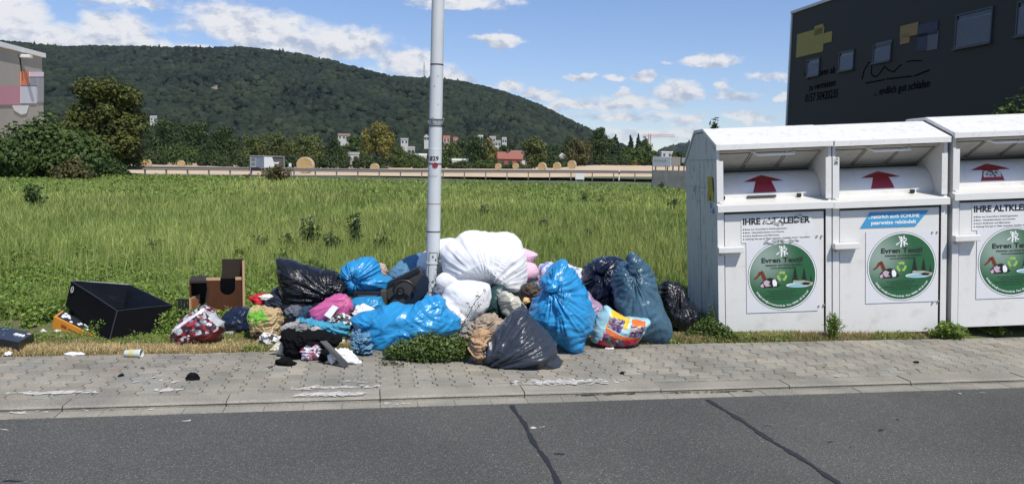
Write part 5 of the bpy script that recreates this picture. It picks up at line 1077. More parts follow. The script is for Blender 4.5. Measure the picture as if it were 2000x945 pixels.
# --- black storage box lying open on its side
def hexa(mb, c, mat_=0): mb.add(c, [(0, 1, 2, 3), (7, 6, 5, 4), (0, 4, 5, 1), (1, 5, 6, 2), (2, 6, 7, 3), (3, 7, 4, 0)], mat_)
def plate(mb, a, b, c, d, th, mat_=0):
    a, b, c, d = map(Vector, (a, b, c, d)); n = (b-a).cross(d-a).normalized()*th; hexa(mb, [a, b, c, d, a+n, b+n, c+n, d+n], mat_)
def storage_box():
    FB = mat('black_felt_fabric', (.004, .004, .0045), .9, .3, 30, .25, 60, bdist=.003, spec=.05); IN = mat('black_lining', (.004, .005, .007), .5, .3, 6, .5, 10, spec=.12, bdist=.03); ED = mat('grey_piping', (.30, .30, .30), .7)
    # open rim
    A1 = P(139, 549, 7.95); B1 = P(252, 556, 8.25); C1 = P(336, 596, 7.65); D1 = P(229, 607, 7.20)
    d2 = G(213, 668, .01); a2 = P(131, 622, 7.75); dn = d2-D1; a2 = A1+dn*0.92+Vector((0, .05, 0)); b2 = B1+dn*.95; c2 = C1+dn*.95+Vector((.02, 0, 0))
    for q in (a2, b2, c2): q.z = max(q.z, gh1(q.x, q.y)+.004)
    o = Vector((d2.x, d2.y, 0)); t = thing('storage_box', 'open black fabric storage box lying tilted on the grass', 'storage box', o); sub = lambda *v: [Vector(q)-o for q in v]
    A1, B1, C1, D1, a2, b2, c2, d2 = sub(A1, B1, C1, D1, a2, b2, c2, d2)
    def soft_panel(nm, p, m__, bulge, th=.006, par=t):
        n = 16; a, b, c, d = p; nn = (b-a).cross(d-a).normalized(); V = []
        for s in (0, 1):
            for i in range(n+1):
                for j in range(n+1):
                    u, v = i/n, j/n; q = (a*(1-u)+b*u)*(1-v)+(d*(1-u)+c*u)*v
                    w = bulge*(math.sin(math.pi*u)*math.sin(math.pi*v))+.006*float(pn(np.array([u*4, v*4, bulge*50.]), 5))
                    V.append(q+nn*(w+s*th))
        k = (n+1); Fq = [(i*k+j, (i+1)*k+j, (i+1)*k+j+1, i*k+j+1) for i in range(n) for j in range(n)]; Fq += [tuple(k*k+z for z in reversed(f)) for f in Fq]
        return npmesh(nm, V, Fq, m__, par, smooth=True)
    lf = soft_panel('side_panel', (A1, D1, d2, a2), FB, .02); soft_panel('side_panel', (D1, C1, c2, d2), FB, -.015); soft_panel('side_panel', (C1, B1, b2, c2), IN, .01); soft_panel('side_panel', (B1, A1, a2, b2), IN, .01); soft_panel('bottom_panel', (a2, b2, c2, d2), IN, .0)
    for pr in ((A1, B1), (B1, C1), (C1, D1), (D1, A1), (D1, d2)):
        m_ = MB(); m_.tube([pr[0], pr[0].lerp(pr[1], .5)+Vector((0, 0, .004)), pr[1]], .0045 if pr[0] is not A1 else .008, 6); m_.build('piping', ED if pr[1] in (B1,) else mat('black_piping', (.03, .03, .035), .4), t, fix=False)
    mid = A1.lerp(D1, .12)+(a2-A1)*.30; w = (D1-A1).normalized(); h = (a2-A1).normalized(); nn = w.cross(h).normalized(); nn = nn if nn.y < 0 else -nn
    m_ = MB(); pts = [mid+nn*.03+w*.024*math.cos(q)+h*.042*math.sin(q) for q in [6.283*i/16 for i in range(17)]]; m_.tube(pts, .0045, 6); m_.build('handle_ring', mat('pale_metal_ring', (.32, .32, .30), .4), lf, fix=False)
storage_box()
def carton(label, name, corners, h, mats_, deco=None, cat='carton', up=None):
    """corners: four world points of the top, going round; h: depth below"""
    o = Vector((sum(c.x for c in corners)/4, sum(c.y for c in corners)/4, 0)); t = thing(name, label, cat, o); c = [Vector(q)-o for q in corners]
    n = up or Vector((0, 0, 1)); lo = [q-n*h for q in c]
    m_ = MB(); hexa(m_, [*c, *lo]); b = m_.build('carton_body', mats_[0], t)
    if deco: deco(t, c, n, lo)
    return t
def printed_box():
    tp = mat('black_print_card', (.012, .014, .022), .35, .3, 6)
    c = [P(-30, 640, 7.55), P(8, 637, 7.7), P(66, 651, 7.55), P(36, 669, 7.1)]
    c = [G(-32, 655, .10), G(5, 637, .10), G(66, 651, .10), G(36, 668, .10)]
    def deco(t, c, n, lo):
        def Q(u, v, off=.002): return (c[0]*(1-u)+c[1]*u)*(1-v)+(c[3]*(1-u)+c[2]*u)*v+n*off
        rg = random.Random(2); m_ = MB(); pts = [Q(.35+.06*math.sin(i*1.3)+.0*i, .58+.026*i, .006) for i in range(11)]
        for i in range(9):
            u = .58+.035*math.sin(i*2.1); v = .62+.034*i; m_.tube([Q(u-.06, v, .004), Q(u+.05, v+.012, .004), Q(u+.06, v+.022, .004)], .0055, 5)
        m_.build('white_script', WHITEP, t, fix=False)
        m_ = MB()
        for i in range(30):
            u, v = rg.uniform(.05, .95), rg.uniform(.0, .42); r = rg.uniform(.008, .03); m_.add([Q(u+r*math.cos(k)*1.4, v+r*math.sin(k), .0015+i*.00005) for k in [6.28*j/6 for j in range(6)]], [tuple(range(6))], rg.randrange(4))
        m_.build('picture_print', [mat('teal_print', (.05, .22, .20), .4), mat('maroon_print', (.22, .03, .04), .4), mat('sky_print', (.12, .25, .42), .4), mat('grey_print', (.3, .32, .34), .4)], t, fix=False)
        m_ = MB(); m_.add([Q(.93, .86), Q(.93, .97), Q(.80, .97), Q(.80, .86)], [(0, 1, 2, 3)]); m_.build('price_sticker', mat('salmon_sticker', (.6, .4, .33), .6), t, fix=False)
    carton('flat black printed carton with white script at the left edge', 'printed_carton', c, .075, [tp], deco)
printed_box()
def orange_box():
    OR = mat('orange_card', (.72, .28, .02), .45, .12, 4)
    A_ = P(105, 618, 7.36); B_ = P(122, 606, 7.62); C_ = P(186, 643, 7.20); D_ = P(181, 655, 6.98)
    # a broad flat box tipped towards the street
    n = (B_-A_).cross(D_-A_).normalized(); n = n if n.z > 0 else -n
    def deco(t, c, n, lo):
        def Qf(u, v, off): # street-facing side: c0->c3 along, down to lo
            f = (c[3]-c[0]).cross(lo[0]-c[0]).normalized(); f = f if f.y < 0 else -f; return (c[0]*(1-u)+c[3]*u)*(1-v)+(lo[0]*(1-u)+lo[3]*u)*v+f*off
        m_ = MB(); m_.add([Qf(.22, .25, .002), Qf(.36, .25, .002), Qf(.36, .45, .002), Qf(.22, .45, .002)], [(0, 1, 2, 3)], 0); m_.add([Qf(.40, .3, .002), Qf(.72, .3, .002), Qf(.72, .38, .002), Qf(.40, .38, .002)], [(0, 1, 2, 3)], 0)
        m_.add([Qf(.52, .55, .002), Qf(.60, .55, .002), Qf(.60, .85, .002), Qf(.52, .85, .002)], [(0, 1, 2, 3)], 1); m_.add([Qf(.84, .1, .002), Qf(.97, .1, .002), Qf(.97, .4, .002), Qf(.84, .4, .002)], [(0, 1, 2, 3)], 2); m_.build('side_print', [mat('dark_red_print2', (.3, .05, .02), .5), WHITEP, mat('cream_sticker', (.7, .65, .4), .5)], t, fix=False)
        def Q(u, v, off=.003): return (c[0]*(1-u)+c[1]*u)*(1-v)+(c[3]*(1-u)+c[2]*u)*v+n*off
        rg = random.Random(4); m_ = MB(); m_.add([Q(.15, .05), Q(1, .05), Q(1, .97), Q(.15, .97)], [(0, 1, 2, 3)], 0)
        for i in range(16):
            u, v = rg.uniform(.25, .9), rg.uniform(.08, .9); m_.add([Q(u+.12*math.cos(k), v+.045*math.sin(k), .004+i*.0001) for k in [6.28*j/6 for j in range(6)]], [tuple(range(6))], 1)
        m_.build('top_print', [INK, WHITEP], t, fix=False)
    carton('orange flat carton with black and white top leaning against the black box', 'orange_carton', [A_, B_, C_, D_], .13, [OR], deco, up=n)
orange_box()
def cat_house():
    WD = mat('stained_plywood', (.072, .026, .009), .6, .9, 7, .3, 20, stretch=(1, 1, .35), spec=.25, stain=(.010, .006, .004), stain_amt=.95, stain_scale=11); EDG = mat('cut_wood_edge', (.48, .30, .16), .7); INN = mat('dark_wood_inside', (.030, .020, .012), .7)
    Yf = GY(425, 652)+.25; p = P(375, 612, Yf); o = Vector((P(425, 612, Yf).x, Yf, 0)); t = thing('wooden_cat_house', 'broken brown plywood cat house with a round-bottomed entrance', 'cat house', o)
    def q(px_, py_, d=0): a = P(px_, py_, Yf)-o; return Vector((a.x, d, a.z))
    # front panel with U opening (polygon), thickness .015
    arc = [(455-15.5*0-(14.5*(1-math.cos(a)))*0+14*math.cos(a)-0+0-12+0, 566+11*math.sin(a)) for a in np.linspace(0, math.pi, 12)]
    arc = [(443.5+14*math.cos(a), 564+13*math.sin(a)) for a in np.linspace(0, math.pi, 12)]
    poly = [(405, 547), (429.5, 547)] + list(reversed(arc)) + [(457.5, 547), (470, 547), (473, 640), (405, 640), (405, 598), (409, 562), (405, 560)]
    m_ = MB(); m_.prism([q(*v) for v in poly], (0, 0, 0), (0, .016, 0)); m_.build('front_panel', WD, t)
    m_ = MB(); a, b = q(374, 549), q(409, 549); m_.box(a.x, q(472, 549).x, .30, .315, -.0+q(374, 640).z, q(374, 549).z); m_.build('back_panel', INN, t)
    m_ = MB(); c, d = q(375, 640), q(375, 549); m_.box(c.x-.0, c.x+.014, .0, .30, c.z, d.z); m_.build('side_panel', WD, t)
    m_ = MB(); c = q(472, 640); m_.box(c.x-.004, c.x+.010, -.02, .16, c.z, q(472, 510).z); m_.build('side_panel', WD, t)
    m_ = MB(); m_.box(q(472, 510).x-.006, q(472, 510).x+.014, -.026, -.0205, c.z, q(472, 510).z); m_.build('edge_strip', EDG, t)
    m_ = MB(); a, b = q(404, 547), q(471, 543); m_.box(a.x, q(430, 547).x, -.004, .02, a.z, b.z); m_.box(q(458, 547).x, b.x-.006, -.004, .02, a.z, b.z); m_.build('edge_strip', EDG, t)
    m_ = MB(); a, b = q(373, 550), q(405, 546); m_.box(a.x, b.x, -.01, .30, a.z, b.z); m_.build('top_board', INN, t)
    m_ = MB(); a, b = q(432, 547), q(470, 511); m_.box(a.x, b.x, .15, .165, a.z, b.z); m_.build('upper_panel', mat('dark_upper_wood', (.022, .012, .006), .6, .3, 6), t)
    m_ = MB(); m_.box(q(374, 0).x+.02, q(472, 0).x-.01, .01, .30, q(374, 640).z, q(374, 636).z); m_.build('floor_board', WD, t)
    for i in range(7): m_ = MB(); a = q(440+i*5, 605); m_.tube([a+Vector((0, -.03, -.06)), a+Vector((.02*math.sin(i*2), -.05, .0)), a+Vector((.06*math.cos(i*1.7), -.06, .03+.02*math.sin(i)))], .0022, 4); m_.build('wire_stalk', mat('dry_twig', (.35, .28, .18), .8), t, fix=False)
cat_house()
bpy.data.objects['wooden_cat_house'].rotation_euler[2] = .30
def crate():
    Yf = GY(350, 655)+.28; o = Vector((P(350, 612, Yf).x, Yf, 0)); t = thing('wooden_crate', 'broken black slatted crate with a reddish wooden side beside the storage box', 'crate', o)
    q = lambda px_, py_: P(px_, py_, Yf)-o
    m_ = MB(); [m_.box(q(x, 0).x, q(x+4.5, 0).x, 0, .012, q(x, 622).z, q(x, 586).z) for x in (336, 342.5, 349, 355)]; m_.build('slats', BLACK, t)
    m_ = MB(); m_.box(q(333, 0).x, q(361, 0).x, -.006, .0, q(340, 587).z, q(340, 583).z); m_.build('top_rail', BLACK, t)
    m_ = MB(); m_.box(q(361, 0).x, q(364, 0).x, -.03, .2, q(361, 625).z, q(361, 581).z); m_.build('edge_board', MATS['cut_wood_edge'], t); m_ = MB(); m_.box(q(364.2, 0).x, q(377, 0).x, -.0, .014, q(364, 622).z, q(364, 584).z); m_.build('side_board', mat('reddish_wood', (.22, .07, .03), .6, .2, 6), t)
crate()
# --- bags, back row first
bag('slack blue-grey film bag lying behind the black seat and left of the lamp post', [(757, 548), (768, 528), (792, 508), (820, 499), (850, 505), (850, 560), (800, 580), (770, 570)], (800, 540), 645, .16, SLATEF if False else HAZYF, seed=11, Yd=8.25, fold=.02, rot=.4, stretch=(.5, 1, 1.6))
bag('navy blue tied bag behind the big slate blue one', [(1140, 535), (1146, 515), (1162, 504), (1185, 501), (1207, 506), (1222, 520), (1226, 560), (1222, 610), (1195, 632), (1160, 628), (1140, 600), (1134, 566)], (1178, 565), 640, .24, NAVYF, seed=12, Yd=7.95, knot=(1172, 527), pleat=.035, pfreq=5, fold=.018, tie=[([(1160, 512), (1175, 508), (1190, 512), (1186, 528), (1172, 534), (1160, 526)], (1174, 520), .85, .05)])
bag('large slate blue bag standing at the right end of the heap', [(1200, 560), (1201, 535), (1212, 518), (1228, 508), (1232, 499), (1240, 496), (1248, 503), (1256, 515), (1272, 530), (1284, 552), (1290, 585), (1294, 610), (1304, 632), (1306, 648), (1298, 664), (1275, 668), (1245, 664), (1222, 640), (1206, 610)], (1248, 585), 667, .25, SLATEF, seed=5, knot=(1233, 532), pleat=.034, pfreq=5, fold=.020, ffreq=6, pdecay=.22, lean=.12, tie=[([(1226, 526), (1232, 498), (1240, 496), (1250, 510), (1246, 528), (1236, 534)], (1238, 515), .55, .03)])
bag('black bag furthest right against the first container', [(1292, 565), (1300, 556), (1320, 554), (1335, 570), (1348, 592), (1368, 605), (1373, 625), (1362, 645), (1335, 653), (1305, 652), (1290, 630), (1288, 595)], (1325, 612), 655, .20, BLACKF, seed=7, Yd=7.95, knot=(1322, 560), pleat=.03, pfreq=6, fold=.024, ffreq=8)
bag('upright open-topped bright blue bag sitting on the ground with a knotted front', [(1037, 612), (1040, 590), (1056, 570), (1062, 545), (1080, 525), (1098, 512), (1112, 522), (1126, 545), (1136, 562), (1145, 580), (1156, 612), (1157, 640), (1146, 662), (1136, 684), (1118, 688), (1098, 672), (1070, 655), (1046, 635)], (1098, 605), 688, .26, BLUEF, seed=21, knot=(1078, 561), pleat=.040, pfreq=5, fold=.018, ffreq=7, pdecay=.25, rot=-.35, stretch=(.6, 1, 1.5), lean=.1, tie=[([(1070, 548), (1080, 552), (1092, 560), (1086, 568), (1076, 572), (1066, 566)], (1078, 561), .72, .035)])
bag('open blue film neck poking up behind the knotted blue bag', [(1060, 560), (1062, 540), (1078, 524), (1096, 512), (1104, 512), (1120, 540), (1138, 555), (1142, 564), (1120, 575), (1080, 575)], (1098, 548), 640, .10, BLUEF, seed=24, Yd=7.55, fold=.022, rot=.7, stretch=(.6, 1, 1.7))
bag('big black bag with a pointed left corner at the left of the heap', [(540, 506), (562, 509), (596, 519), (624, 528), (650, 533), (668, 545), (677, 562), (677, 577), (655, 577), (636, 588), (610, 603), (580, 604), (560, 598), (550, 570), (545, 540)], (605, 560), 605, .22, BLACKF, seed=31, Yd=7.85, knot=(659, 574), pleat=.045, pfreq=6, fold=.012, ffreq=5, pdecay=.32, rot=-.35, stretch=(.7, 1, 1.5), clip=False, tens=.05, flat=.85)
bag('bright blue knotted bag on top of the heap left of the lamp post', [(666, 538), (672, 526), (690, 512), (715, 505), (732, 506), (740, 520), (745, 535), (774, 552), (758, 566), (748, 565), (735, 566), (700, 575), (684, 573), (674, 560)], (708, 540), 575, .18, BLUEF, seed=41, Yd=7.95, knot=(698, 545), pleat=.036, pfreq=5, fold=.014, ffreq=6, clip=False, tens=.5, tie=[([(692, 538), (702, 538), (706, 548), (700, 558), (690, 552)], (698, 547), .8, .03)])
bag('small pink bag with a white card in front of the big black bag', [(603, 618), (606, 606), (618, 595), (640, 583), (660, 578), (676, 579), (687, 590), (688, 604), (680, 616), (660, 622), (640, 630), (615, 631)], (646, 606), 640, .11, PINKF, seed=51, Yd=7.30, fold=.010, ffreq=11, knot=(684, 582), pleat=.02, clip=False)
bag('slack teal blue film roll behind the long blue sack', [(686, 588), (700, 581), (725, 580), (742, 582), (750, 600), (735, 606), (715, 605), (695, 608), (684, 602)], (716, 594), 620, .10, BLUEF2, seed=53, Yd=7.5, fold=.014, clip=False)
bag('long bright blue sack lying across the front of the heap', [(683, 622), (700, 616), (730, 610), (752, 600), (775, 596), (808, 598), (830, 586), (852, 581), (866, 584), (870, 594), (882, 608), (899, 622), (900, 640), (882, 650), (850, 655), (820, 664), (800, 676), (780, 686), (760, 684), (748, 682), (737, 696), (721, 699), (717, 682), (706, 655), (696, 640)], (785, 638), 697, .19, BLUEF, seed=61, Yd=6.95, fold=.020, ffreq=7, rot=-1.0, stretch=(1.8, 1, .7), N=300, M=100, clip=False, tens=.15, wr=.007, flat=.85)
bag('dark anthracite bag slumped at the front edge of the paving', [(945, 690), (950, 672), (968, 652), (990, 625), (1008, 608), (1022, 605), (1034, 622), (1050, 640), (1070, 656), (1084, 676), (1092, 700), (1090, 711), (1060, 716), (1010, 716), (975, 712), (950, 706)], (1018, 675), 715, .24, GREYF, seed=71, knot=(952, 708), pleat=.030, pfreq=5, fold=.016, ffreq=7, pdecay=.5, rot=.3, stretch=(.6, 1, 1.6), lean=.35)
bag('lilac patterned carrier bag standing behind the blue knotted bag', [(1042, 560), (1048, 530), (1055, 516), (1070, 514), (1090, 520), (1108, 513), (1118, 520), (1130, 532), (1138, 548), (1136, 570), (1100, 585), (1050, 580)], (1090, 548), 640, .15, LILAC, name='carrier_bag', cat='carrier bag', seed=81, Yd=8.0, fold=.02, group=None, clip=False)
bag('pale pink and lilac see-through bag between the blue and slate bags', [(1132, 570), (1150, 570), (1162, 585), (1176, 600), (1176, 630), (1165, 645), (1150, 640), (1140, 610)], (1155, 608), 660, .12, PINKT, seed=83, Yd=7.55, fold=.014, group='rubbish bags in the heap')
bag('small navy bag between the bauble bag and the kraft paper bag', [(436, 630), (441, 615), (455, 604), (475, 601), (492, 605), (494, 625), (490, 645), (465, 648), (440, 643)], (466, 626), 650, .13, NAVYF, seed=91, Yd=7.3, fold=.014, ffreq=9)
bag('dark green sack deep in the heap under the white duvet', [(938, 600), (945, 570), (965, 552), (985, 556), (990, 590), (985, 625), (965, 632), (945, 625)], (965, 595), 650, .15, GREENF, seed=93, Yd=7.55, fold=.014, clip=False)
bag('crumpled cream film bag under the right end of the duvet', [(980, 600), (978, 580), (990, 572), (1012, 580), (1026, 602), (1010, 607), (992, 616), (984, 610)], (1000, 593), 640, .10, BEIGE, seed=95, Yd=7.4, fold=.022, ffreq=9, clip=False)
bag('hazy film bag trailing below the left end of the long blue sack', [(684, 650), (700, 646), (716, 656), (726, 678), (721, 694), (708, 686), (697, 691), (691, 676)], (706, 670), 694, .05, HAZYF, seed=97, fold=.034, ffreq=14, cloth=True, tens=.2)
bag('black bag half hidden behind the anthracite one', [(1008, 590), (1020, 560), (1038, 560), (1046, 580), (1040, 600), (1030, 618), (1012, 612)], (1028, 590), 650, .12, BLACKF, seed=99, Yd=7.5, fold=.02, clip=False)
bag('small black bag propping up the large pointed one from behind', [(538, 590), (535, 572), (545, 560), (560, 565), (580, 590), (575, 606), (545, 606)], (556, 585), 640, .14, BLACKF, seed=101, Yd=8.0, fold=.02)
# supports inside the heap so that upper bags rest on something
bag('black bag in the shade under the pointed black bag', [(552, 600), (575, 588), (610, 592), (650, 585), (672, 600), (670, 640), (600, 650), (555, 640)], (610, 615), 655, .22, BLACKF, seed=103, Yd=7.75, fold=.02)
bag('dark bag buried under the middle of the duvet', [(870, 640), (866, 600), (880, 575), (930, 560), (990, 560), (1030, 575), (1040, 620), (1020, 650), (940, 655)], (950, 610), 655, .26, GREYF, seed=105, Yd=7.85, fold=.02)
bag('navy bag buried behind the knotted blue bag', [(1045, 640), (1045, 590), (1070, 570), (1110, 572), (1140, 590), (1145, 640), (1100, 650)], (1095, 612), 652, .2, NAVYF, seed=107, Yd=7.95, fold=.02)
# --- duvet and pillows
def soft(label, outline, ctr, Yd, D, m__, name, cat, seed, **kw):
    kw.setdefault('fold', .022); kw.setdefault('ffreq', 5); kw.setdefault('wr', .004)
    o = puff(name, outline, ctr, Yd, D, m__, None, seed=seed, N=220, M=90, soft=True, clip=False, **kw); return tag(o, label, cat)
soft('large bunched white duvet on top of the heap right of the lamp post', [(862, 520), (858, 495), (868, 478), (890, 466), (905, 453), (930, 450), (955, 453), (985, 455), (1008, 462), (1022, 480), (1030, 505), (1030, 540), (1024, 570), (1015, 579), (1000, 575), (975, 558), (962, 553), (940, 551), (915, 548), (895, 548), (868, 545)], (945, 505), 7.75, .30, DUVET, 'duvet', 'duvet', 201, knot=(960, 552), pleat=.020, pfreq=6, pdecay=.35, rot=.1, stretch=(1.3, 1, .7))
soft('smaller bunched white bedding behind the lamp post', [(815, 520), (822, 500), (835, 488), (850, 472), (868, 465), (890, 468), (900, 500), (890, 550), (865, 565), (838, 550), (822, 535)], (860, 515), 8.15, .20, DUVET, 'bedding', 'bedding', 202, rot=.4)
soft('white pillow with dark smudges slumped below the duvet', [(868, 568), (880, 555), (905, 548), (930, 550), (956, 556), (958, 580), (952, 605), (938, 622), (915, 632), (905, 630), (890, 615), (872, 600), (862, 585)], (915, 588), 7.35, .15, DUVET, 'pillow', 'pillow', 203, rot=-.5, stretch=(.8, 1, 1.2))
soft('shaded white sheet hanging between the lamp post and the duvet', [(852, 545), (870, 530), (920, 535), (960, 548), (955, 560), (915, 560), (890, 570), (870, 590), (858, 575)], (895, 555), 7.62, .10, DUVET, 'bed_sheet', 'bed sheet', 204)
soft('pink pillow corner sticking out at the top right of the duvet', [(1018, 485), (1032, 488), (1051, 497), (1040, 510), (1024, 516), (1010, 510)], (1028, 500), 7.95, .08, PINKC, 'pillow', 'pillow', 205, fold=.01)
soft('plump pink pillow bulging out below the pink corner', [(1016, 518), (1030, 512), (1046, 517), (1052, 530), (1046, 545), (1030, 553), (1014, 548)], (1030, 532), 7.9, .12, PINKC, 'pillow', 'pillow', 206, fold=.01)
soft('small white cushion between the lilac bag and the navy bag', [(1120, 524), (1138, 524), (1142, 536), (1130, 548), (1118, 540)], (1130, 535), 8.1, .09, WCLOTH, 'cushion', 'cushion', 207, fold=.01)
# branch of dark weed lying on the pillow
def sprig():
    t = thing('weed_sprig', 'dark leafy weed sprig growing up in front of the white pillow', 'weed', (P(900, 640, 7.1).x, 7.1, 0)); o = t.location.copy(); o.z = 0
    pts = [P(896, 650, 7.1), P(903, 635, 7.1), P(916, 612, 7.12), P(926, 592, 7.12), P(938, 578, 7.14), P(948, 568, 7.15)]
    m_ = MB(); m_.tube([p-o for p in pts], [.004, .004, .003, .003, .002, .001], 5); m_.build('stem', mat('dark_stem', (.03, .035, .015), .8), t, fix=False)
    rg = random.Random(8); V = []; C = []
    for (cx, cy, n, s) in [(920, 600, 16, 10), (933, 597, 14, 8), (933, 578, 16, 8), (948, 568, 12, 6), (912, 618, 12, 8), (903, 632, 20, 10), (898, 645, 20, 10), (940, 582, 8, 6), (915, 592, 8, 6)]:
        for i in range(n):
            c = P(cx+rg.gauss(0, s*.5), cy+rg.gauss(0, s*.4), 7.1+rg.uniform(-.02, .03))-o; a = Vector((rg.gauss(0, 1), rg.gauss(0, .5), rg.gauss(0, 1))).normalized()*rg.uniform(.006, .014); b = a.cross(Vector((rg.gauss(0, 1), rg.gauss(0, 1), rg.gauss(0, 1)))).normalized()*.004
            V += [c-a, c+b, c+a, c-b]; C += [(rg.random(), 1, 1)]*4
    npmesh('leaves', [tuple(v) for v in V], np.arange(len(V)).reshape(-1, 4), LM['dark'], t, col=C)
sprig()
# --- printed shopping bags
def plane_bag(label, name, outline, ctr, gy, D, base, patches, seed, Yd=None, cat='shopping bag'):
    Yd = Yd or GY(ctr[0], gy)+D*.45; p = P(*ctr, Yd); t = thing(name, label, cat, (p.x, Yd, 0)); o = puff('bag_body', outline, ctr, Yd, D, base, t, seed=seed, fold=.014, ffreq=7, N=220, M=90, tens=.35, flat=.7, stretch=(.8, 1, 1.2)); o.location = (-p.x, -Yd, 0)
    me = o.data
    for mm_ in patches: me.materials.append(mm_[1])
    # assign printed fields to faces of the real surface by where they sit on the bag front
    nf = len(me.polygons); co = np.empty(len(me.vertices)*3); me.vertices.foreach_get('co', co); co = co.reshape(-1, 3)
    idx = np.zeros(nf, np.int32)
    def inside(poly, x, y):
        c = False; n = len(poly); j = n-1
        for i in range(n):
            if ((poly[i][1] > y) != (poly[j][1] > y)) and (x < (poly[j][0]-poly[i][0])*(y-poly[i][1])/(poly[j][1]-poly[i][1]+1e-9)+poly[i][0]): c = not c
            j = i
        return c
    pol = [([XZ(a, b, Yd) for a, b in q[0]], k+1) for k, q in enumerate(patches)]
    for f in me.polygons:
        c = co[list(f.vertices)].mean(0)
        if c[1] > Yd+.02: continue
        for pl_, k in pol:
            if inside(pl_, c[0], c[2]): idx[f.index] = k
    me.polygons.foreach_set('material_index', idx); return t
BAUB = patmat('bauble_print', [(.05, .012, .014), (.30, .02, .035), (.45, .45, .46), (.03, .02, .03), (.20, .20, .24), (.04, .01, .012), (.34, .03, .05), (.02, .015, .02), (.55, .53, .53), (.10, .02, .03)], 38, .3, rand=.8)
DKR = mat('dark_maroon_print', (.09, .01, .012), .3, .3, 8)
plane_bag('Christmas bauble patterned carrier bag in red, white and black', 'carrier_bag', [(335, 655), (339, 640), (356, 625), (380, 608), (402, 598), (412, 603), (424, 618), (438, 630), (436, 652), (426, 664), (400, 668), (375, 674), (352, 673), (342, 668)], (385, 642), 674, .16, BAUB,
   [([(336, 645), (404, 598), (408, 602), (342, 648)], PAPER), ([(402, 597), (440, 628), (434, 634), (412, 612)], mat('grey_shiny_print', (.42, .44, .44), .3, .3, 14)), ([(382, 650), (440, 640), (428, 666), (398, 662)], DKR)], 111, cat='carrier bag')
COL_ = mat('pale_blue_print', (.36, .60, .66), .35, .1, 8); YEL = mat('yellow_print', (.80, .50, .03), .35, .12, 8); ORG = mat('orange_print', (.72, .16, .03), .35, .12, 8); REDP = mat('crimson_print', (.50, .02, .05), .35, .2, 8)
PH1 = patmat('photo_print_a', [(.03, .02, .05), (.22, .12, .18), (.35, .33, .36), (.10, .06, .20), (.45, .35, .25)], 55, .35); PH2 = patmat('photo_print_b', [(.03, .02, .03), (.30, .02, .06), (.38, .34, .36), (.12, .08, .22), (.10, .18, .05)], 48, .35)
plane_bag('colourful reusable shopping bag with yellow, orange and red photo prints', 'shopping_bag', [(1156, 665), (1158, 640), (1166, 615), (1178, 596), (1186, 595), (1205, 608), (1222, 618), (1232, 616), (1262, 624), (1268, 628), (1258, 650), (1248, 668), (1243, 678), (1215, 680), (1185, 676), (1166, 672)], (1208, 645), 679, .16, COL_,
   [([(1192, 602), (1206, 608), (1222, 620), (1230, 616), (1220, 636), (1180, 632)], YEL), ([(1188, 612), (1219, 622), (1206, 644), (1182, 632)], PH1), ([(1232, 620), (1258, 624), (1256, 632), (1228, 632)], ORG), ([(1228, 630), (1257, 632), (1250, 656), (1222, 650)], PH1), ([(1180, 632), (1208, 648), (1250, 656), (1244, 664), (1200, 656), (1178, 642)], ORG), ([(1175, 640), (1200, 654), (1246, 664), (1243, 682), (1180, 680), (1172, 660)], PH2), ([(1160, 676), (1168, 655), (1186, 668), (1180, 680)], REDP), ([(1215, 656), (1248, 656), (1240, 668), (1212, 668)], REDP)], 113)
def paper_bag():
    Yd = GY(520, 672)+.1; p = P(520, 640, Yd); t = thing('paper_bag', 'crumpled kraft paper bag with a green print lying open towards the road', 'paper bag', (p.x, Yd, 0), None)
    o = puff('bag_body', [(490, 604), (492, 598), (510, 600), (528, 601), (544, 604), (548, 625), (547, 655), (540, 668), (520, 664), (505, 660), (494, 650), (489, 625)], (520, 630), Yd, .13, KRAFT, t, seed=121, fold=.022, ffreq=9, tens=.3, flat=.7, cloth=True, N=260, M=110); o.location = (-p.x, -Yd, 0)
    me = o.data; me.materials.append(mat('green_ink_on_kraft', (.13, .36, .03), .7, .3, 30)); me.materials.append(mat('painted_mouth_shade', (.035, .018, .012), .9)); rg = random.Random(4)
    for f in me.polygons:
        c = f.center; x, y = c.x, c.z; gx, gz = XZ(508, 615, Yd); n = float(pn(np.array([x*26, y*26, 0.]), 3))
        if c.y < Yd and ((x-gx)/.095)**2+((y-gz)/.055)**2 < .9+2.2*n: f.material_index = 1
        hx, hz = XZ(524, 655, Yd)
        if c.y < Yd and ((x-hx)/.11)**2+((y-hz)/.055)**2 < 1+.6*n: f.material_index = 2  # shade of the open mouth, coloured dark onto the closed body
    m_ = MB(); a = [P(515, 655, Yd-.14), P(522, 658, Yd-.17), P(532, 648, Yd-.17), P(531, 640, Yd-.15)]; m_.tube([q-t.location for q in a], .008, 6); m_.build('bag_handle', mat('pale_cord', (.55, .45, .33), .7), t, fix=False)
paper_bag()
lump('white patterned cloth spilling out of the kraft paper bag', [(505, 664), (515, 655), (530, 656), (545, 662), (544, 670), (525, 673), (508, 671)], (525, 665), 674, .07, CHECK, Yd=GY(525, 676), seed=300)
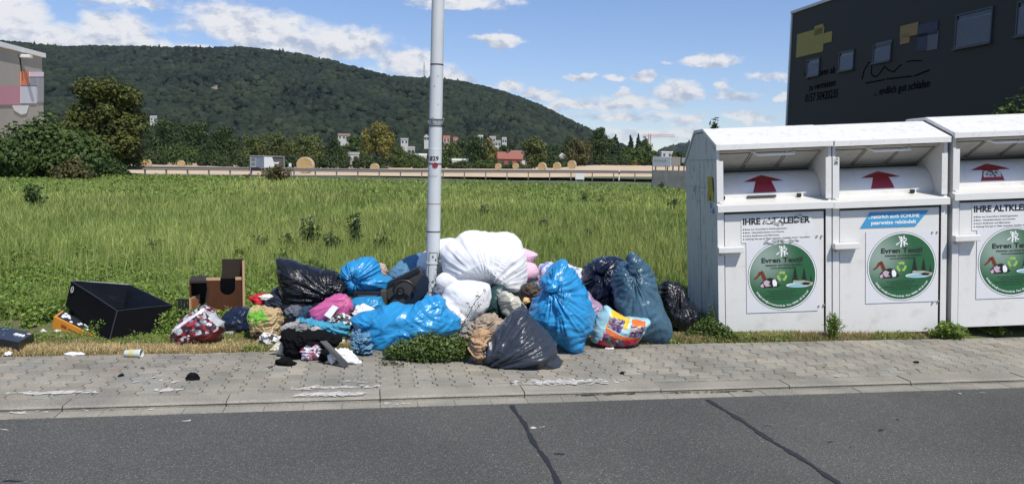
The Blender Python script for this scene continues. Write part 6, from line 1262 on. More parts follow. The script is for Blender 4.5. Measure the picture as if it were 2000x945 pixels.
# --- loose clothes (outline, centre, ground row, depth)
CL = [('red and white sports shirt on the grass behind the kraft paper bag', [(490, 582), (500, 577), (520, 576), (530, 583), (522, 592), (508, 597), (496, 592)], (509, 586), 640, .08, RCLOTH, 'shirt', 'shirt', 7.9),
 ('white sleeve lying on the red sports shirt', [(505, 578), (520, 575), (534, 578), (540, 584), (528, 588), (512, 584)], (522, 581), 640, .05, WCLOTH, 'shirt', 'shirt', 7.85),
 ('navy cloth beside the red sports shirt', [(520, 592), (530, 583), (545, 578), (558, 582), (560, 600), (545, 610), (525, 602)], (542, 594), 640, .09, NCLOTH, 'cloth', 'cloth', 7.8),
 ('grey T-shirt with a pale print below the big black bag', [(558, 608), (565, 600), (580, 597), (590, 602), (586, 616), (570, 624), (560, 620)], (573, 610), 645, .08, mat('grey_blue_cloth', (.10, .11, .14), .85, .3, 12, .3, 30), 'shirt', 'shirt', 7.3),
 ('dark denim cloth left of the small pink bag', [(580, 612), (592, 602), (606, 600), (604, 622), (592, 632), (580, 624)], (592, 614), 645, .08, mat('denim', (.02, .05, .09), .85, .2, 20), 'cloth', 'cloth', 7.3),
 ('mid grey knitted hat in the middle of the clothes', [(569, 655), (572, 640), (580, 632), (595, 630), (604, 638), (604, 650), (590, 658), (578, 662)], (587, 645), 680, .08, GCLOTH, 'knitted_hat', 'hat', 7.0),
 ('beige grey cloth beside the knitted hat', [(600, 650), (605, 643), (620, 639), (632, 646), (625, 654), (610, 656)], (615, 648), 680, .06, mat('beige_grey_cloth', (.42, .40, .36), .9, .1, 20), 'cloth', 'cloth', 7.05),
 ('crumpled teal blue shirt below the small pink bag', [(580, 625), (592, 622), (605, 628), (640, 632), (670, 630), (684, 638), (682, 655), (672, 660), (655, 646), (630, 642), (600, 640)], (638, 637), 680, .09, BLUEC, 'shirt', 'shirt', 7.15),
 ('black and white printed cloth under the pink bag', [(640, 625), (655, 616), (672, 612), (686, 620), (684, 634), (665, 636), (645, 633)], (664, 625), 660, .07, CHECK, 'cloth', 'cloth', 7.2),
 ('white fleece beside the small pink bag', [(690, 612), (698, 600), (712, 597), (725, 603), (738, 610), (730, 618), (705, 622), (692, 620)], (712, 609), 650, .09, WCLOTH, 'cloth', 'cloth', 7.35),
 ('long black garment draped in front of the knitted hat', [(548, 650), (560, 645), (580, 655), (600, 648), (630, 650), (655, 655), (672, 665), (650, 672), (620, 668), (590, 672), (586, 695), (572, 698), (560, 690), (552, 668)], (590, 664), 700, .12, BCLOTH, 'garment', 'clothes', None),
 ('lilac and white floral blouse at the edge of the paving', [(588, 692), (592, 678), (602, 668), (615, 664), (630, 668), (632, 685), (625, 697), (605, 701), (592, 700)], (610, 685), 702, .09, PURPLEP, 'blouse', 'blouse', None),
 ('lilac scarf lying on the floral blouse', [(600, 674), (606, 665), (620, 664), (632, 670), (628, 676), (612, 676)], (616, 671), 700, .07, LILACC, 'scarf', 'scarf', 6.85),
 ('upper white shirt beside the dark plank', [(650, 672), (656, 666), (672, 665), (680, 675), (676, 685), (660, 686), (650, 680)], (665, 676), 700, .07, WCLOTH, 'shirt', 'shirt', 7.0),
 ('lower white T-shirt between the dark plank and the blue sack', [(650, 684), (664, 682), (682, 686), (696, 696), (705, 708), (692, 711), (676, 707), (660, 698)], (676, 696), 710, .07, WCLOTH, 'shirt', 'shirt', None),
 ('white sock left of the dark plank', [(640, 692), (648, 692), (654, 704), (650, 712), (642, 704)], (647, 701), 712, .03, WCLOTH, 'sock', 'sock', None),
 ('black sock under the dark plank', [(625, 700), (630, 682), (640, 684), (642, 700), (634, 706)], (633, 695), 706, .05, BCLOTH, 'sock', 'sock', None),
 ('creased cream paper sheet next to the black garment', [(526, 683), (540, 671), (554, 668), (558, 680), (556, 693), (548, 692), (538, 686)], (545, 681), 694, .025, CREAMC, 'paper_sheet', 'paper', None),
 ('black shoe-like cloth on the paving edge', [(540, 706), (548, 697), (562, 698), (576, 708), (577, 713), (560, 713), (546, 711)], (558, 706), 713, .06, BCLOTH, 'cloth', 'cloth', None),
 ('small pinkish tissue on the black cloth', [(560, 697), (566, 690), (574, 692), (573, 700), (566, 703)], (567, 697), 706, .025, mat('pink_tissue', (.66, .50, .50), .8), 'tissue', 'tissue', 6.7),
 ('black trousers behind the knitted hat', [(545, 650), (548, 630), (560, 622), (580, 628), (575, 650), (560, 658)], (560, 640), 675, .10, BCLOTH, 'trousers', 'trousers', 7.15),
 ('grey-white striped cloth left of the knitted hat', [(546, 642), (555, 634), (575, 630), (582, 626), (584, 632), (565, 642), (550, 646)], (565, 637), 675, .05, mat('light_grey_cloth', (.34, .34, .34), .85, .3, 40, stretch=(1, 1, 6)), 'cloth', 'cloth', 7.02),
 ('purple and lilac film scrap beside the blue sack end', [(676, 675), (684, 660), (692, 640), (698, 650), (694, 668), (690, 684), (680, 686)], (688, 665), 700, .05, mat('lilac_film_scrap', (.42, .40, .52), .4, .2, 20), 'film_scrap', 'plastic', 7.0),
 ('beige trousers above the black seat', [(740, 532), (742, 516), (752, 517), (756, 528), (754, 540), (746, 545)], (748, 530), 640, .06, mat('skin_beige_cloth', (.50, .36, .28), .85, .1, 20), 'cloth', 'cloth', 8.2),
 ('crumpled tan wrapping paper left of the anthracite bag', [(918, 690), (918, 670), (925, 652), (940, 644), (955, 650), (962, 668), (955, 680), (950, 700), (965, 710), (945, 708), (928, 702)], (940, 677), 710, .12, TAN, 'wrapping_paper', 'paper', None),
 ('beige jacket with dark straps above the tan wrapping paper', [(908, 658), (918, 640), (930, 628), (945, 618), (965, 616), (980, 628), (984, 645), (970, 658), (950, 652), (930, 648), (915, 662)], (950, 638), 690, .10, mat('beige_brown_cloth', (.34, .27, .20), .85, .5, 14, .4, 20), 'jacket', 'jacket', 7.15),
 ('grey cloth under the white pillow', [(870, 668), (880, 645), (900, 632), (925, 630), (915, 650), (900, 668), (885, 676)], (895, 653), 690, .08, mat('mid_grey_cloth', (.24, .24, .23), .85, .2, 8), 'cloth', 'cloth', 7.2),  # plain grey cloth
 ('scorched black and brown rag under the duvet end', [(1022, 565), (1036, 552), (1048, 560), (1054, 575), (1040, 592), (1026, 588)], (1037, 573), 640, .07, mat('scorched_cloth', (.09, .06, .045), .9, .8, 26), 'rag', 'cloth', 7.4),
 ('small yellow paper flower on the scorched rag', [(1020, 588), (1024, 582), (1032, 582), (1034, 590), (1026, 593)], (1027, 587), 640, .03, mat('peach_paper', (.70, .46, .20), .7), 'paper_scrap', 'paper', 7.28),
 ('white foam piece right of the anthracite bag top', [(1036, 630), (1042, 632), (1056, 645), (1058, 655), (1046, 652), (1036, 640)], (1046, 643), 690, .05, WCLOTH, 'foam_piece', 'foam', 7.05),
 ('small white cup lid right of the anthracite bag', [(1076, 668), (1082, 663), (1087, 668), (1086, 678), (1078, 676)], (1082, 671), 700, .03, WCLOTH, 'cup_lid', 'lid', 6.85),
 ('beige sofa cushion deep behind the anthracite bag', [(985, 640), (990, 622), (1005, 610), (1025, 606), (1020, 640), (1000, 655)], (1002, 630), 690, .10, mat('greige_fabric', (.30, .29, .26), .85, .1, 12), 'cushion', 'cushion', 7.3),
 ('grey jumper sleeve left of the white pillow', [(848, 568), (856, 556), (872, 566), (884, 582), (878, 600), (864, 596), (852, 588)], (866, 580), 650, .08, mat('slate_cloth', (.15, .17, .21), .85, .2, 12), 'jumper', 'clothes', 7.5),
 ('white crumpled shirt at the end of the long blue sack', [(862, 598), (872, 592), (888, 600), (902, 612), (912, 628), (905, 636), (892, 622), (876, 608)], (888, 612), 680, .07, WCLOTH, 'shirt', 'shirt', 7.2)]
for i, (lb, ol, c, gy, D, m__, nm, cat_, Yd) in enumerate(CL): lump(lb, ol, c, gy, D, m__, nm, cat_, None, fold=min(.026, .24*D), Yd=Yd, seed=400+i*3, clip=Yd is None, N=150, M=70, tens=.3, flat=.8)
# white card on the pink bag
def flatplate(name, label, cat, quad, Y4, th, m__, group=None):
    c = [P(x, y, Yq) for (x, y), Yq in zip(quad, Y4)]; m_ = MB(); plate(m_, *c, th); o = m_.build(name, m__, None, loc=tuple(c[0])); tag(o, label, cat, group); return o
flatplate('white_card', 'blank white card lying on the small pink bag', 'card', [(650, 595), (661, 600), (645, 622), (633, 615)], (7.19, 7.18, 7.15, 7.16), .003, PAPER)
flatplate('dark_plank', 'narrow dark grey plank sloping down to the paving', 'plank', [(625, 666), (638, 665), (683, 711), (671, 718)], (GY(676, 716)+.02, GY(676, 716)+.03, GY(676, 716)-.02, GY(676, 716)-.03), .02, mat('dark_grey_plank', (.05, .05, .052), .5, .15, 8))
flatplate('grey_carton', 'small grey carton beside the navy bag', 'carton', [(432, 648), (455, 646), (455, 668), (430, 668)], (7.15, 7.15, 7.12, 7.12), .08, mat('grey_card', (.36, .36, .34), .8))
# --- black plastic seat, trays behind the long sack
def seat():
    Y = 7.75; o = Vector((P(790, 600, Y).x, Y, 0)); t = thing('child_seat', 'black plastic child seat shell with a round handle left of the lamp post', 'child seat', o); q = lambda x, y, d=0: P(x, y, Y+d)-o
    GP = mat('dark_grey_plastic', (.045, .044, .042), .45, .2, 8)
    m_ = MB(); m_.prism([q(756, 553), q(818, 524), (q(828, 538)), q(832, 600), q(770, 602), q(757, 580)], (0, 0, 0), (0, .12, 0)); m_.build('shell', GP, t)
    m_ = MB(); m_.prism([q(756, 552, -.02), q(816, 523, -.02), q(820, 529, -.02), q(758, 559, -.02)], (0, 0, 0), (0, .16, 0)); m_.build('rim', BLACK, t)
    m_ = MB(); m_.prism([q(785, 598, -.06), q(826, 536, -.06), q(836, 541, -.06), q(838, 566, -.06), q(800, 606, -.06)], (0, 0, 0), (0, .05, 0)); m_.build('blue_black_side', mat('blue_black_plastic', (.014, .022, .04), .3), t)
    m_ = MB(); m_.tube([q(789+20*math.cos(a), 565+17*math.sin(a), -.09) for a in np.linspace(2.6, 6.6, 18)], .014, 8); m_.build('round_handle', BLACK, t, fix=False)
    m_ = MB(); m_.tube([q(782+6*math.cos(a), 568+6*math.sin(a), -.03) for a in np.linspace(0, 6.28, 14)], .008, 6); m_.build('hub_ring', GP, t, fix=False)
    m_ = MB(); m_.box(q(812, 0).x, q(830, 0).x, -.03, .0, q(812, 596).z, q(812, 570).z, 0, .008); m_.build('pocket', GP, t)
seat()
def tray():
    Y = 7.7; o = Vector((P(730, 600, Y).x, Y, 0)); t = thing('plastic_crate', 'black plastic drawer crate under the bright blue knotted bag', 'crate', o); q = lambda x, y, d=0: P(x, y, Y+d)-o
    m_ = MB(); m_.box(q(690, 0).x, q(752, 0).x, 0, .25, q(700, 610).z, q(700, 570).z, 0, .006); m_.build('body', BLACK, t)
    m_ = MB(); m_.box(q(746, 0).x, q(758, 0).x, -.02, .24, q(700, 612).z, q(700, 566).z, 0, .006); m_.build('end_panel', mat('grey_brown_plastic', (.06, .055, .045), .5), t)
    for zz in (575, 584): m_ = MB(); m_.box(q(700, 0).x, q(740, 0).x, -.012, -.001, q(700, zz+4).z, q(700, zz).z, 0, .003); m_.build('handle_rib', MATS['dark_grey_plastic'], t)
tray()
# --- small litter
def cap():
    c = G(376, 742); t = thing('black_cap', 'small black crumpled cap lying alone on the paving', 'cap', (c.x, c.y+.03, 0)); o = puff('cap_crown', [(365, 739), (366, 733), (371, 729), (381, 729), (386, 735), (388, 740), (376, 743)], (376, 737), c.y+.035, .045, BCLOTH, t, seed=501, N=60, M=30, fold=.008, ffreq=30, cloth=True); o.location = (-c.x, -c.y-.03, 0)
    m_ = MB(); m_.prism([( -.045, -.03, .004), (0, -.05, .003), (.05, -.03, .005), (.045, .0, .012), (-.04, .0, .012)], (0, 0, 0), (0, 0, .006)); m_.build('brim', BCLOTH, t)
cap()
def cup():
    c = G(262, 697); t = thing('plastic_cup', 'clear plastic cup with yellow lid label lying on the dry grass', 'cup', (c.x, c.y, .03)); m_ = MB(); m_.tube([(-.07, 0, 0), (.055, 0, 0)], [.026, .036], 20, caps=False); m_.build('cup_wall', mat('frosted_plastic', (.55, .56, .50), .2, .1, 20), t, fix=False)
    m_ = MB(); m_.tube([(-.03, 0, 0), (.005, 0, 0)], [.0325, .0345], 20, caps=False); m_.build('yellow_label', mat('pale_yellow_label', (.55, .50, .22), .4), t, fix=False); m_ = MB(); m_.tube([(.055, 0, 0), (.060, 0, 0)], [.038, .038], 20, caps=False); m_.build('rim', WHITEP, t, fix=False)
cup()
SP = [('white paper scrap on the dry grass left of the cup', 146, 693, 20, 4, PAPER), ('white paper scrap at the left edge near the printed carton', 17, 693, 8, 5, PAPER), ('white tissue on the dry grass between printed carton and orange carton', 84, 651, 6, 6, PAPER), ('white and yellow wrapper under the orange carton', 113, 650, 8, 5, CREAMC), ('black and white wrapper under the orange carton tip', 116, 661, 10, 4, CHECK), ('pale flattened wrapper at the top of the orange carton', 118, 606, 12, 6, CHECK),
      ('blue scrap of foil in front of the first container', 1528, 656, 7, 3, BLUEC), ('white scrap of foil in front of the first container', 1541, 658, 8, 3, PAPER), ('white folded paper in the weeds between first and second container', 1632, 650, 9, 6, PAPER), ('dark purple wrapper in front of the second container', 1806, 654, 6, 4, mat('purple_wrapper', (.16, .07, .11), .5)), ('thin white strip at the paving edge by the first container', 1346, 662, 14, 2, PAPER), ('white scrap on the paving in front of the shopping bag', 1190, 681, 10, 2, PAPER), ('white scrap on the grass left of the kraft bag', 449, 668, 5, 4, PAPER), ('black speck of rubber on the paving right of the heap', 1215, 729, 4, 2.5, BCLOTH), ('dark bottle cap near the kerb at the right', 1790, 708, 5, 2, BCLOTH), ('small black chip on the paving left of the cap', 236, 734, 4, 2.5, BCLOTH)]
for i, (lb, x, y, w, h, m__) in enumerate(SP):
    rg = random.Random(i); k = 9; ol = [(x+w*math.cos(6.283*j/k)*rg.uniform(.7, 1.1), y-h*.4+h*math.sin(6.283*j/k)*rg.uniform(.7, 1.1)) for j in range(k)]
    lump(lb, ol, (x, y-h*.4), y+h*.3, .02+.0006*w, m__, 'litter_scrap', 'litter', 'scraps of litter', seed=600+i, N=50, M=24, fold=.006, ffreq=40)
def twig():
    c = G(185, 790, ZR); t = tag(MB().tube([(-.10, 0, .01), (-.02, .03, .015), (.06, .09, .02), (.10, .12, .03)], [.006, .008, .005, .002], 6).build('dry_twig', mat('brown_twig', (.14, .09, .05), .9), None, fix=False), 'dry brown leaf twig lying in the gutter at the left', 'twig'); t.location = (c.x, c.y, ZR+.004)
twig()
# --- lamp post
def lamp_post():
    base = P(842.5, 650, 7.75); base.z = 0; top = P(855.8, 0, 7.75); d = (top-base); d = d/d.z; PM = mat('lamp_post_paint', (.56, .58, .58), .45, .06, 3, .15, 20, stain=(.40, .40, .38), stain_amt=.4, stain_scale=8, stretch=(1, 1, .4), bdist=.003)
    t = thing('lamp_post', 'tall pale grey lamp post standing in the rubbish heap', 'lamp post', base); H = 6.5; at = lambda z: d*z
    def R_(z): return .0680-.0095*min(z, 3.2)/3.2-.004*max(z-3.2, 0)/3.3
    m_ = MB(); m_.tube([at(z) for z in np.linspace(-.1, H, 40)], [R_(z) for z in np.linspace(-.1, H, 40)], 40); m_.build('shaft', PM, t, fix=False)
    zp = lambda y: (P(850, y, 7.75).z)
    def band(y, w, m__, nm, pr=.0015): z = zp(y); m_ = MB(); m_.tube([at(z-w/2), at(z+w/2)], [R_(z)+pr]*2, 40); return m_.build(nm, m__, t, fix=False)
    band(127, .012, DKGAP, 'cable_tie'); band(320, .010, DKGAP, 'cable_tie', .003); band(291, .008, PAPER, 'cable_tie'); band(452, .010, DKGAP, 'cable_tie'); band(430-32, .006, MATS['rusty_brown_edge'], 'paint_seam', .0008)
    band(240, .030, mat('dirty_clamp', (.30, .30, .29), .5, .5, 60), 'clamp_band', .004); band(246, .008, DKGAP, 'clamp_band', .006); band(234, .008, DKGAP, 'clamp_band', .006)
    z = zp(238); 
    for i in range(9): m_ = MB(); a = i*.7+.2; s = Vector((math.cos(a)*(R_(z)+.006), math.sin(a)*(R_(z)+.006), 0)); m_.tube([at(z+.02*math.sin(i*3))+s, at(z+.03*math.cos(i*2))+s*1.12+Vector((0, 0, .01))], .006, 5); m_.build('tape_remnant', mat('grey_tape', (.2, .2, .2), .7, .6, 60), t, fix=False)
    def on(ang, z, off=.002): # ang measured from the street-facing side, to the right
        r = R_(z)+off; return at(z)+Vector((math.sin(ang)*r, -math.cos(ang)*r, 0))
    def wrap(mb, pts2, z0, k, mat_=0, off=.002, a0=0):
        r = R_(z0); mb.add([on(a0+x*k/r, z0+y*k, off) for x, y in pts2], [tuple(range(len(pts2)))], mat_)
    z = zp(323); m_ = MB(); wrap(m_, [(math.cos(q), math.sin(q)) for q in [6.283*i/20 for i in range(20)]], z, .026, 0, .005, .15); m_.build('red_disc', RED, t, fix=False)
    z = zp(314); vs, fs = tgeo('1829', .03); w = max(v.x for v in vs); k = .058; r = R_(z); m_ = MB(); m_.add([on(-.25+(v.x-w/2)*k/r, z+v.y*k, .002) for v in vs], fs); m_.build('number', INK, t, fix=False)
    # access door
    z1, z0 = zp(494), zp(511+0); m_ = MB(); n = 8
    z1, z0 = zp(492), zp(600)
    pts = [on(a, z0, .0025) for a in np.linspace(-.45, .75, n)]+[on(a, z1, .0025) for a in np.linspace(.75, -.45, n)]; m_.tube(pts+[pts[0]], .0018, 4); m_.build('door_seam', DKGAP, t, fix=False)
    band(513, .014, PM, 'collar', .006); m_ = MB(); m_.tube([on(.35, zp(520), .004), on(.35, zp(545), .004)], .004, 6); m_.build('lock_lever', PAPER, t, fix=False)
    rg = random.Random(12); m_ = MB()
    for i in range(46):
        zz = rg.uniform(zp(592), zp(535)); a = rg.uniform(-.4, .9); wrap(m_, [(math.cos(q)*rg.uniform(.3, 1.3), 1.8*math.sin(q)*rg.uniform(.3, 1.3)) for q in [6.283*j/7 for j in range(7)]], zz, rg.uniform(.003, .009), rg.randrange(2), .003+i*.00002, a)
    for (yy, a) in ((500, .1), (506, .5), (150, .3), (170, -.2), (205, .4)): wrap(m_, [(math.cos(q), 1.5*math.sin(q)) for q in [6.283*j/7 for j in range(7)]], zp(yy), .008 if yy > 300 else .004, 1, .0032, a)
    m_.build('sticker_remnant', [PAPER, mat('dark_residue', (.10, .10, .10), .7)], t, fix=False)
    # faint writing
    z = zp(346); vs, fs = tgeo('000587', .0); w = max(v.x for v in vs); m_ = MB(); m_.add([on(-.1+(v.x-w/2)*.03/r, z+v.y*.03, .0015) for v in vs], fs); m_.build('faded_stamp', mat('faded_ink', (.40, .41, .41), .6), t, fix=False)
lamp_post()
# ------------------------------------------------------------------ grass and weeds
GRASS = leafmat('grass_blades', (0.095, 0.195, 0.030), (0.40, 0.435, 0.13), .3, .5, .35)
WEEDL = leafmat('weed_leaves', (0.085, 0.165, 0.020), (0.25, 0.32, 0.055), .25, .45, .4)
DRY = leafmat('dry_grass', (0.16, 0.15, 0.045), (0.50, 0.38, 0.20), .15, .7, .2)
DOCK = leafmat('dark_dock_leaves', (0.028, 0.062, 0.014), (0.075, 0.125, 0.03), .2, .4, .5)
def blades(name, X, Y, H, Wd, tone, g, m__, label, cat, lean=.45, rg=rng):
    n = len(X); Z = gh(X, Y); a = rg.uniform(0, 2*math.pi, n); la = rg.uniform(0, 2*math.pi, n); l = np.abs(rg.normal(0, lean, n))
    wx, wy = np.cos(a)*Wd*.5, np.sin(a)*Wd*.5; lx, ly = np.cos(la)*l*H, np.sin(la)*l*H; hz = H*np.sqrt(np.clip(1-.5*l*l, .15, 1))
    def p(x, y, z): return np.stack([x, y, z], -1)
    V = np.stack([p(X-wx, Y-wy, Z-.01), p(X+wx, Y+wy, Z-.01), p(X-wx*.8+lx*.35, Y-wy*.8+ly*.35, Z+hz*.55), p(X+wx*.8+lx*.35, Y+wy*.8+ly*.35, Z+hz*.55), p(X+lx, Y+ly, Z+hz)], 1).reshape(-1, 3)
    b = np.arange(n)[:, None]*5; Fq = np.concatenate([b+np.array([[0, 1, 3]]), b+np.array([[0, 3, 2]]), b+np.array([[2, 3, 4]])], 1).reshape(-1, 3)
    C = np.repeat(np.stack([tone, g, g], -1), 5, 0).reshape(n, 5, 3); C[:, 4, 0] = np.clip(C[:, 4, 0]+.12, 0, 1)
    return tag(npmesh(name, V, Fq, m__, col=C.reshape(-1, 3)), label, cat, kind='stuff')
def pts_frustum(n, z0, z1, pa=-120, pb=2250, power=1.0):
    t = rng.uniform(0, 1, n)**power; Z = 1/((1/z0)*(1-t)+(1/z1)*t); p = rng.uniform(pa, pb, n); return (p-1000)/F*Z, Z, p
def vof(X, Y): return -math.sin(A)*X+math.cos(A)*Y
def free(X, Y):
    """outside the containers' footprint"""
    return ~((X > CG.x-.02) & (X < CG.x+5.2) & (Y > ZC-.04) & (Y < ZC+1.3))
def inbox(X, Y):
    a, b = P(139, 549, 7.95), P(336, 596, 7.65)
    d = P(229, 607, 7.20)
    e0, e1, e2 = P(98, 617, 7.6).x, P(190, 645, 7.3).x, P(60, 650, 7.5).x
    return ((X > e0) & (X < e1) & (Y < 7.95) & (Y > 6.95)) | ((X < e2) & (Y < 7.7)) | (X > a.x-.01+np.clip((7.95-Y)/.75, 0, 1)*(d.x-a.x)) & (X < b.x+.02) & (Y < 8.3) & (Y > 7.1)
X, Y, p = pts_frustum(470000, 7.7, 64)
k = (vof(X, Y) > V_PE+.62) & free(X, Y) & (Y < edgeY(p)+.6) & ~inbox(X, Y); X, Y, p = X[k], Y[k], p[k]
patch = 1.3*fbm(np.stack([X*.16, Y*.07, X*0], -1), 31, 4, .6); fine = pn(np.stack([X*1.1, Y*.7, X*0], -1), 32)
clump = pn(np.stack([X*2.6, Y*1.3, X*0], -1), 39)
near = sstep(10.2, 13.0, Y); far = sstep(32, 58, Y)
H = (.12+near*.15+.05*patch)*(1-.5*far)*(1+.5*clump)*rng.uniform(.55, 1.3, len(X)); Wd = np.maximum(.0045, Y*.00075)*rng.uniform(.7, 1.5, len(X))
tone = np.clip(.30+.20*near+.38*patch+.22*fine+rng.normal(0, .20, len(X)), 0, 1); tone = np.where(rng.uniform(0, 1, len(X)) < .06, 1.0, tone)
brown = np.exp(-((p-560)/110)**2-((Y-44)/13)**2); straw = np.exp(-((p-440)/75)**2-((Y-36)/2.2)**2)+.5*np.exp(-((p-860)/260)**2-((Y-27)/2.5)**2)*(patch > 0); tone = np.clip(tone+.35*brown+straw, 0, 1); H = H*(1+.9*brown)
blades('meadow_grass', X, Y, H, Wd, tone, np.clip(rng.normal(1, .2, len(X)), .5, 1.6)*(1.0+.40*pn(np.stack([X*.22+9, Y*.12, X*0], -1), 37)+.45*clump), GRASS, 'tall yellow-green meadow grass filling the field behind the rubbish', 'grass', .6)
# seed stalks sticking out
X, Y, p = pts_frustum(9000, 9.5, 50); k = free(X, Y); X, Y = X[k], Y[k]
blades('seed_stalks', X, Y, rng.uniform(.4, .62, len(X))*(1-.4*sstep(30, 50, Y)), np.maximum(.003, Y*.0005), np.full(len(X), .9), rng.uniform(.8, 1.2, len(X)), GRASS, 'pale seed stalks rising out of the meadow grass', 'grass', .25)
# broad-leaved ground cover behind and left of the heap
def leafbed(name, n, fn, size, hmax, m__, label, cat):
    X, Y, p = fn(n); Z = gh(X, Y)+rng.uniform(0, 1, len(X))**1.2*hmax(X, Y, p); n = len(X)
    nr = rng.normal(size=(n, 3))*.7; nr[:, 2] += .8; nr[:, 1] -= .35; nr /= np.linalg.norm(nr, axis=1)[:, None]; a = np.cross(nr, rng.normal(size=(n, 3))); a /= np.linalg.norm(a, axis=1)[:, None]; b = np.cross(nr, a)
    s = size*rng.uniform(.5, 1.5, n)[:, None]; c = np.stack([X, Y, Z], -1)
    V = np.stack([c-a*s, c+b*s*.6-nr*s*.1, c+a*s, c-b*s*.6-nr*s*.1], 1).reshape(-1, 3)
    t = np.clip(.4+.35*pn(np.stack([X*1.6, Y*1.6, X*0], -1), 44)+rng.normal(0, .22, n), 0, 1); g = np.clip(rng.normal(1, .18, n), .5, 1.5)
    tag(npmesh(name, V, np.arange(4*n).reshape(-1, 4), m__, col=np.repeat(np.stack([t, g, g], -1), 4, 0)), label, cat, kind='stuff')
def fnear(n):
    X, Y, p = pts_frustum(n, 7.3, 13.2, -150, 1420); v = vof(X, Y); q = pn(np.stack([X*.8, Y*.8, X*0], -1), 51)
    k = (v > V_PE+.60+.25*(rng.uniform(0, 1, len(X)))) & free(X, Y) & ~inbox(X, Y) & (rng.uniform(0, 1, len(X)) < 1.15-sstep(9.5, 13, Y)*(1.0-.5*q)-.75*sstep(820, 1000, p)); return X[k], Y[k], p[k]
leafbed('ground_weeds', 190000, fnear, .019, lambda X, Y, p: (.10+.09*pn(np.stack([X*1.2, Y*1.2, X*0], -1), 52)+.05)*(1-.4*sstep(900, 1200, p)), WEEDL, 'bright green broad-leaved weeds covering the ground behind the rubbish', 'weeds')
# left part of the far meadow: leafy crop band
def ffar(n):
    X, Y, p = pts_frustum(n, 30, 63, -200, 1500); q = pn(np.stack([X*.2, Y*.1, X*0], -1), 53); k = (Y < edgeY(p)-1) & (rng.uniform(0, 1, len(X)) < np.where(p < 470, .9, .22+.3*(q > .1))); return X[k], Y[k], p[k]
leafbed('meadow_herbs', 60000, ffar, .075, lambda X, Y, p: .22+0*X, WEEDL, 'light green leafy herbs in the far part of the meadow', 'weeds')
# dry verge strip
def verge(n, pa, pb, v0, v1, seed):
    u0_, u1_ = UV(G(pa, 690))[0], UV(G(pb, 690))[0]; u = rng.uniform(u0_, u1_, n); v = V_PE+v0+(v1-v0)*rng.uniform(0, 1, n)**1.1
    X = math.cos(A)*u-math.sin(A)*v; Y = math.sin(A)*u+math.cos(A)*v; return X, Y
X, Y = verge(42000, -150, 1320, -.05, .68, 1); w = pn(np.stack([X*2.2, Y*2.2, X*0], -1), 61); k = (vof(X, Y) > V_PE-.03+.05*w); X, Y, w = X[k], Y[k], w[k]
blades('dry_verge_grass', X, Y, rng.uniform(.012, .045, len(X)), np.full(len(X), .0045), np.clip(.62+.5*w+rng.normal(0, .25, len(X)), 0, 1), np.clip(rng.normal(1, .2, len(X)), .4, 1.5), DRY, 'straw-coloured dry grass along the back edge of the paving', 'dry grass', 1.1)
X, Y = verge(26000, -150, 1330, .02, .85, 1); w = pn(np.stack([X*1.6, Y*2.2, X*0], -1), 62); k = (w > -.3) & ((vof(X, Y)-V_PE > .30+.2*w) | (X > -2.6)); X, Y = X[k], Y[k]
blades('verge_grass', X, Y, rng.uniform(.012, .045, len(X)), np.full(len(X), .005), np.clip(.35+rng.normal(0, .25, len(X)), 0, 1), np.clip(rng.normal(1, .2, len(X)), .5, 1.5), GRASS, 'short green grass tufts on the dry verge', 'grass', .8)
X, Y = verge(30000, -150, 1300, -.09, .30, 1); w = pn(np.stack([X*1.3, Y*2.6, X*0], -1), 66); rag = pn(np.stack([X*5, Y*0, X*0], -1), 67); k = (w > -.28) & (vof(X, Y) > V_PE-.035+.045*rag); X, Y = X[k], Y[k]
blades('straw_litter', X, Y, rng.uniform(.02, .05, len(X)), np.full(len(X), .0052), np.clip(rng.normal(.88, .15, len(X)), 0, 1), np.clip(rng.normal(1.3, .25, len(X)), .6, 1.9), DRY, 'flattened pale straw scattered over the paving edge', 'straw', 1.6)
X, Y = verge(22000, 1335, 2150, -.04, .30, 2); w = pn(np.stack([X*2.2, Y*2.2, X*0], -1), 63); k = (Y < ZC-.02-0*X) & (vof(X, Y) > V_PE-.02+.04*w); X, Y, w = X[k], Y[k], w[k]
blades('container_verge_grass', X, Y, rng.uniform(.012, .05, len(X))*(1.1+.5*w), np.full(len(X), .0045), np.clip(.45+.6*w+rng.normal(0, .25, len(X)), 0, 1), np.clip(rng.normal(1, .2, len(X)), .4, 1.5), DRY, 'dry and green grass at the foot of the white containers', 'grass', .9)
def fcont(n):
    X, Y = verge(n, 1335, 2150, -.02, .30, 3); w = pn(np.stack([X*1.4, Y*1.4, X*0], -1), 64); k = (Y < ZC+.0) & (w > .05); return X[k], Y[k], X[k]
leafbed('container_weeds', 9000, fcont, .011, lambda X, Y, p: .035+0*X, WEEDL, 'small leafy weeds at the foot of the containers', 'weeds')
def fverge(n):
    X, Y = verge(n, -150, 1000, .05, .8, 3); w = pn(np.stack([X*1.4, Y*1.4, X*0], -1), 65); k = (w > .12-.5*sstep(.35, .7, vof(X, Y)-V_PE)) & ~inbox(X, Y) & ((vof(X, Y)-V_PE > .34) | (X > -2.7)); return X[k], Y[k], X[k]
leafbed('verge_weeds', 34000, fverge, .012, lambda X, Y, p: .028+.10*sstep(.55, .8, vof(X, Y)-V_PE), WEEDL, 'small leafy weeds on the verge before the heap', 'weeds')
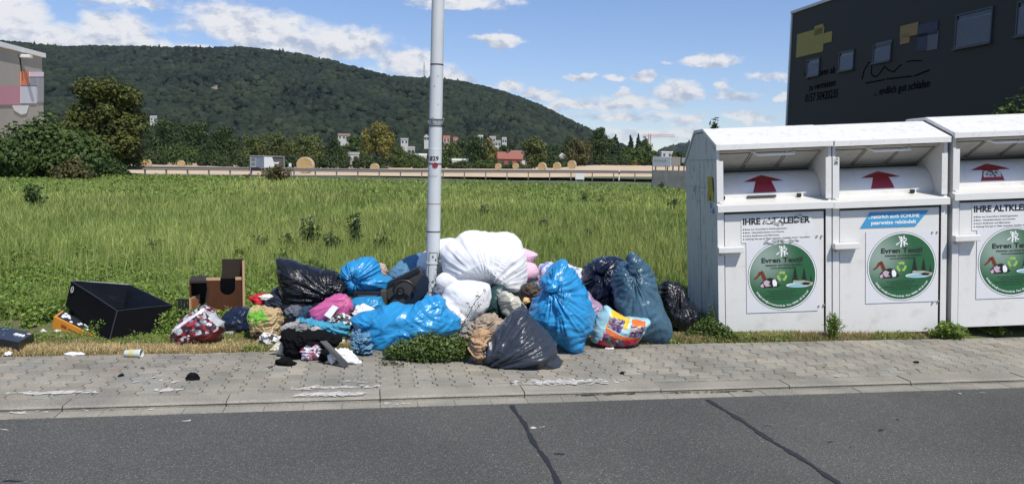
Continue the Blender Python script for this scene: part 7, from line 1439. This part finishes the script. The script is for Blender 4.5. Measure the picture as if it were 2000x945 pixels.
def plant(name, label, px_, gy, hpx, wpx, n, size, m__=None, Y=None, group=None, cat='weed', seed=0, upright=False, z0=0.0, long=1.0):
    Y = Y or GY(px_, gy); sc = Y/F; x = (px_-1000)/F*Y; h, w = hpx*sc, wpx*sc; zb = gh1(x, Y); t = thing(name, label, cat, (x, Y, zb), group); rg = np.random.default_rng(seed+int(px_)); ns = max(4, int(n/26))
    st = MB(); V = []; C = []
    for i in range(ns):
        bx, by = rg.uniform(-w*.25, w*.25), rg.uniform(-w*.2, w*.2); tx, ty = bx+rg.normal(0, w*(.28 if upright else .42)), by+rg.normal(0, w*.3); tx = np.clip(tx, -w, w); th = h*rg.uniform(.55, 1.0)*(1-.35*abs(tx)/w); P0, P1 = Vector((bx, by, 0)), Vector((tx, ty, th)); mid = P0.lerp(P1, .5)+Vector((0, 0, th*.12))
        st.tube([P0, mid, P1], [.004, .003, .0015] if size < .05 else [.012, .008, .004], 4)
        for j in range(int(n/ns)):
            f = rg.uniform(.15, 1.05); c = (P0.lerp(mid, f*2) if f < .5 else mid.lerp(P1, f*2-1))+Vector(rg.normal(0, size*.9, 3)); a = Vector(rg.normal(0, 1, 3)); a.z = a.z*.6+.35; a.normalize(); b = a.cross(Vector(rg.normal(0, 1, 3))).normalized(); s = size*rg.uniform(.6, 1.4)*long
            V += [c-a*s, c+b*s*.42, c+a*s, c-b*s*.42]; C += [(float(np.clip(rg.normal(.45, .28), 0, 1)), float(rg.uniform(.75, 1.25)), 1)]*4
    V = np.array([tuple(v) for v in V]); V[:, 2] = np.maximum(V[:, 2], .004)
    npmesh('leaves', V, np.arange(len(V)).reshape(-1, 4), m__ or WEEDL, t, col=C); st.build('stem', mat('green_stem', (.09, .10, .03), .8), t, fix=False); return t
def low_bush(label, px_, gy, lobes, n, size, m__, seed=1):
    Y = GY(px_, gy); sc = Y/F; x = (px_-1000)/F*Y; t = thing('weed_bush', label, 'weeds', (x, Y, 0))
    lb = [(dx*sc, dy, hz*sc*.45, w*sc, w*sc*.7, hz*sc*.55) for dx, dy, hz, w in lobes]; V, Fq, C = leaf_cloud(lb, n, size, nbias=.35, shell=.5, seed=seed, flat=1.1)
    V[:, 2] = np.abs(V[:, 2])+.004; npmesh('leaves', V, Fq, m__, t, col=C); st = MB(); rg = random.Random(seed)
    for i in range(16):
        q = rg.choice(lb); a = rg.uniform(0, 6.28); st.tube([(q[0]*.7, q[1]*.7, 0), (q[0], q[1], q[2]), (q[0]+q[3]*math.cos(a)*.8, q[1]+q[4]*math.sin(a)*.8, q[2]+q[5]*rg.uniform(0, 1))], [.003, .0025, .001], 4)
    st.build('stem', mat('green_stem', (.09, .10, .03), .8), t, fix=False)
low_bush('dense low green weed bush growing on the paving under the long blue sack', 840, 703, [(0, 0, 60, 40), (-45, .02, 40, 36), (45, .03, 52, 34), (20, -.05, 44, 34), (-70, .0, 26, 26), (62, .0, 34, 22), (-20, -.05, 38, 34)], 7000, .0135, leafmat('bush_leaves', (.05, .095, .018), (.15, .20, .05), .2, .45, .4))
low_bush('leafy nettle-like clump at the left corner of the first container', 1396, 661, [(0, 0, 44, 26), (-22, .02, 28, 22), (20, -.04, 30, 24), (38, -.04, 16, 18), (-36, 0, 16, 16)], 3600, .0125, MATS['bush_leaves'], 4)
plant('weed_bush', 'low straggling weeds under the left end of the long blue sack', 765, 712, 34, 44, 1300, .013, DOCK, cat='weeds')
plant('weed_bush', 'thin tall weed climbing the left side of the first container', 1397, 650, 62, 12, 260, .011, DOCK, cat='weeds', upright=True)
plant('weed_bush', 'upright weed clump between the first and second container', 1640, 662, 50, 24, 1100, .012, WEEDL, cat='weeds', upright=True)
plant('weed_bush', 'grassy clump at the joint of the second and third container', 1868, 660, 40, 42, 2000, .013, WEEDL, cat='weeds', long=1.6)
plant('weed_bush', 'small weed tuft at the right under the third container', 1965, 656, 20, 30, 600, .010, WEEDL, cat='weeds')
GD = 'dark leafy dock plants in the meadow'
for i, (a, gy, h, w, n, lb) in enumerate([(604, 500, 58, 24, 330, 'tall dark dock plant behind the pointed black bag, left of the pair'), (694, 500, 62, 20, 300, 'tall dark dock plant behind the bright blue knotted bag'), (645, 505, 34, 36, 380, 'low dark dock leaves between the two tall dock plants'), (560, 505, 36, 24, 260, 'low dark dock leaves left of the tall pair'), (745, 505, 32, 30, 280, 'low dark dock leaves just left of the lamp post'), (510, 500, 26, 20, 160, 'small dock plant furthest left behind the cat house'), (292, 505, 26, 14, 90, 'pale broad dock leaf cluster above the storage box'),
     (1138, 402, 16, 9, 60, 'dark weed in the middle meadow below the blank white sign'), (1172, 404, 13, 9, 50, 'smaller dark weed right of the one below the white sign'), (946, 426, 14, 9, 50, 'dark weed in the meadow just right of the lamp post'), (1150, 476, 22, 8, 60, 'thin dark weed above the navy bag'), (1316, 420, 22, 14, 70, 'weed close to the left side of the first container'), (62, 412, 34, 26, 220, 'dark leafy weed clump in the meadow at the far left'), (1062, 455, 16, 10, 60, 'small weed right of the duvet top')]):
    plant('dock_plant', lb, a, gy, h*1.35+8, w*1.1, int(n*1.7), .030 if gy > 470 else .06, DOCK, group=GD, upright=True, seed=i)
for i, (a, gy, h, w, n, lb) in enumerate([(470, 520, 36, 26, 260, 'light green leafy weed right behind the cat house top'), (545, 522, 30, 30, 240, 'light green weed between cat house and pointed black bag'), (40, 520, 26, 40, 300, 'light green weed clump at the left edge'), (160, 515, 26, 40, 300, 'light green weed clump above the storage box'), (230, 512, 22, 26, 160, 'light green weed behind the storage box rim'), (400, 512, 24, 30, 200, 'light green weed behind the cat house left side')]):
    plant('broadleaf_weed', lb, a, gy, h+8, w*1.1, int(n*1.5), .026, WEEDL, group='light green weeds behind the rubbish', upright=True, seed=40+i)
plant('weed_bush', 'tall reddish-brown weeds in front of the field billboard', 545, 352, 34, 44, 900, .10, leafmat('rusty_weed_leaves', (.09, .09, .03), (.20, .14, .06)), cat='weeds', Y=52, upright=True)
plant('weed_bush', 'dark shrub poking over the guard rail beside the billboard', 525, 345, 26, 14, 300, .09, DOCK, cat='weeds', Y=60, upright=True)
plant('weed_bush', 'brown dead weeds left of the field billboard', 482, 350, 12, 10, 90, .08, leafmat('rusty_weed_leaves', (.09, .09, .03), (.20, .14, .06)), cat='weeds', Y=60)
plant('weed_bush', 'small weeds at the foot of the concrete wall', 1290, 352, 16, 12, 160, .07, DOCK, cat='weeds', Y=54)
# creeper on the lamp post
def creeper():
    t = thing('creeper', 'small green creeper climbing the right side of the lamp post', 'creeper', (P(866, 640, 7.66).x, 7.66, 0)); o = t.location.copy(); rg = np.random.default_rng(4); V = []; C = []
    pts = [P(862, 640, 7.66), P(866, 590, 7.66), P(864, 560, 7.67), P(868, 530, 7.67), P(864, 502, 7.68)]; m_ = MB(); m_.tube([p-o for p in pts], [.005, .004, .003, .003, .001], 5); m_.build('stem', MATS['dark_stem'], t, fix=False)
    for i in range(420):
        y = rg.uniform(500, 592); c = P(865+rg.normal(0, 4.5), y, 7.66+rg.normal(0, .02))-o; a = Vector(rg.normal(0, 1, 3)).normalized()*rg.uniform(.006, .013); b = a.cross(Vector(rg.normal(0, 1, 3))).normalized()*.005
        V += [c-a, c+b, c+a, c-b]; C += [(rg.random(), 1, 1)]*4
    npmesh('leaves', [tuple(v) for v in V], np.arange(len(V)).reshape(-1, 4), DOCK, t, col=C)
creeper()

# ------------------------------------------------------------------ clear summer air
def haze():
    m = bpy.data.materials.new('summer_haze'); m.use_nodes = True; nt = m.node_tree; nt.nodes.clear(); out = nt.nodes.new('ShaderNodeOutputMaterial'); v = nt.nodes.new('ShaderNodeVolumePrincipled')
    v.inputs['Density'].default_value = 0.00005; v.inputs['Color'].default_value = (.75, .84, 1.0, 1); v.inputs['Anisotropy'].default_value = .2; nt.links.new(v.outputs[0], out.inputs['Volume'])
    mb_ = MB(); mb_.box(-3600, 3600, -60, 5100, -5, 420); o = mb_.build('haze', m); tag(o, 'faint bluish summer haze over the whole view', 'haze', kind='stuff')
haze()
